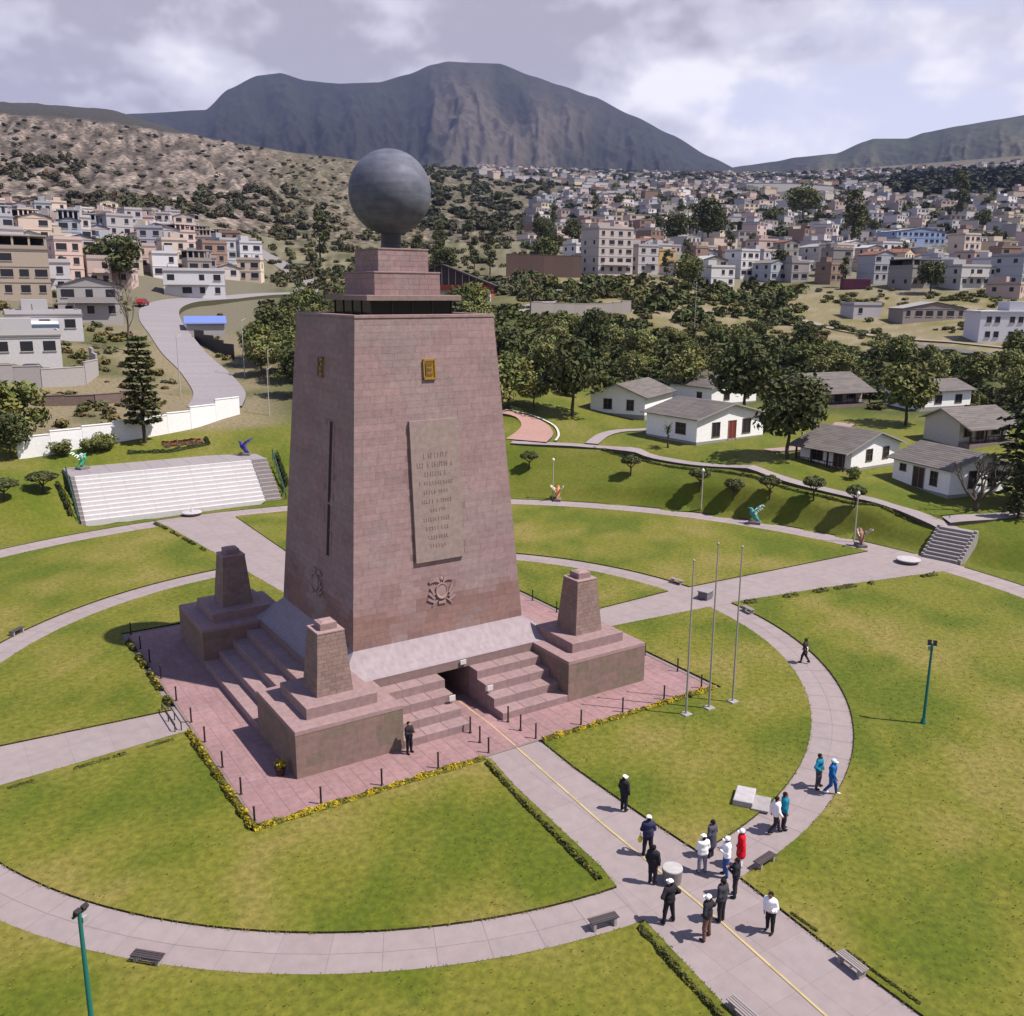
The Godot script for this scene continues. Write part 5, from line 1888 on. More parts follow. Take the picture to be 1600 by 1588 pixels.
	for e in [[0.35, 2.28, 7.16, 0.36, 0.26, "small white sign on the lintel above the entrance"], [0.93, 1.32, 9.05, 0.36, 0.3, "small white sign on the step right of the entrance"], [-1.42, 1.3, 9.05, 0.36, 0.3, "small white sign on the step left of the entrance"]]:
		t = thing("sign", e[5], "sign", Vector3(e[0], e[1], e[2]), 0.0, "white signs at the entrance")
		g = Geo.new()
		g.block(Vector3.ZERO, Vector3(e[3], e[4], 0.05), 0.01, Color(0.46, 0.45, 0.45))
		put("panel", g.mesh(), M["paint"], t)
	# painted bird sculptures
	var birds := [[34.6, -31.4, 0.0, 0.8, S(176, 118, 80), S(206, 198, 186), "orange and white bird sculpture beside the outer path behind the tower"], [45.1, -12.7, 0.0, 2.2, S(62, 132, 134), S(178, 200, 190), "teal bird sculpture with raised wings beside the outer path"], [46.9, -1.7, 0.0, 1.0, S(130, 96, 84), S(206, 190, 180), "brown and white bird sculpture at the end of the outer path near the steps"], [-9.3, -55.0, 4.0, 0.6, S(52, 140, 104), S(214, 220, 216), "green and white bird sculpture at the left top corner of the white tiers"], [7.6, -54.6, 4.0, 2.6, S(58, 52, 128), S(70, 64, 140), "dark blue bird sculpture at the right top corner of the white tiers"]]
	for b in birds:
		t = thing("bird_sculpture", b[6], "sculpture", Vector3(b[0], b[2] + 0.02, b[1]), b[3], "painted bird sculptures")
		g = Geo.new()
		g.block(Vector3(0, 0.13, 0), Vector3(1.2, 0.26, 0.8), 0.03, Color(0.18, 0.16, 0.16))
		put("base", g.mesh(), stone, t)
		g = Geo.new()
		var bs := Geo.new()
		net(bs, [[Vector3(-0.15, 0.55, 0), Vector3(0.2, 1.05, 0), 0.22, 0.3], [Vector3(0.2, 1.05, 0), Vector3(0.36, 1.42, 0), 0.26, 0.17], [Vector3(-0.2, 0.5, 0), Vector3(-0.5, 0.3, 0), 0.16, 0.06], [Vector3(0.42, 1.48, 0), Vector3(0.75, 1.62, 0), 0.1, 0.02]], 0.05, 0.12, b[4])
		put("body", bs.mesh(), M["paint"], t)
		for s in [-1, 1]:
			g = Geo.new()
			var prev := Vector3(0.12, 1.1, 0.22 * s)
			for k in 5:
				var next := prev + Vector3(-0.12 - 0.03 * k, 0.2 - 0.02 * k, s * (0.14 - 0.02 * k))
				g.tube(prev, next, 0.12 - 0.015 * k, 0.105 - 0.018 * k, 7, b[5] if k % 2 else b[4])
				g.tube(prev, prev + Vector3(-0.3, -0.12, 0.02 * s), 0.08, 0.03, 6, b[5])
				prev = next
			put("wing", g.mesh(), M["paint"], t)


# ---------- white tiers, small steps, walls ----------

func make_steps() -> void:
	var white := Color(0.50, 0.485, 0.50)
	var t := thing("white_tiers", "broad flight of white painted tiers rising from the outer path", "steps", Vector3(0, 0, 0))
	for k in 11:
		var h := 4.0 * (k + 1) / 11.0
		var z1 := -46.9 - 0.42 * k
		var g := Geo.new()
		var n := 8
		for i in n:
			g.block(Vector3(-10.65 + 17.9 * (i + 0.5) / n, h - 0.45, z1 - 0.21 - 0.3), Vector3(17.9 / n - 0.006, 0.9, 1.02), 0.02, vary(white, 0.035))
		g.box(Vector3(-1.7, h - 1.6, z1 - 0.7), Vector3(17.85, 2.6, 0.9), white * 0.8)
		put("tier", g.mesh(), M["plaster"], t)
	for e in [[-10.85, 0.36, "left"], [8.15, 1.75, "right"]]:
		var g := Geo.new()
		var n := 11
		for k in n:
			g.block(Vector3(e[0], 4.0 * (k + 1) / 11.0 - 1.0, -46.9 - 0.42 * k - 0.3), Vector3(e[1], 2.1, 0.62), 0.02, vary(Color(0.26, 0.23, 0.235), 0.05))
		put("side_ramp", g.mesh(), M["stone"], t)
	var g := Geo.new()
	for i in 10:
		g.block(Vector3(-11.0 + 20.0 * (i + 0.5) / 10, 3.7, -54.0), Vector3(1.99, 0.62, 5.2), 0.02, vary(Color(0.25, 0.225, 0.235), 0.04))
	structure("landing", g, M["path"], "grey landing along the top of the white tiers")
	for e in [[-11.25, "left"], [9.35, "right"]]:
		t = thing("railing", "dark green railing along the %s side of the white tiers" % e[1], "railing", Vector3.ZERO, 0.0, "railings of the white tiers")
		var a := Vector3(e[0], 0.0, -46.6)
		var b := Vector3(e[0] + (0.0 if e[1] == "left" else 0.6), 4.0, -52.0)
		for lift in [0.5, 0.95]:
			g = Geo.new()
			g.tube(a + Vector3.UP * lift, b + Vector3.UP * lift, 0.05, 0.05, 8, Color(0.03, 0.07, 0.055))
			put("rail", g.mesh(), M["paint"], t)
		for k in 7:
			var p := a.lerp(b, k / 6.0)
			g = Geo.new()
			g.tube(p - Vector3.UP * 0.4, p + Vector3.UP * 0.98, 0.05, 0.05, 8, Color(0.03, 0.07, 0.055))
			put("post", g.mesh(), M["paint"], t)
	hedge("hedge", "dark clipped hedge along the left side of the white tiers", [-11.9, -46.9, -12.1, -52.5], 0.6, 0.6, Color(0.03, 0.04, 0.012), Color(0.05, 0.06, 0.02), 0.2, 0.1, 200.0)
	hedge("hedge", "dark clipped hedge along the right side of the white tiers", [9.9, -47.3, 10.9, -53.5], 0.7, 0.8, Color(0.03, 0.04, 0.012), Color(0.05, 0.06, 0.02), 0.2, 0.1, 200.0)
	# the small flight on the right
	t = thing("stone_steps", "small grey flight of steps up the bank at the end of the right path", "steps", Vector3(48.95, 0, 4.75), -1.39)
	for k in 9:
		g = Geo.new()
		g.block(Vector3(0, 0.25 * (k + 1) - 0.6, -0.36 * k - 0.3), Vector3(2.9, 1.2, 0.75), 0.02, vary(Color(0.26, 0.235, 0.235), 0.06))
		put("step", g.mesh(), M["stone"], t)
	for s in [-1, 1]:
		for k in 9:
			g = Geo.new()
			g.block(Vector3(1.55 * s, 0.25 * (k + 1) - 0.62, -0.36 * k - 0.3), Vector3(0.3, 1.4, 0.4), 0.02, vary(Color(0.28, 0.26, 0.26), 0.06))
			put("side_wall", g.mesh(), M["stone"], t)


func wall_along(called: String, label: String, way: Array, h: float, thick: float, col: Color, m: Material, category := "wall", cope := true) -> Node3D:
	var t := thing(called, label, category)
	for i in range(0, way.size() - 2, 2):
		var a := Vector2(way[i], way[i + 1])
		var b := Vector2(way[i + 2], way[i + 3])
		var n := maxi(1, int(a.distance_to(b) / 3.0))
		for k in n:
			var p := a.lerp(b, float(k) / n)
			var q := a.lerp(b, float(k + 1) / n)
			var mid := (p + q) / 2
			var gy := maxf(land(p.x, p.y), land(q.x, q.y)) * 0.5 + land(mid.x, mid.y) * 0.5
			var basis := Basis(Vector3.UP, -atan2(q.y - p.y, q.x - p.x))
			var g := Geo.new()
			g.block(Vector3(mid.x, gy + h / 2 - 0.6, mid.y), Vector3(p.distance_to(q) - 0.02, h + 1.2, thick), 0.02, vary(col, 0.05), basis)
			put("panel", g.mesh(), m, t)
			if cope:
				g = Geo.new()
				g.block(Vector3(mid.x, gy + h + 0.05, mid.y), Vector3(p.distance_to(q) - 0.01, 0.1, thick + 0.1), 0.02, vary(col * 0.95, 0.05), basis)
				put("coping", g.mesh(), m, t)
	return t


func make_grounds() -> void:
	var grey := Color(0.27, 0.23, 0.24)
	wall_along("boundary_wall", "long white boundary wall behind the lawn on the left", [-14.6, -61.0, -8.0, -62.3, -1.2, -64.0, 4.6, -65.6, 11.4, -68.4], 2.2, 0.25, Color(0.72, 0.72, 0.74), M["plaster"])
	strip("walkway", "pale walkway with a dark retaining edge along the top of the grass bank", [36.0, -42.8, 0.65, 41.6, -37.5, 0.65, 45.8, -31.0, 0.65, 48.4, -23.3, 0.65, 50.0, -15.6, 0.65, 51.9, -9.1, 0.65, 52.4, -2.0, 0.65, 52.6, 1.2, 0.8, 52.3, 4.2, 0.9], M["path"], grey * 0.95, 0.06)
	hedge("hedge", "dark clipped hedge below the walkway along the top of the grass bank", [42.6, -35.6, 45.0, -30.6, 47.0, -23.0, 48.7, -15.8, 50.6, -9.0, 51.5, -2.0, 52.0, 1.6], 0.45, 0.3, Color(0.05, 0.06, 0.016), Color(0.07, 0.08, 0.025), 0.2, 0.1, 110.0, 0.0)
	strip("pink_path", "curving pink paved path with a white kerb beyond the walkway", [37.6, -42.2, 2.6, 40.0, -44.0, 2.4, 42.3, -47.2, 1.7, 43.0, -50.8, 1.2, 41.0, -54.0, 1.0], M["path"], Color(0.33, 0.20, 0.175), 0.08)
	strip("kerb", "white kerb on the right of the pink path", [40.6, -40.3, 0.14, 42.6, -42.4, 0.14, 44.6, -46.4, 0.14, 44.5, -50.8, 0.14, 42.3, -54.2, 0.14], M["path"], Color(0.5, 0.48, 0.46), 0.16)
	strip("garden_path", "pale path across the lawn to the first cottages", [43.4, -36.9, 0.8, 47.8, -40.0, 0.8, 52.0, -41.2, 0.8, 57.2, -40.6, 0.8], M["path"], grey, 0.07)
	strip("garden_path", "pink path between the white cottages", [57.4, -22.4, 0.9, 65.3, -22.6, 1.1, 74.0, -27.0, 1.3, 82.0, -31.0, 1.3], M["path"], Color(0.28, 0.2, 0.19), 0.07)
	strip("garden_path", "pale path past the nearest cottage", [53.4, 2.2, 0.9, 57.3, 4.6, 0.9, 63.0, 6.2, 0.9, 71.0, 7.5, 0.9], M["path"], grey, 0.07)
	strip("road", "pale road winding up from the white wall to the hillside town", [9.5, -72.5, 3.4, 12.3, -80.0, 3.4, 13.6, -92.0, 3.4, 13.9, -104.0, 3.4, 15.3, -118.0, 3.4, 17.0, -132.0, 3.6, 20.5, -146.0, 3.6, 27.5, -158.5, 3.6, 38.7, -169.5, 3.6, 52.0, -181.0, 3.6, 66.0, -190.0, 3.6], M["path"], Color(0.225, 0.205, 0.22), 0.12)
	strip("road", "grey street climbing the right side of the hillside town", [68.0, -192.0, 3.0, 80.5, -223.7, 3.2, 88.0, -262.0, 3.2, 91.5, -300.0, 3.2, 91.0, -335.0, 3.2], M["path"], Color(0.20, 0.18, 0.185), 0.15)
	strip("road", "pale street beyond the trees behind the tower", [84.0, -119.0, 2.6, 95.0, -127.5, 2.6, 106.6, -138.0, 2.6, 118.0, -150.0, 2.6, 129.4, -162.0, 2.6], M["path"], Color(0.22, 0.2, 0.2), 0.12)
	strip("road", "pale track along the field edge on the right", [138.0, -125.0, 1.6, 155.0, -125.5, 1.6, 168.0, -119.0, 1.6, 167.5, -96.0, 1.6, 172.0, -76.0, 1.6, 177.0, -58.0, 1.6], M["path"], Color(0.24, 0.2, 0.17), 0.1)
	strip("road", "dark asphalt yard in front of the white school building", [163.0, -81.0, 3.2, 162.6, -66.0, 3.4, 166.0, -52.0, 3.4], M["path"], Color(0.10, 0.095, 0.10), 0.12)
	# flower bed on the left, with the tall tree in it
	hedge("hedge", "low dark hedge around the flower bed below the white wall", [-3.9, -59.6, 0.4, -58.7, 5.0, -59.7, 5.2, -61.6], 0.6, 0.4, Color(0.03, 0.042, 0.014), Color(0.05, 0.06, 0.02), 0.2, 0.11, 170.0)
	hedge("flower_bed", "flower bed of red flowers at the foot of the tall tree", [0.2, -60.9, 4.6, -61.0], 2.2, 0.35, Color(0.05, 0.04, 0.02), Color(0.20, 0.05, 0.045), 0.5, 0.12, 200.0)
	for e in [[-10.4, -60.6], [-7.4, -60.8], [-5.9, -61.2]]:
		var b := plant("shrub", "bushy1", "small round dark shrub standing before the white wall, %s" % ("the left one" if e[0] < -9.0 else "the middle one" if e[0] < -7.0 else "the right one"), e[0], e[1], 0.8, "shrubs by the white wall", -1.0, "shrub")
	# slender poles
	var poles := [[34.3, -31.9, 4.2, "slender pale garden lamp pole on the bank behind the orange sculpture"], [43.9, -18.9, 4.0, "slender pale garden lamp pole on the grass bank between the clipped trees"], [47.7, -3.0, 4.4, "slender pale garden lamp pole behind the brown bird sculpture"], [7.0, -79.5, 8.0, "tall thin utility pole at the bend of the road on the left"], [18.4, -88.0, 8.5, "tall thin utility pole on the inner side of the winding road"], [14.6, -66.4, 6.0, "thin pole at the right end of the white wall"], [127.5, -107.9, 11.0, "tall thin utility pole standing above the belt of trees"], [20.0, -82.0, 5.0, "short pale pole among the trees left of the tower"]]
	for p in poles:
		var t := thing("lamp_pole" if p[3].contains("lamp") else "utility_pole", p[3], "pole", ground(p[0], p[1]), 0.7, "slender poles")
		var g := Geo.new()
		g.tube(Vector3(0, -0.5, 0), Vector3(0, p[2], 0), 0.07, 0.045, 8, Color(0.36, 0.34, 0.31))
		put("post", g.mesh(), M["paint"], t)
		g = Geo.new()
		if p[3].contains("lamp"):
			g.ball(Vector3(0, p[2] + 0.16, 0), Vector3(0.16, 0.2, 0.16), 10, Color(0.6, 0.6, 0.58))
			put("globe_shade", g.mesh(), M["paint"], t)
		else:
			g.tube(Vector3(0, p[2] - 0.25, 0), Vector3(1.1, p[2] + 0.1, 0), 0.035, 0.03, 6, Color(0.36, 0.34, 0.31))
			put("arm", g.mesh(), M["paint"], t)


# ---------- buildings ----------

const ORD := ["first", "second", "third", "fourth", "fifth", "sixth", "seventh", "eighth", "ninth", "tenth", "eleventh", "twelfth", "thirteenth", "fourteenth", "fifteenth", "sixteenth", "seventeenth", "eighteenth", "nineteenth", "twentieth"]


func nth(i: int) -> String:
	if i < 20: return ORD[i]
	return "%dth" % (i + 1) if i % 10 > 2 or i < 20 else "%d%s" % [i + 1, ["st", "nd", "rd"][i % 10]]


# window or door set in a wall face: a frame proud of the wall with a dark pane and, on larger ones, glazing bars
func opening(parent: Node3D, called: String, at: Vector3, w: float, h: float, turn: float, frame: Color, pane: Color, bars := 1) -> void:
	var b := Basis(Vector3.UP, turn)
	var g := Geo.new()
	for e in [[0.0, h / 2, w + 0.12, 0.07], [0.0, -h / 2, w + 0.18, 0.09], [-w / 2, 0.0, 0.07, h], [w / 2, 0.0, 0.07, h]]:
		g.box(at + b * Vector3(e[0], e[1], 0.03), Vector3(e[2], e[3], 0.09), frame, b)
	for k in bars:
		g.box(at + b * Vector3(-w / 2 + w * (k + 1) / (bars + 1), 0, 0.025), Vector3(0.05, h, 0.05), frame, b)
	if h < 1.5 and bars:
		g.box(at + b * Vector3(0, 0.05, 0.022), Vector3(w, 0.045, 0.05), frame, b)
	var f := put(called, g.mesh(), M["paint"], parent)
	g = Geo.new()
	g.box(at + b * Vector3(0, 0, 0.004), Vector3(w, h, 0.02), pane, b)
	put("pane" if called == "window" else "leaf", g.mesh(), M["glass"] if called == "window" else M["paint"], f)


# a gabled cottage: the gable looks along local +z, its foot is in the middle of that wall
func cottage(label: String, x: float, z: float, turn: float, w: float, l: float, hw: float, rise: float, gable: Array, left_side: Array, porch := 0.0, wall_col := Color(0.80, 0.80, 0.82), y_off := 0.0) -> Node3D:
	var y := land(x, z) + y_off
	var t := thing("cottage", label, "house", Vector3(x, y, z), turn, "white cottages on the right")
	keep_clear.append([x + sin(turn) * -l / 2, z + cos(turn) * -l / 2, 7.5])
	var g := Geo.new()
	var a := w / 2
	var p := [Vector3(-a, -2.5, 0), Vector3(a, -2.5, 0), Vector3(a, hw, 0), Vector3(0, hw + rise, 0), Vector3(-a, hw, 0)]
	var back := Vector3(0, 0, -l)
	for s in [0, 1]:
		var o: Vector3 = back if s else Vector3.ZERO
		g.quad(p[0] + o, p[1] + o, p[2] + o, p[4] + o, wall_col)
		g.tri(p[4] + o, p[2] + o, p[3] + o, wall_col)
	for e in [[1, 2], [4, 0]]:
		g.quad(p[e[0]], p[e[0]] + back, p[e[1]] + back, p[e[1]], wall_col)
	put("wall", g.mesh(), M["plaster"], t)
	g = Geo.new()
	g.box(Vector3(0, -0.6, 0.012), Vector3(w + 0.03, 1.7, 0.03), Color(0.26, 0.25, 0.24))
	g.box(Vector3(-a - 0.012, -0.6, -l / 2), Vector3(0.03, 1.7, l), Color(0.26, 0.25, 0.24))
	g.box(Vector3(a + 0.012, -0.6, -l / 2), Vector3(0.03, 1.7, l), Color(0.26, 0.25, 0.24))
	put("plinth", g.mesh(), M["plaster"], t)
	# roof of overlapping courses, with an overhang
	g = Geo.new()
	var tile := Color(0.145, 0.128, 0.122)
	var over := 0.55
	for s in [-1.0, 1.0]:
		var run: float = a + over + (porch if s < 0.0 else 0.0)
		var n := int(run / 0.34)
		var slope := rise / a
		for k in n:
			var u0 := run * k / n
			var u1 := run * (k + 1) / n
			var ya := hw + rise + 0.14 - u0 * slope
			var yb := hw + rise + 0.10 - u1 * slope + 0.06
			var m := 7
			for i in m:
				var z0 := over - (l + 2 * over) * i / m
				var z1 := over - (l + 2 * over) * (i + 1) / m
				var col := vary(tile, 0.16, 0.05)
				g.quad(Vector3(u0 * s, ya, z0), Vector3(u1 * s, yb, z0), Vector3(u1 * s, yb, z1), Vector3(u0 * s, ya, z1), col)
				g.quad(Vector3(u1 * s, yb, z0), Vector3(u1 * s, yb - 0.09, z0), Vector3(u1 * s, yb - 0.09, z1), Vector3(u1 * s, yb, z1), col * 0.8)
		for zz in [over, -l - over]:
			g.quad(Vector3(0, hw + rise + 0.14, zz), Vector3(run * s, hw + rise + 0.16 - run * slope, zz), Vector3(run * s, hw + rise - 0.02 - run * slope, zz), Vector3(0, hw + rise - 0.04, zz), Color(0.32, 0.30, 0.29))
	put("roof", g.mesh(), M["roof"], t)
	for e in gable:
		opening(t, e[0], Vector3(e[1], e[2], 0.0), e[3], e[4], 0.0, Color(0.10, 0.07, 0.05) if e[0] == "window" else Color(0.2, 0.18, 0.17), Color(0.02, 0.022, 0.028) if e[0] == "window" else e[5])
	for e in left_side:
		opening(t, e[0], Vector3(-a, e[2], e[1]), e[3], e[4], -PI / 2, Color(0.10, 0.07, 0.05) if e[0] == "window" else Color(0.2, 0.18, 0.17), Color(0.02, 0.022, 0.028) if e[0] == "window" else e[5])
	if porch > 0.0:
		for k in 4:
			g = Geo.new()
			var zz := 0.2 - (l - 0.4) * k / 3.0 - 0.4
			g.box(Vector3(-a - porch + 0.15, (hw - porch * rise / a) / 2 - 0.5, zz), Vector3(0.16, hw - porch * rise / a + 1.1, 0.16), Color(0.05, 0.035, 0.03))
			put("post", g.mesh(), M["bark"], t)
		g = Geo.new()
		g.box(Vector3(-a - porch / 2, -1.2, -l / 2), Vector3(porch - 0.02, 2.5, l - 0.1), Color(0.2, 0.16, 0.15))
		put("porch_floor", g.mesh(), M["stone"], t)
		g = Geo.new()
		for k in 9:
			g.box(Vector3(-a - porch + 0.15, 0.45, -0.5 - (l - 1.0) * k / 8.0), Vector3(0.05, 0.7, 0.05), Color(0.05, 0.035, 0.03))
		g.box(Vector3(-a - porch + 0.15, 0.82, -l / 2), Vector3(0.08, 0.08, l - 0.8), Color(0.05, 0.035, 0.03))
		put("balustrade", g.mesh(), M["bark"], t)
	return t


var pane_meshes := {}


func pane_mesh(w: float, h: float) -> ArrayMesh:
	var key := "%.1f %.1f" % [w, h]
	if not pane_meshes.has(key):
		var g := Geo.new()
		g.box(Vector3(0, 0, 0.0), Vector3(w, h, 0.06), Color(0.025, 0.026, 0.032))
		g.box(Vector3(0, -h / 2 - 0.06, 0.03), Vector3(w + 0.2, 0.1, 0.14), Color(0.4, 0.38, 0.36))
		pane_meshes[key] = g.mesh()
	return pane_meshes[key]


# a flat-roofed or shed-roofed town house; `detail` adds windows that are parts of their own
func house(label: String, group: String, x: float, z: float, turn: float, w: float, d: float, storeys: int, col: Color, roof: int, detail: bool, open_floor := false) -> Node3D:
	var y := land(x, z)
	var t := thing("house", label, "house", Vector3(x, y, z), turn, group)
	var fl := 2.75
	var h := storeys * fl
	var g := Geo.new()
	g.box(Vector3(0, h / 2 - 1.5, 0), Vector3(w, h + 3.0, d), col)
	if detail:
		for s in storeys:
			g.box(Vector3(0, (s + 1) * fl - 0.1, 0), Vector3(w + 0.16, 0.2, d + 0.16), col * 0.9)
	put("wall", g.mesh(), M["plaster"], t)
	g = Geo.new()
	if roof == 0:
		var grey := vary(Color(0.28, 0.25, 0.24), 0.25)
		g.box(Vector3(0, h + 0.12, 0), Vector3(w + 0.3, 0.2, d + 0.3), grey)
		for s in [-1, 1]:
			g.box(Vector3(0, h + 0.5, s * (d / 2 - 0.1)), Vector3(w, 0.6, 0.16), col)
			g.box(Vector3(s * (w / 2 - 0.08), h + 0.5, 0), Vector3(0.16, 0.6, d - 0.4), col)
		if rng.randf() < 0.55:
			g.box(Vector3(rng.randf_range(-0.25, 0.25) * w, h + 1.25, -d * 0.2), Vector3(w * 0.35, 2.1, d * 0.4), col * 0.92)
	else:
		var rc: Color = [Color(0.30, 0.29, 0.29), Color(0.42, 0.42, 0.44), Color(0.20, 0.09, 0.06), Color(0.19, 0.17, 0.16)][roof - 1]
		var rise := minf(w * 0.16, 1.6)
		for s in [-1.0, 1.0]:
			g.quad(Vector3(s * (w / 2 + 0.35), h + 0.02, d / 2 + 0.3), Vector3(s * (w / 2 + 0.35), h + 0.02, -d / 2 - 0.3), Vector3(0, h + rise, -d / 2 - 0.3), Vector3(0, h + rise, d / 2 + 0.3), rc)
			g.quad(Vector3(s * (w / 2 + 0.35), h - 0.12, d / 2 + 0.3), Vector3(s * (w / 2 + 0.35), h - 0.12, -d / 2 - 0.3), Vector3(s * (w / 2 + 0.35), h + 0.02, -d / 2 - 0.3), Vector3(s * (w / 2 + 0.35), h + 0.02, d / 2 + 0.3), rc * 0.8)
			g.tri(Vector3(-w / 2, h - 0.02, s * d / 2), Vector3(w / 2, h - 0.02, s * d / 2), Vector3(0, h + rise - 0.05, s * d / 2), col)
	put("roof", g.mesh(), M["roof"], t)
	if detail:
		for s in storeys:
			var n := maxi(2, int(w / 2.7))
			for i in n:
				if rng.randf() < 0.14: continue
				var ww: float = [1.1, 1.5, 1.1, 2.0][rng.randi() % 4]
				var o := put("window", pane_mesh(ww, 1.3), M["glass"], t)
				o.position = Vector3(-w / 2 + w * (i + 0.5) / n, s * fl + 1.5, d / 2 + 0.015)
			for sd in [-1, 1]:
				var m := maxi(1, int(d / 4.0))
				for i in m:
					if rng.randf() < 0.4: continue
					var o := put("window", pane_mesh(1.1, 1.2), M["glass"], t)
					o.position = Vector3(sd * (w / 2 + 0.015), s * fl + 1.5, -d / 2 + d * (i + 0.5) / m)
					o.rotation.y = PI / 2 * sd
		if open_floor:
			g = Geo.new()
			for i in 5:
				g.box(Vector3(-w / 2 + 0.2 + (w - 0.4) * i / 4.0, h + 1.2, d / 2 - 0.3), Vector3(0.35, 2.4, 0.35), col)
			g.box(Vector3(0, h + 2.5, 0), Vector3(w + 0.2, 0.25, d + 0.2), col * 0.9)
			g.box(Vector3(0, h + 1.2, -d / 2 + 0.4), Vector3(w, 2.4, 0.2), Color(0.03, 0.026, 0.025))
			put("open_storey", g.mesh(), M["plaster"], t)
		if storeys > 1 and rng.randf() < 0.35:
			g = Geo.new()
			var bw := w * rng.randf_range(0.4, 0.8)
			var bx := rng.randf_range(-0.5, 0.5) * (w - bw)
			g.box(Vector3(bx, fl - 0.02, d / 2 + 0.6), Vector3(bw, 0.16, 1.1), col * 0.95)
			g.box(Vector3(bx, fl + 0.45, d / 2 + 1.1), Vector3(bw, 0.8, 0.1), vary(col, 0.2))
			put("balcony", g.mesh(), M["plaster"], t)
		if rng.randf() < 0.3:
			g = Geo.new()
			for i in 4:
				g.tube(Vector3((-0.42 + 0.28 * i) * w, h + 0.2, d * 0.35), Vector3((-0.42 + 0.28 * i) * w, h + 1.7, d * 0.35), 0.09, 0.07, 5, Color(0.16, 0.12, 0.1))
			put("rebar", g.mesh(), M["paint"], t)
		if rng.randf() < 0.3:
			g = Geo.new()
			g.lathe([Vector2(0.55, 0.0), Vector2(0.6, 0.1), Vector2(0.6, 1.0), Vector2(0.3, 1.25), Vector2(0.0, 1.3)], 12, [Color(0.02, 0.02, 0.022), Color(0.05, 0.12, 0.3)][rng.randi() % 2], Vector3(w * 0.3, h + 0.22, -d * 0.25))
			put("water_tank", g.mesh(), M["paint"], t)
	keep_clear.append([x, z, maxf(w, d) * 0.6])
	return t


func place(az: float, d: float) -> Vector2:
	var b := deg_to_rad(az)
	return Vector2(SURVEY.x + sin(b) * d, SURVEY.y - cos(b) * d)


const TONES := [[205, 203, 210, "pale grey"], [228, 224, 228, "white"], [214, 190, 184, "pinkish"], [172, 164, 168, "grey"], [222, 208, 188, "cream"], [222, 204, 192, "peach"], [178, 182, 192, "blue-grey"], [160, 132, 120, "bare brick"], [160, 154, 150, "concrete"], [198, 176, 170, "dusty pink"], [205, 200, 205, "light grey"], [190, 184, 190, "grey"], [216, 206, 204, "off-white"]]


func make_village() -> void:
	var red := Color(0.16, 0.025, 0.018)
	var brown := Color(0.05, 0.03, 0.025)
	cottage("white cottage with a red door between two windows in its gable", 58.6, -29.4, deg_to_rad(2.0), 11.6, 8.5, 2.95, 1.45, [["window", -2.6, 1.5, 1.25, 1.7], ["door", 0.2, 1.2, 1.3, 2.4, red], ["window", 2.7, 1.6, 1.35, 1.75]], [["window", -2.6, 1.6, 1.6, 1.3]])
	cottage("white cottage with two gable windows and a dark porch on its left", 63.0, -12.4, deg_to_rad(1.0), 8.4, 6.6, 2.45, 1.4, [["window", -1.2, 1.5, 1.0, 1.25], ["window", 1.7, 1.55, 1.0, 1.25]], [["door", -1.6, 1.05, 1.2, 2.1, brown], ["window", -4.4, 1.3, 1.6, 1.3]], 1.1)
	cottage("nearest white cottage with a dark door and the bare tree before its gable", 63.2, -0.7, deg_to_rad(-13.0), 7.6, 7.6, 2.75, 1.35, [["window", -1.0, 1.6, 0.95, 1.7], ["window", 1.6, 1.6, 0.95, 1.7]], [["door", -4.0, 1.15, 1.5, 2.3, brown], ["window", -2.0, 1.5, 0.9, 1.4], ["window", -6.2, 1.9, 0.8, 0.7]])
	cottage("cottage with a broad brown roof and a gable to the left, leftmost of the cottages", 57.6, -49.6, deg_to_rad(-62.0), 8.0, 11.0, 2.7, 1.5, [["window", 1.9, 1.5, 1.0, 1.4], ["window", -1.4, 1.5, 1.2, 1.4]], [["window", -2.0, 1.3, 1.1, 1.2]], 0.0)
	cottage("white cottage behind the one with the red door, mostly hidden by the dark tree", 80.0, -49.5, deg_to_rad(0.0), 9.4, 9.0, 2.7, 1.6, [["window", 2.6, 1.4, 1.1, 1.3], ["window", -1.6, 1.4, 1.1, 1.3]], [["window", -2.5, 1.3, 1.0, 1.0]])
	cottage("cottage with a dark porch in the second row, left of the round green tree", 98.6, -44.0, deg_to_rad(80.0), 7.0, 9.0, 2.7, 1.5, [["window", 0.0, 1.3, 1.0, 1.0]], [["door", -4.6, 1.05, 1.4, 2.2, brown], ["window", -2.2, 1.4, 1.5, 1.4], ["window", -7.2, 1.4, 1.2, 1.3]], 2.0, Color(0.42, 0.36, 0.34))
	cottage("cottage with a dark porch half hidden by the big conifer on the right", 91.4, -16.4, deg_to_rad(82.0), 5.2, 8.6, 2.7, 1.2, [["window", 0.0, 1.3, 1.0, 1.0]], [["door", -5.0, 1.05, 1.4, 2.2, brown], ["window", -2.2, 1.4, 1.4, 1.3], ["window", -7.2, 1.4, 1.2, 1.3]], 1.6, Color(0.46, 0.42, 0.41))
	cottage("low pale cottage in the back row with a whitish roof, left of the big conifer", 110.0, -33.5, deg_to_rad(80.0), 7.0, 10.0, 2.6, 1.2, [["window", 0.0, 1.3, 1.0, 1.0]], [["window", -2.5, 1.3, 1.3, 1.2], ["window", -6.5, 1.3, 1.3, 1.2]])


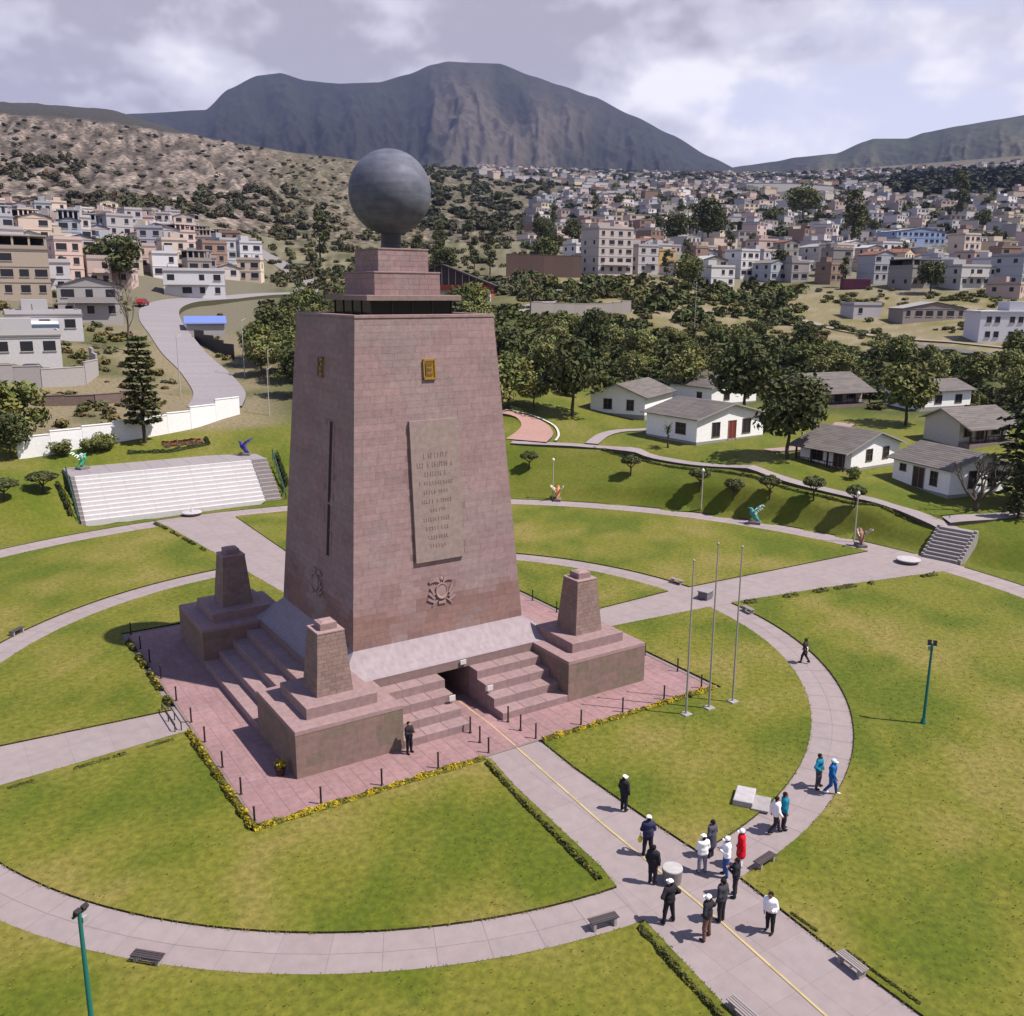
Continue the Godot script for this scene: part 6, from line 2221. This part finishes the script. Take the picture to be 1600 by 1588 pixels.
func make_special_buildings() -> void:
	rng.seed = 404
	# red-walled hall behind the top of the tower
	var y := land(88.0, -152.0)
	var t := thing("hall", "long dark-roofed hall with glazed gable and red lower wall behind the tower top", "hall", Vector3(88.0, y, -154.0), deg_to_rad(-36.0))
	keep_clear.append([88.0, -154.0, 14.0])
	var g := Geo.new()
	g.box(Vector3(0, 1.2, -5), Vector3(24.0, 6.0, 10.0), Color(0.26, 0.075, 0.05))
	put("red_wall", g.mesh(), M["plaster"], t)
	g = Geo.new()
	for i in 15:
		var x := -11.6 + 23.2 * i / 14.0
		var top := 4.3 + 4.6 * (1.0 - absf(x) / 12.0)
		g.box(Vector3(x, (4.2 + top) / 2, 0.02), Vector3(0.16, top - 4.2, 0.14), Color(0.3, 0.28, 0.27))
	put("mullions", g.mesh(), M["paint"], t)
	g = Geo.new()
	g.tri(Vector3(-11.8, 4.25, -0.15), Vector3(11.8, 4.25, -0.15), Vector3(0, 8.8, -0.15), Color(0.03, 0.03, 0.035))
	g.tri(Vector3(11.8, 4.25, -9.8), Vector3(-11.8, 4.25, -9.8), Vector3(0, 8.8, -9.8), Color(0.03, 0.03, 0.035))
	put("glazing", g.mesh(), M["glass"], t)
	g = Geo.new()
	for s in [-1.0, 1.0]:
		g.quad(Vector3(13.2 * s, 4.0, 1.2), Vector3(13.2 * s, 4.0, -11.0), Vector3(0, 9.1, -11.0), Vector3(0, 9.1, 1.2), Color(0.06, 0.048, 0.045))
		g.quad(Vector3(13.2 * s, 3.65, 1.2), Vector3(13.2 * s, 4.0, 1.2), Vector3(0, 9.1, 1.2), Vector3(0, 8.75, 1.2), Color(0.045, 0.035, 0.033))
	put("roof", g.mesh(), M["roof"], t)
	g = Geo.new()
	g.box(Vector3(1.0, 0.5, 2.6), Vector3(22.0, 4.6, 3.0), Color(0.45, 0.44, 0.44))
	put("white_annexe", g.mesh(), M["plaster"], t)
	g = Geo.new()
	g.box(Vector3(1.0, 2.88, 2.8), Vector3(23.0, 0.14, 4.0), Color(0.34, 0.13, 0.095))
	put("canopy", g.mesh(), M["roof"], t)
	# blue-roofed hut and dark fence on the left
	y = land(22.5, -122.0)
	t = thing("hut", "small hut with a bright blue sheet roof beside the winding road", "hut", Vector3(22.5, y, -122.5), deg_to_rad(-15.0))
	g = Geo.new()
	g.box(Vector3(0, 0.6, 0), Vector3(6.4, 3.4, 4.5), Color(0.34, 0.33, 0.33))
	put("wall", g.mesh(), M["plaster"], t)
	g = Geo.new()
	g.box(Vector3(0, 2.6, 0), Vector3(7.2, 0.12, 5.4), Color(0.12, 0.17, 0.46), Basis(Vector3.RIGHT, 0.22))
	put("roof", g.mesh(), M["paint"], t)
	keep_clear.append([22.5, -122.5, 4.0])
	wall_along("fence", "dark solid fence sloping down beside the winding road", [18.8, -116.0, 20.0, -109.0, 21.2, -102.0], 2.0, 0.15, Color(0.03, 0.028, 0.03), M["paint"], "fence", false)
	# white school building on the right edge
	y = land(176.5, -69.0)
	t = thing("white_building", "two-storey white building with paired square windows at the right edge of the photo", "building", Vector3(184.0, y, -66.0), deg_to_rad(-32.0))
	keep_clear.append([182.0, -65.5, 12.0])
	g = Geo.new()
	g.box(Vector3(4.0, 2.4, -3.5), Vector3(24.0, 8.8, 7.0), Color(0.56, 0.56, 0.62))
	put("wall", g.mesh(), M["plaster"], t)
	g = Geo.new()
	g.box(Vector3(4.0, 6.95, -3.5), Vector3(24.5, 0.3, 7.5), Color(0.5, 0.5, 0.55))
	g.box(Vector3(3.5, 8.1, -4.0), Vector3(9.0, 2.0, 5.0), Color(0.42, 0.42, 0.48))
	put("roof", g.mesh(), M["plaster"], t)
	for s in 2:
		for k in 4:
			for q in 2:
				var o := put("window", pane_mesh(1.1, 1.3), M["glass"], t)
				o.position = Vector3(-6.0 + k * 5.2 + q * 1.9, 2.0 + s * 3.2, 0.02)
	# town landmarks: [label, x, z, turn, w, d, storeys, colour, roof]
	var marks := [
		["five-storey pale apartment block standing highest at the left end of the valley town", 172.0, -196.0, -6.0, 13.0, 11.0, 5, Color(0.44, 0.39, 0.375), 0],
		["pale stepped wing joined to the right of the five-storey apartment block", 186.0, -195.5, -6.0, 8.0, 9.0, 3, Color(0.40, 0.38, 0.39), 0],
		["two-storey yellow house right of the apartment block", 201.0, -207.0, -10.0, 14.0, 8.0, 2, Color(0.48, 0.32, 0.13), 0],
		["long low warehouse with a bright white roof beside the tall tree, left one", 272.0, -213.0, -14.0, 16.0, 20.0, 1, Color(0.20, 0.17, 0.16), 2],
		["white-walled warehouse with a grey roof just left of the tall tree", 276.0, -195.0, -14.0, 14.0, 15.0, 2, Color(0.48, 0.48, 0.50), 1],
		["long shed with a pale blue roof right of the tall tree", 362.0, -217.0, -16.0, 26.0, 14.0, 2, Color(0.22, 0.30, 0.48), 2],
		["white-topped grey concrete house standing in the field on the right", 248.0, -118.0, -12.0, 14.0, 9.0, 2, Color(0.46, 0.45, 0.45), 0],
		["unfinished grey concrete house left of the white-topped one in the field", 238.0, -129.0, -12.0, 11.0, 10.0, 2, Color(0.26, 0.245, 0.24), 0],
		["white two-storey house with an upper veranda beside the bend of the road", 34.0, -171.5, -16.0, 13.0, 8.0, 2, Color(0.58, 0.575, 0.60), 0],
		["beige three-storey house with dark open bays at the left edge of the photo", -4.5, -147.0, -4.0, 11.0, 9.0, 3, Color(0.36, 0.30, 0.25), 0],
		["grey tin-roofed house with white gate pillars above the road bend", 5.0, -130.5, -8.0, 10.0, 10.0, 2, Color(0.34, 0.32, 0.325), 4],
		["white house with a blue awning at the left edge of the photo", -4.5, -114.5, -4.0, 10.5, 8.0, 1, Color(0.48, 0.47, 0.50), 0],
		["low white house with dark windows, nearest on the left edge, above the walled yard", -10.5, -96.0, -5.0, 11.0, 8.0, 1, Color(0.50, 0.49, 0.50), 0],
		["long low farm sheds with pale roofs in the field on the right", 195.0, -95.0, -20.0, 18.0, 6.0, 1, Color(0.24, 0.21, 0.20), 1],
		["small pale tank-topped shed left among the field sheds", 186.0, -108.0, -20.0, 8.0, 6.0, 1, Color(0.40, 0.38, 0.40), 0],
		["long white factory roof far off across the valley town", 742.0, -627.0, -20.0, 95.0, 25.0, 2, Color(0.40, 0.39, 0.39), 2],
	]
	for m in marks:
		house(m[0], "", m[1], m[2], deg_to_rad(m[3]), m[4], m[5], m[6], m[7], m[8], m[1] < 400.0, m[0].contains("dark open bays") or m[0].contains("unfinished"))
	# awning, yard wall and other pieces of the left edge
	var aw := Geo.new()
	aw.box(Vector3(0, 0, 0), Vector3(4.6, 0.1, 1.8), Color(0.55, 0.55, 0.58), Basis(Vector3.RIGHT, 0.3))
	aw.box(Vector3(0, -0.5, 0.82), Vector3(4.6, 0.7, 0.06), Color(0.07, 0.10, 0.16))
	var o := put("awning", aw.mesh(), M["paint"])
	o.position = ground(-5.3, -109.9, 2.35)
	tag(o, "white and dark blue awning on the house at the left edge", "awning")
	wall_along("yard_wall", "curved grey concrete wall around the yard of the nearest house on the left", [-15.0, -85.5, -9.0, -84.5, -3.5, -86.5, -1.2, -90.5, -1.0, -97.0], 2.3, 0.25, Color(0.34, 0.315, 0.32), M["plaster"])
	wall_along("retaining_wall", "long low brownish retaining wall across the dirt slope on the left", [-10.5, -78.5, -4.0, -77.5, 2.5, -79.0], 1.2, 0.4, Color(0.17, 0.125, 0.11), M["stone"])
	wall_along("retaining_wall", "pale concrete retaining wall behind the belt of trees right of the tower", [90.5, -119.5, 108.0, -123.5, 125.0, -127.5], 3.0, 0.4, Color(0.25, 0.225, 0.215), M["plaster"])
	wall_along("brown_wall", "long dark brown wall left of the apartment block", [134.0, -197.0, 145.0, -193.0, 157.0, -189.5], 6.5, 0.4, Color(0.115, 0.075, 0.065), M["stone"])
	wall_along("field_wall", "low grey block wall along the edge of the valley town", [218.0, -192.5, 245.0, -193.5, 262.0, -187.0, 275.0, -180.0, 262.0, -154.0], 2.6, 0.3, Color(0.26, 0.24, 0.235), M["plaster"])
	# red and purple container in the field
	t = thing("container", "dark red and purple shipping container lying in the field", "container", ground(223.0, -138.5), deg_to_rad(-30.0))
	g = Geo.new()
	g.block(Vector3(0, 1.5, 0), Vector3(8.4, 3.0, 2.6), 0.04, Color(0.085, 0.022, 0.045))
	put("body", g.mesh(), M["paint"], t)
	for k in 12:
		g = Geo.new()
		g.box(Vector3(-3.9 + 0.7 * k, 1.5, 1.32), Vector3(0.3, 2.7, 0.08), Color(0.075, 0.018, 0.04))
		put("rib", g.mesh(), M["paint"], t)
	g = Geo.new()
	g.box(Vector3(4.23, 1.5, 0), Vector3(0.08, 2.7, 2.4), Color(0.30, 0.06, 0.03))
	put("door", g.mesh(), M["paint"], t)
	# vehicles on the left
	car("small red car parked by the pale houses at the road bend", ground(17.4, -148.5, 0.15), -0.5, Color(0.20, 0.02, 0.028))
	car("dark car parked in the walled yard on the left", ground(-9.5, -88.2, 0.1), 1.2, Color(0.06, 0.06, 0.075))


func car(label: String, at: Vector3, turn: float, col: Color) -> void:
	var t := thing("car", label, "car", at, turn, "")
	var g := Geo.new()
	g.block(Vector3(0, 0.58, 0), Vector3(1.7, 0.55, 4.1), 0.1, col)
	g.frustum(Vector3(0, 0.84, -0.1), 1.62, 2.5, 1.3, 1.6, 0.55, col)
	put("body", g.mesh(), M["paint"], t)
	g = Geo.new()
	g.frustum(Vector3(0, 0.88, -0.1), 1.66, 2.3, 1.36, 1.62, 0.44, Color(0.02, 0.022, 0.026))
	put("window", g.mesh(), M["glass"], t)
	for sx in [-1, 1]:
		for sz in [-1, 1]:
			g = Geo.new()
			g.tube(Vector3(0.72 * sx, 0.32, 1.3 * sz), Vector3(0.88 * sx, 0.32, 1.3 * sz), 0.32, 0.32, 12, Color(0.02, 0.02, 0.02))
			put("wheel", g.mesh(), M["paint"], t)


# a house too far off to show its parts: walls, roof edge and dark openings gathered into one shape
func far_house(g: Geo, x: float, z: float, turn: float, w: float, d: float, storeys: int, col: Color, openings: bool) -> void:
	var b := Basis(Vector3.UP, turn)
	var o := ground(x, z)
	var h := storeys * 2.6
	g.box(o + Vector3(0, h / 2 - 1.5, 0), Vector3(w, h + 3.0, d), col, b)
	g.box(o + Vector3(0, h + 0.1, 0), Vector3(w + 0.3, 0.22, d + 0.3), vary(Color(0.30, 0.27, 0.265), 0.3), b)
	if rng.randf() < 0.4:
		g.box(o + b * Vector3(rng.randf_range(-0.2, 0.2) * w, h + 1.1, -d * 0.15), Vector3(w * 0.4, 1.9, d * 0.4), col * 0.93, b)
	if openings:
		for s in storeys:
			for i in 3:
				if rng.randf() < 0.2: continue
				g.box(o + b * Vector3((-0.32 + 0.32 * i) * w, s * 2.6 + 1.4, d / 2), Vector3(w * rng.randf_range(0.12, 0.24), 1.3, 0.16), Color(0.06, 0.058, 0.062), b)
		if rng.randf() < 0.5:
			g.box(o + b * Vector3(w / 2, 1.5, rng.randf_range(-0.2, 0.2) * d), Vector3(0.16, 1.3, 1.3), Color(0.06, 0.058, 0.062), b)


func make_town() -> void:
	rng.seed = 2024
	var storey_word := ["", "one-storey", "two-storey", "three-storey", "four-storey"]
	# hillside on the left: rows climbing away, each house labelled by its place in its row
	var dists := [207.0, 218.0, 229.0, 240.0, 252.0, 264.0, 276.0, 288.0, 301.0, 314.0, 328.0, 342.0, 356.0, 371.0, 386.0, 401.0]
	for r in dists.size():
		var d: float = dists[r]
		var a1: float = [8.5, 9.0, 10.5, 13.0, 15.0, 16.2, 17.2, 17.4, 17.3, 17.1, 16.9, 16.6, 16.4, 16.1, 15.8, 15.4][r]
		var az := 3.8 + rng.randf_range(0.0, 0.8)
		var i := 0
		while az < a1:
			var w := rng.randf_range(4.6, 7.6)
			var p := place(az + rad_to_deg(w / 2 / d), d + rng.randf_range(-3.0, 3.0))
			var skip: bool = rng.randf() < 0.12 or blocked(p.x, p.y)
			if not skip:
				var tone: Array = TONES[rng.randi() % TONES.size()]
				var st: int = [1, 2, 2, 2, 3][rng.randi() % 5] if r < 12 else [1, 1, 2][rng.randi() % 3]
				var c := vary(S(tone[0], tone[1], tone[2]) * 0.82, 0.08, 0.03)
				house("%s %s house, %s from the left in the %s row up the left hillside" % [tone[3], storey_word[st], nth(i), nth(r)], "houses on the left hillside", p.x, p.y, -deg_to_rad(az) + rng.randf_range(-0.3, 0.45), w, rng.randf_range(5.0, 8.0), st, c, 0 if rng.randf() < 0.8 else 1 + rng.randi() % 4, true, rng.randf() < 0.15)
				i += 1
			az += rad_to_deg((w + rng.randf_range(0.2, 2.2)) / d)
	# valley town on the right, nearest rows
	dists = [306.0, 324.0, 342.0, 361.0, 381.0, 402.0]
	for r in dists.size():
		var d: float = dists[r]
		var az: float = [44.0, 41.8, 36.8, 36.2, 35.6, 35.0][r] + rng.randf_range(0.0, 0.6)
		var i := 0
		while az < 61.8:
			var w := rng.randf_range(5.5, 10.0)
			var p := place(az + rad_to_deg(w / 2 / d), d + rng.randf_range(-0.02, 0.02) * d)
			var green := patch.get_noise_2d(p.x * 0.7 + 500.0, p.y * 0.7)
			var skip: bool = rng.randf() < 0.1 or green > 0.30 or blocked(p.x, p.y) or (r < 1 and az > 45.5 and az < 57.0)
			if not skip:
				var tone: Array = TONES[rng.randi() % TONES.size()]
				var st: int = [1, 1, 1, 2, 2, 3][rng.randi() % 6]
				var c := vary(S(tone[0], tone[1], tone[2]) * 0.72, 0.1, 0.03)
				house("%s %s house, %s from the left in the %s row of the valley town" % [tone[3], storey_word[st], nth(i), nth(r)], "houses of the valley town", p.x, p.y, rng.randf_range(-0.4, 0.3), w, rng.randf_range(5.5, 9.0), st, c, 0 if rng.randf() < 0.72 else [1, 2, 2, 3, 4][rng.randi() % 5], true)
				i += 1
			az += rad_to_deg((w + rng.randf_range(0.6, 7.5)) / d)
	# the rest of the valley town, packed towards the foot of the mountain
	var g := Geo.new()
	var d := 416.0
	while d < 1050.0:
		var az := lerpf(34.2, 36.5, smoothstep(600.0, 1000.0, d)) + rng.randf_range(0.0, 0.5)
		while az < 62.3:
			var w := rng.randf_range(6.0, 11.0) + d * 0.003
			var p := place(az, d + rng.randf_range(-6.0, 6.0))
			var green := patch.get_noise_2d(p.x * 0.7 + 500.0, p.y * 0.7)
			if rng.randf() > lerpf(0.12, 0.35, smoothstep(500.0, 1050.0, d)) and green < 0.27 and not blocked(p.x, p.y):
				var tone: Array = TONES[rng.randi() % TONES.size()]
				far_house(g, p.x, p.y, rng.randf_range(-0.4, 0.35), w, rng.randf_range(6.0, 10.0), [1, 1, 1, 2, 2, 2][rng.randi() % 6], vary(S(tone[0], tone[1], tone[2]) * 0.70, 0.12, 0.03), d < 800.0)
			az += rad_to_deg((w + rng.randf_range(0.8, 7.0)) / d)
		d += 14.0 + d * 0.012
	# the hillside town goes on past the left edge of the photograph
	d = 215.0
	while d < 405.0:
		var az := -9.0
		while az < 3.3:
			var w := rng.randf_range(5.0, 8.0)
			if rng.randf() > 0.15:
				var p := place(az, d + rng.randf_range(-3.0, 3.0))
				var tone: Array = TONES[rng.randi() % TONES.size()]
				far_house(g, p.x, p.y, rng.randf_range(-0.4, 0.5), w, rng.randf_range(5.0, 8.0), [1, 2, 2, 3][rng.randi() % 4], vary(S(tone[0], tone[1], tone[2]) * 0.82, 0.1, 0.03), true)
			az += rad_to_deg((w + rng.randf_range(0.3, 2.5)) / d)
		d += 15.0
	for k in 700:
		var p := place(rng.randf_range(31.0, 62.5), 1000.0 * pow(2.1, rng.randf()))
		if patch.get_noise_2d(p.x * 0.4, p.y * 0.4) < -0.15: continue
		var tone: Array = TONES[rng.randi() % TONES.size()]
		far_house(g, p.x, p.y, rng.randf_range(-0.5, 0.4), rng.randf_range(7.0, 15.0), rng.randf_range(7.0, 13.0), 2, vary(S(tone[0], tone[1], tone[2]) * 0.66, 0.12, 0.03), false)
	var o := put("distant_houses", g.mesh(), M["plaster"])
	tag(o, "mass of small pale houses in the farther valley town and on the slopes", "", "", "stuff")


# ---------- trees, bushes ----------

func make_planting() -> void:
	for r in [[9.5, -72.5], [11.5, -78.0], [12.8, -84.0], [13.6, -92.0], [13.8, -98.0], [13.9, -104.0], [14.6, -111.0], [15.3, -118.0], [16.1, -125.0], [17.0, -132.0], [18.8, -139.0], [20.5, -146.0], [24.0, -152.0], [27.5, -158.5], [33.0, -164.0], [38.7, -169.5], [45.0, -175.0], [52.0, -181.0], [59.0, -186.0], [88.0, -135.0], [84.0, -140.0], [80.0, -133.0]]:
		keep_clear.append([r[0], r[1], 5.2])
	# clipped trees on the banks
	var tops := [[35.2, -37.9], [42.2, -28.3], [44.7, -20.0], [46.0, -16.5], [47.65, -13.24], [49.6, -9.4], [50.3, -5.2]]
	for i in tops.size():
		plant("topiary_tree", "topiary%d" % (1 + i % 3), "flat-topped clipped tree on the grass bank, %s from the left right of the tower" % nth(i), tops[i][0], tops[i][1], 1.0 + 0.06 * (i % 3), "clipped trees on the banks")
	for e in [[-13.6, -50.4, 1.15, "flat-topped clipped tree on the left bank nearest the white tiers"], [-17.2, -48.6, 1.1, "flat-topped clipped tree on the left bank at the edge of the photo"]]:
		plant("topiary_tree", "topiary2", e[3], e[0], e[1], e[2], "clipped trees on the banks", -1.0, "tree", Vector3(1.25, 0.85, 1.25))
	# single trees: kind, label, x, z, size
	var singles := [
		["monkey_puzzle_tree", "monkey_puzzle1", "tall dark tiered evergreen standing in the red flower bed on the left", -1.42, -62.3, 1.05],
		["bare_tree", "thin_bare1", "tall thin half-bare tree by the road behind the tiered evergreen", 5.6, -104.0, 1.0],
		["broad_tree", "dome1", "big round green tree at the left edge in front of the white wall", -15.0, -66.0, 1.25],
		["broad_tree", "broad_dark2", "dark round tree at the left edge, low in front of the white wall's end", -15.2, -61.2, 0.6],
		["broad_tree", "broad_dark1", "large dark tree right of the tower before the belt, on the lawn", 50.3, -50.0, 1.15],
		["broad_tree", "broad_mid2", "green tree right of the tower beside the large dark one", 43.5, -55.0, 1.0],
		["broad_tree", "broad_pale1", "light green tree close to the tower's right edge", 38.8, -52.5, 1.05],
		["broad_tree", "broad_dark3", "dark dense tree beside the cottage with the red door", 56.5, -18.8, 1.08],
		["broad_tree", "broad_dark2", "dark tree behind the cottage with the red door", 72.0, -40.0, 1.25],
		["broad_tree", "broad_pale2", "pale feathery tree between the two left cottages", 77.0, -57.0, 1.1],
		["broad_tree", "broad_mid3", "round mid-green tree in the middle of the cottages", 88.4, -26.3, 1.15],
		["conifer_tree", "conifer1", "huge dark conifer at the right edge of the photo", 63.5, 3.6, 1.3],
		["bare_tree", "bare1", "bare spreading tree in front of the nearest cottage", 57.6, 2.4, 1.05],
		["conifer_tree", "conifer2", "narrow dark conifer in front of the conifer at the right edge", 58.4, 6.0, 0.45],
		["palm_plant", "palm_like1", "spiky dark palm-like plant left of the cottage with the red door", 49.3, -30.2, 1.0],
		["round_shrub", "bushy2", "small round shrub between the white cottages above the walkway", 56.4, -10.0, 0.55],
		["tall_tree", "tall1", "tall dark tree on the dry hill left of the tower's gallery", 103.0, -268.0, 1.55],
		["tall_tree", "tall2", "tall bare-stemmed tree right of the white warehouses", 303.8, -203.2, 2.1],
		["broad_tree", "broad_dark1", "dark round tree in the valley town above the yellow house", 274.9, -255.6, 2.3],
		["broad_tree", "broad_dark3", "dark tree left beside the dark round one above the yellow house", 262.0, -262.0, 1.7],
		["broad_tree", "broad_mid1", "big rounded tree far off left of the tall bare-stemmed tree", 440.0, -345.0, 3.0],
		["broad_tree", "broad_mid2", "round green tree before the yellow house at the field edge", 172.6, -158.2, 1.4],
		["broad_tree", "broad_dark2", "broad dark tree in front of the hillside houses, left of the white road", 17.5, -168.5, 1.35],
		["broad_tree", "broad_mid3", "second broad tree beside it in front of the hillside houses", 12.5, -170.5, 1.15],
		["tall_tree", "tall1", "dark pointed tree far right in the valley town", 489.0, -276.0, 2.4],
	]
	for e in singles:
		plant(e[0], e[1], e[2], e[3], e[4], e[5])
		keep_clear.append([e[3], e[4], 2.0])
	# belt of trees behind the cottages and right of the tower
	rng.seed = 515
	var n := 0
	var az := 31.0
	while az < 62.5:
		for row in 4:
			var d := lerpf(128.0, 158.0, smoothstep(34.0, 40.0, az)) + row * 15.0 + rng.randf_range(-6.0, 6.0)
			if az < 36.0 and row == 3: continue
			var p := place(az + rng.randf_range(-0.9, 0.9), d)
			if blocked(p.x, p.y) or rng.randf() < 0.3 or patch.get_noise_2d(p.x * 2.0 + 900.0, p.y * 2.0) > 0.3: continue
			var kind: String = ["broad_dark1", "broad_dark2", "broad_pale3", "broad_mid1", "broad_mid2", "broad_mid3", "broad_pale1", "bushy1"][rng.randi() % 8]
			plant("broad_tree", kind, "%s tree in the belt behind the cottages, %s from the left" % [{"broad_d": "dark", "broad_m": "green", "broad_p": "pale green", "bushy1": "low bushy"}.get(kind.left(7), "low bushy"), nth(n)], p.x, p.y, rng.randf_range(0.55, 0.95) * (1.6 if kind == "bushy1" else 1.0), "trees of the wooded belt", -1.0, "tree", Vector3(rng.randf_range(0.8, 1.25), rng.randf_range(0.75, 1.25), rng.randf_range(0.8, 1.25)))
			n += 1
		az += 1.75
	# grove left of the tower, behind the lawn
	n = 0
	for k in 80:
		var p := place(rng.randf_range(17.4, 31.0), rng.randf_range(122.0, 205.0))
		if p.x < 20.5 + 0.75 * maxf(0.0, -p.y - 132.0) or blocked(p.x, p.y): continue
		var kind: String = ["broad_dark1", "broad_mid1", "broad_mid2", "broad_mid3", "broad_pale2", "bushy2"][rng.randi() % 6]
		plant("broad_tree", kind, "%s tree in the grove between the winding road and the tower, %s of it" % ["leafy" if kind != "bushy2" else "low bushy", nth(n)], p.x, p.y, rng.randf_range(0.65, 1.0), "trees of the grove left of the tower")
		n += 1
	# trees in and round the valley town
	n = 0
	for k in 70:
		var p := place(rng.randf_range(27.0, 62.0), 296.0 * pow(3.2, rng.randf()))
		if blocked(p.x, p.y): continue
		var kind: String = ["broad_dark1", "broad_dark2", "broad_mid1", "broad_dark3", "tall1", "tall2"][rng.randi() % 6]
		plant("broad_tree" if not kind.begins_with("tall") else "tall_tree", kind, "%s tree among the fields and houses of the valley, %s of them" % ["dark" if kind.contains("dark") else "tall" if kind.contains("tall") else "green", nth(n)], p.x, p.y, rng.randf_range(0.7, 1.3), "scattered trees of the valley")
		n += 1
	bush_cover("shrub_cover", "low shrubs scattered over the dry hill", scatter(1000, Vector2(-9.0, 33.0), Vector2(430.0, 960.0), 0.26, 61), Vector2(0.8, 3.6), Color(0.075, 0.068, 0.040), 62)
	bush_cover("shrub_cover", "dark clumps of bushes along the foot of the dry hill", scatter(120, Vector2(8.5, 14.8), Vector2(428.0, 500.0), -0.05, 161) + scatter(70, Vector2(5.5, 9.5), Vector2(600.0, 740.0), 0.0, 162) + scatter(90, Vector2(15.0, 21.0), Vector2(455.0, 640.0), 0.05, 163), Vector2(2.2, 5.0), Color(0.058, 0.055, 0.028), 164)
	bush_cover("field_bushes", "green bushes between the retaining wall and the valley town", scatter(190, Vector2(33.5, 50.0), Vector2(228.0, 300.0), -0.02, 165), Vector2(1.4, 3.6), Color(0.070, 0.078, 0.024), 166)
	bush_cover("distant_trees", "rows of dark trees along the foot of the far hills", scatter(700, Vector2(34.0, 63.0), Vector2(1250.0, 2100.0), 0.05, 167), Vector2(5.0, 9.0), Color(0.034, 0.040, 0.026), 168)
	bush_cover("shrub_cover", "dry scrub on the slope between the road and the white wall", scatter(420, Vector2(-9.0, 16.5), Vector2(118.0, 205.0), 0.02, 63), Vector2(0.5, 1.5), Color(0.12, 0.105, 0.04), 64)
	bush_cover("shrub_cover", "bushes over the slopes behind the tower and left of the valley town", scatter(800, Vector2(18.0, 35.0), Vector2(215.0, 640.0), 0.08, 65), Vector2(1.0, 3.2), Color(0.078, 0.076, 0.034), 66)
	bush_cover("undergrowth", "green undergrowth beneath the wooded belt", scatter(1500, Vector2(29.0, 63.0), Vector2(146.0, 216.0), -0.3, 67), Vector2(0.8, 2.2), Color(0.065, 0.074, 0.022), 68)
	bush_cover("field_scrub", "weeds and scrub in the open fields below the valley town", scatter(900, Vector2(33.0, 63.0), Vector2(218.0, 310.0), 0.08, 69), Vector2(0.6, 1.8), Color(0.11, 0.105, 0.035), 70)
	bush_cover("distant_trees", "distant trees and hedges on the slopes beyond the valley town", scatter(1500, Vector2(27.0, 63.0), Vector2(500.0, 1500.0), 0.12, 71), Vector2(3.0, 7.5), Color(0.050, 0.055, 0.028), 72)
	bush_cover("distant_forest", "dark forest on the ridge at the far right", scatter(900, Vector2(54.0, 64.0), Vector2(950.0, 1500.0), -0.1, 73), Vector2(7.0, 13.0), Color(0.028, 0.034, 0.018), 74)


func _ready() -> void:
	rng.seed = 7
	make_materials()
	make_camera_and_light()
	make_land()
	make_range("mountain", "broad blue-green mountain behind the town, coloured dark as in cloud shadow, with bare brown gullies", RIDGE, 3000.0, 5200.0, 250.0, Color(0.013, 0.015, 0.011), Color(0.105, 0.088, 0.072), Vector2(23.0, 41.0), 41)  # the woods' dark colour carries a cloud shadow over the mountain
	make_range("hills", "green-grey hills behind the town on the right", RIDGE_RIGHT, 2500.0, 3900.0, 235.0, Color(0.030, 0.036, 0.032), Color(0.095, 0.092, 0.064), Vector2(44.0, 69.0), 57)
	make_bank()
	make_plaza()
	make_platform()
	make_monument()
	make_grounds()
	make_steps()
	make_furniture()
	make_people()
	make_village()
	make_special_buildings()
	make_town()
	make_planting()
	make_grass()
	make_weeds()
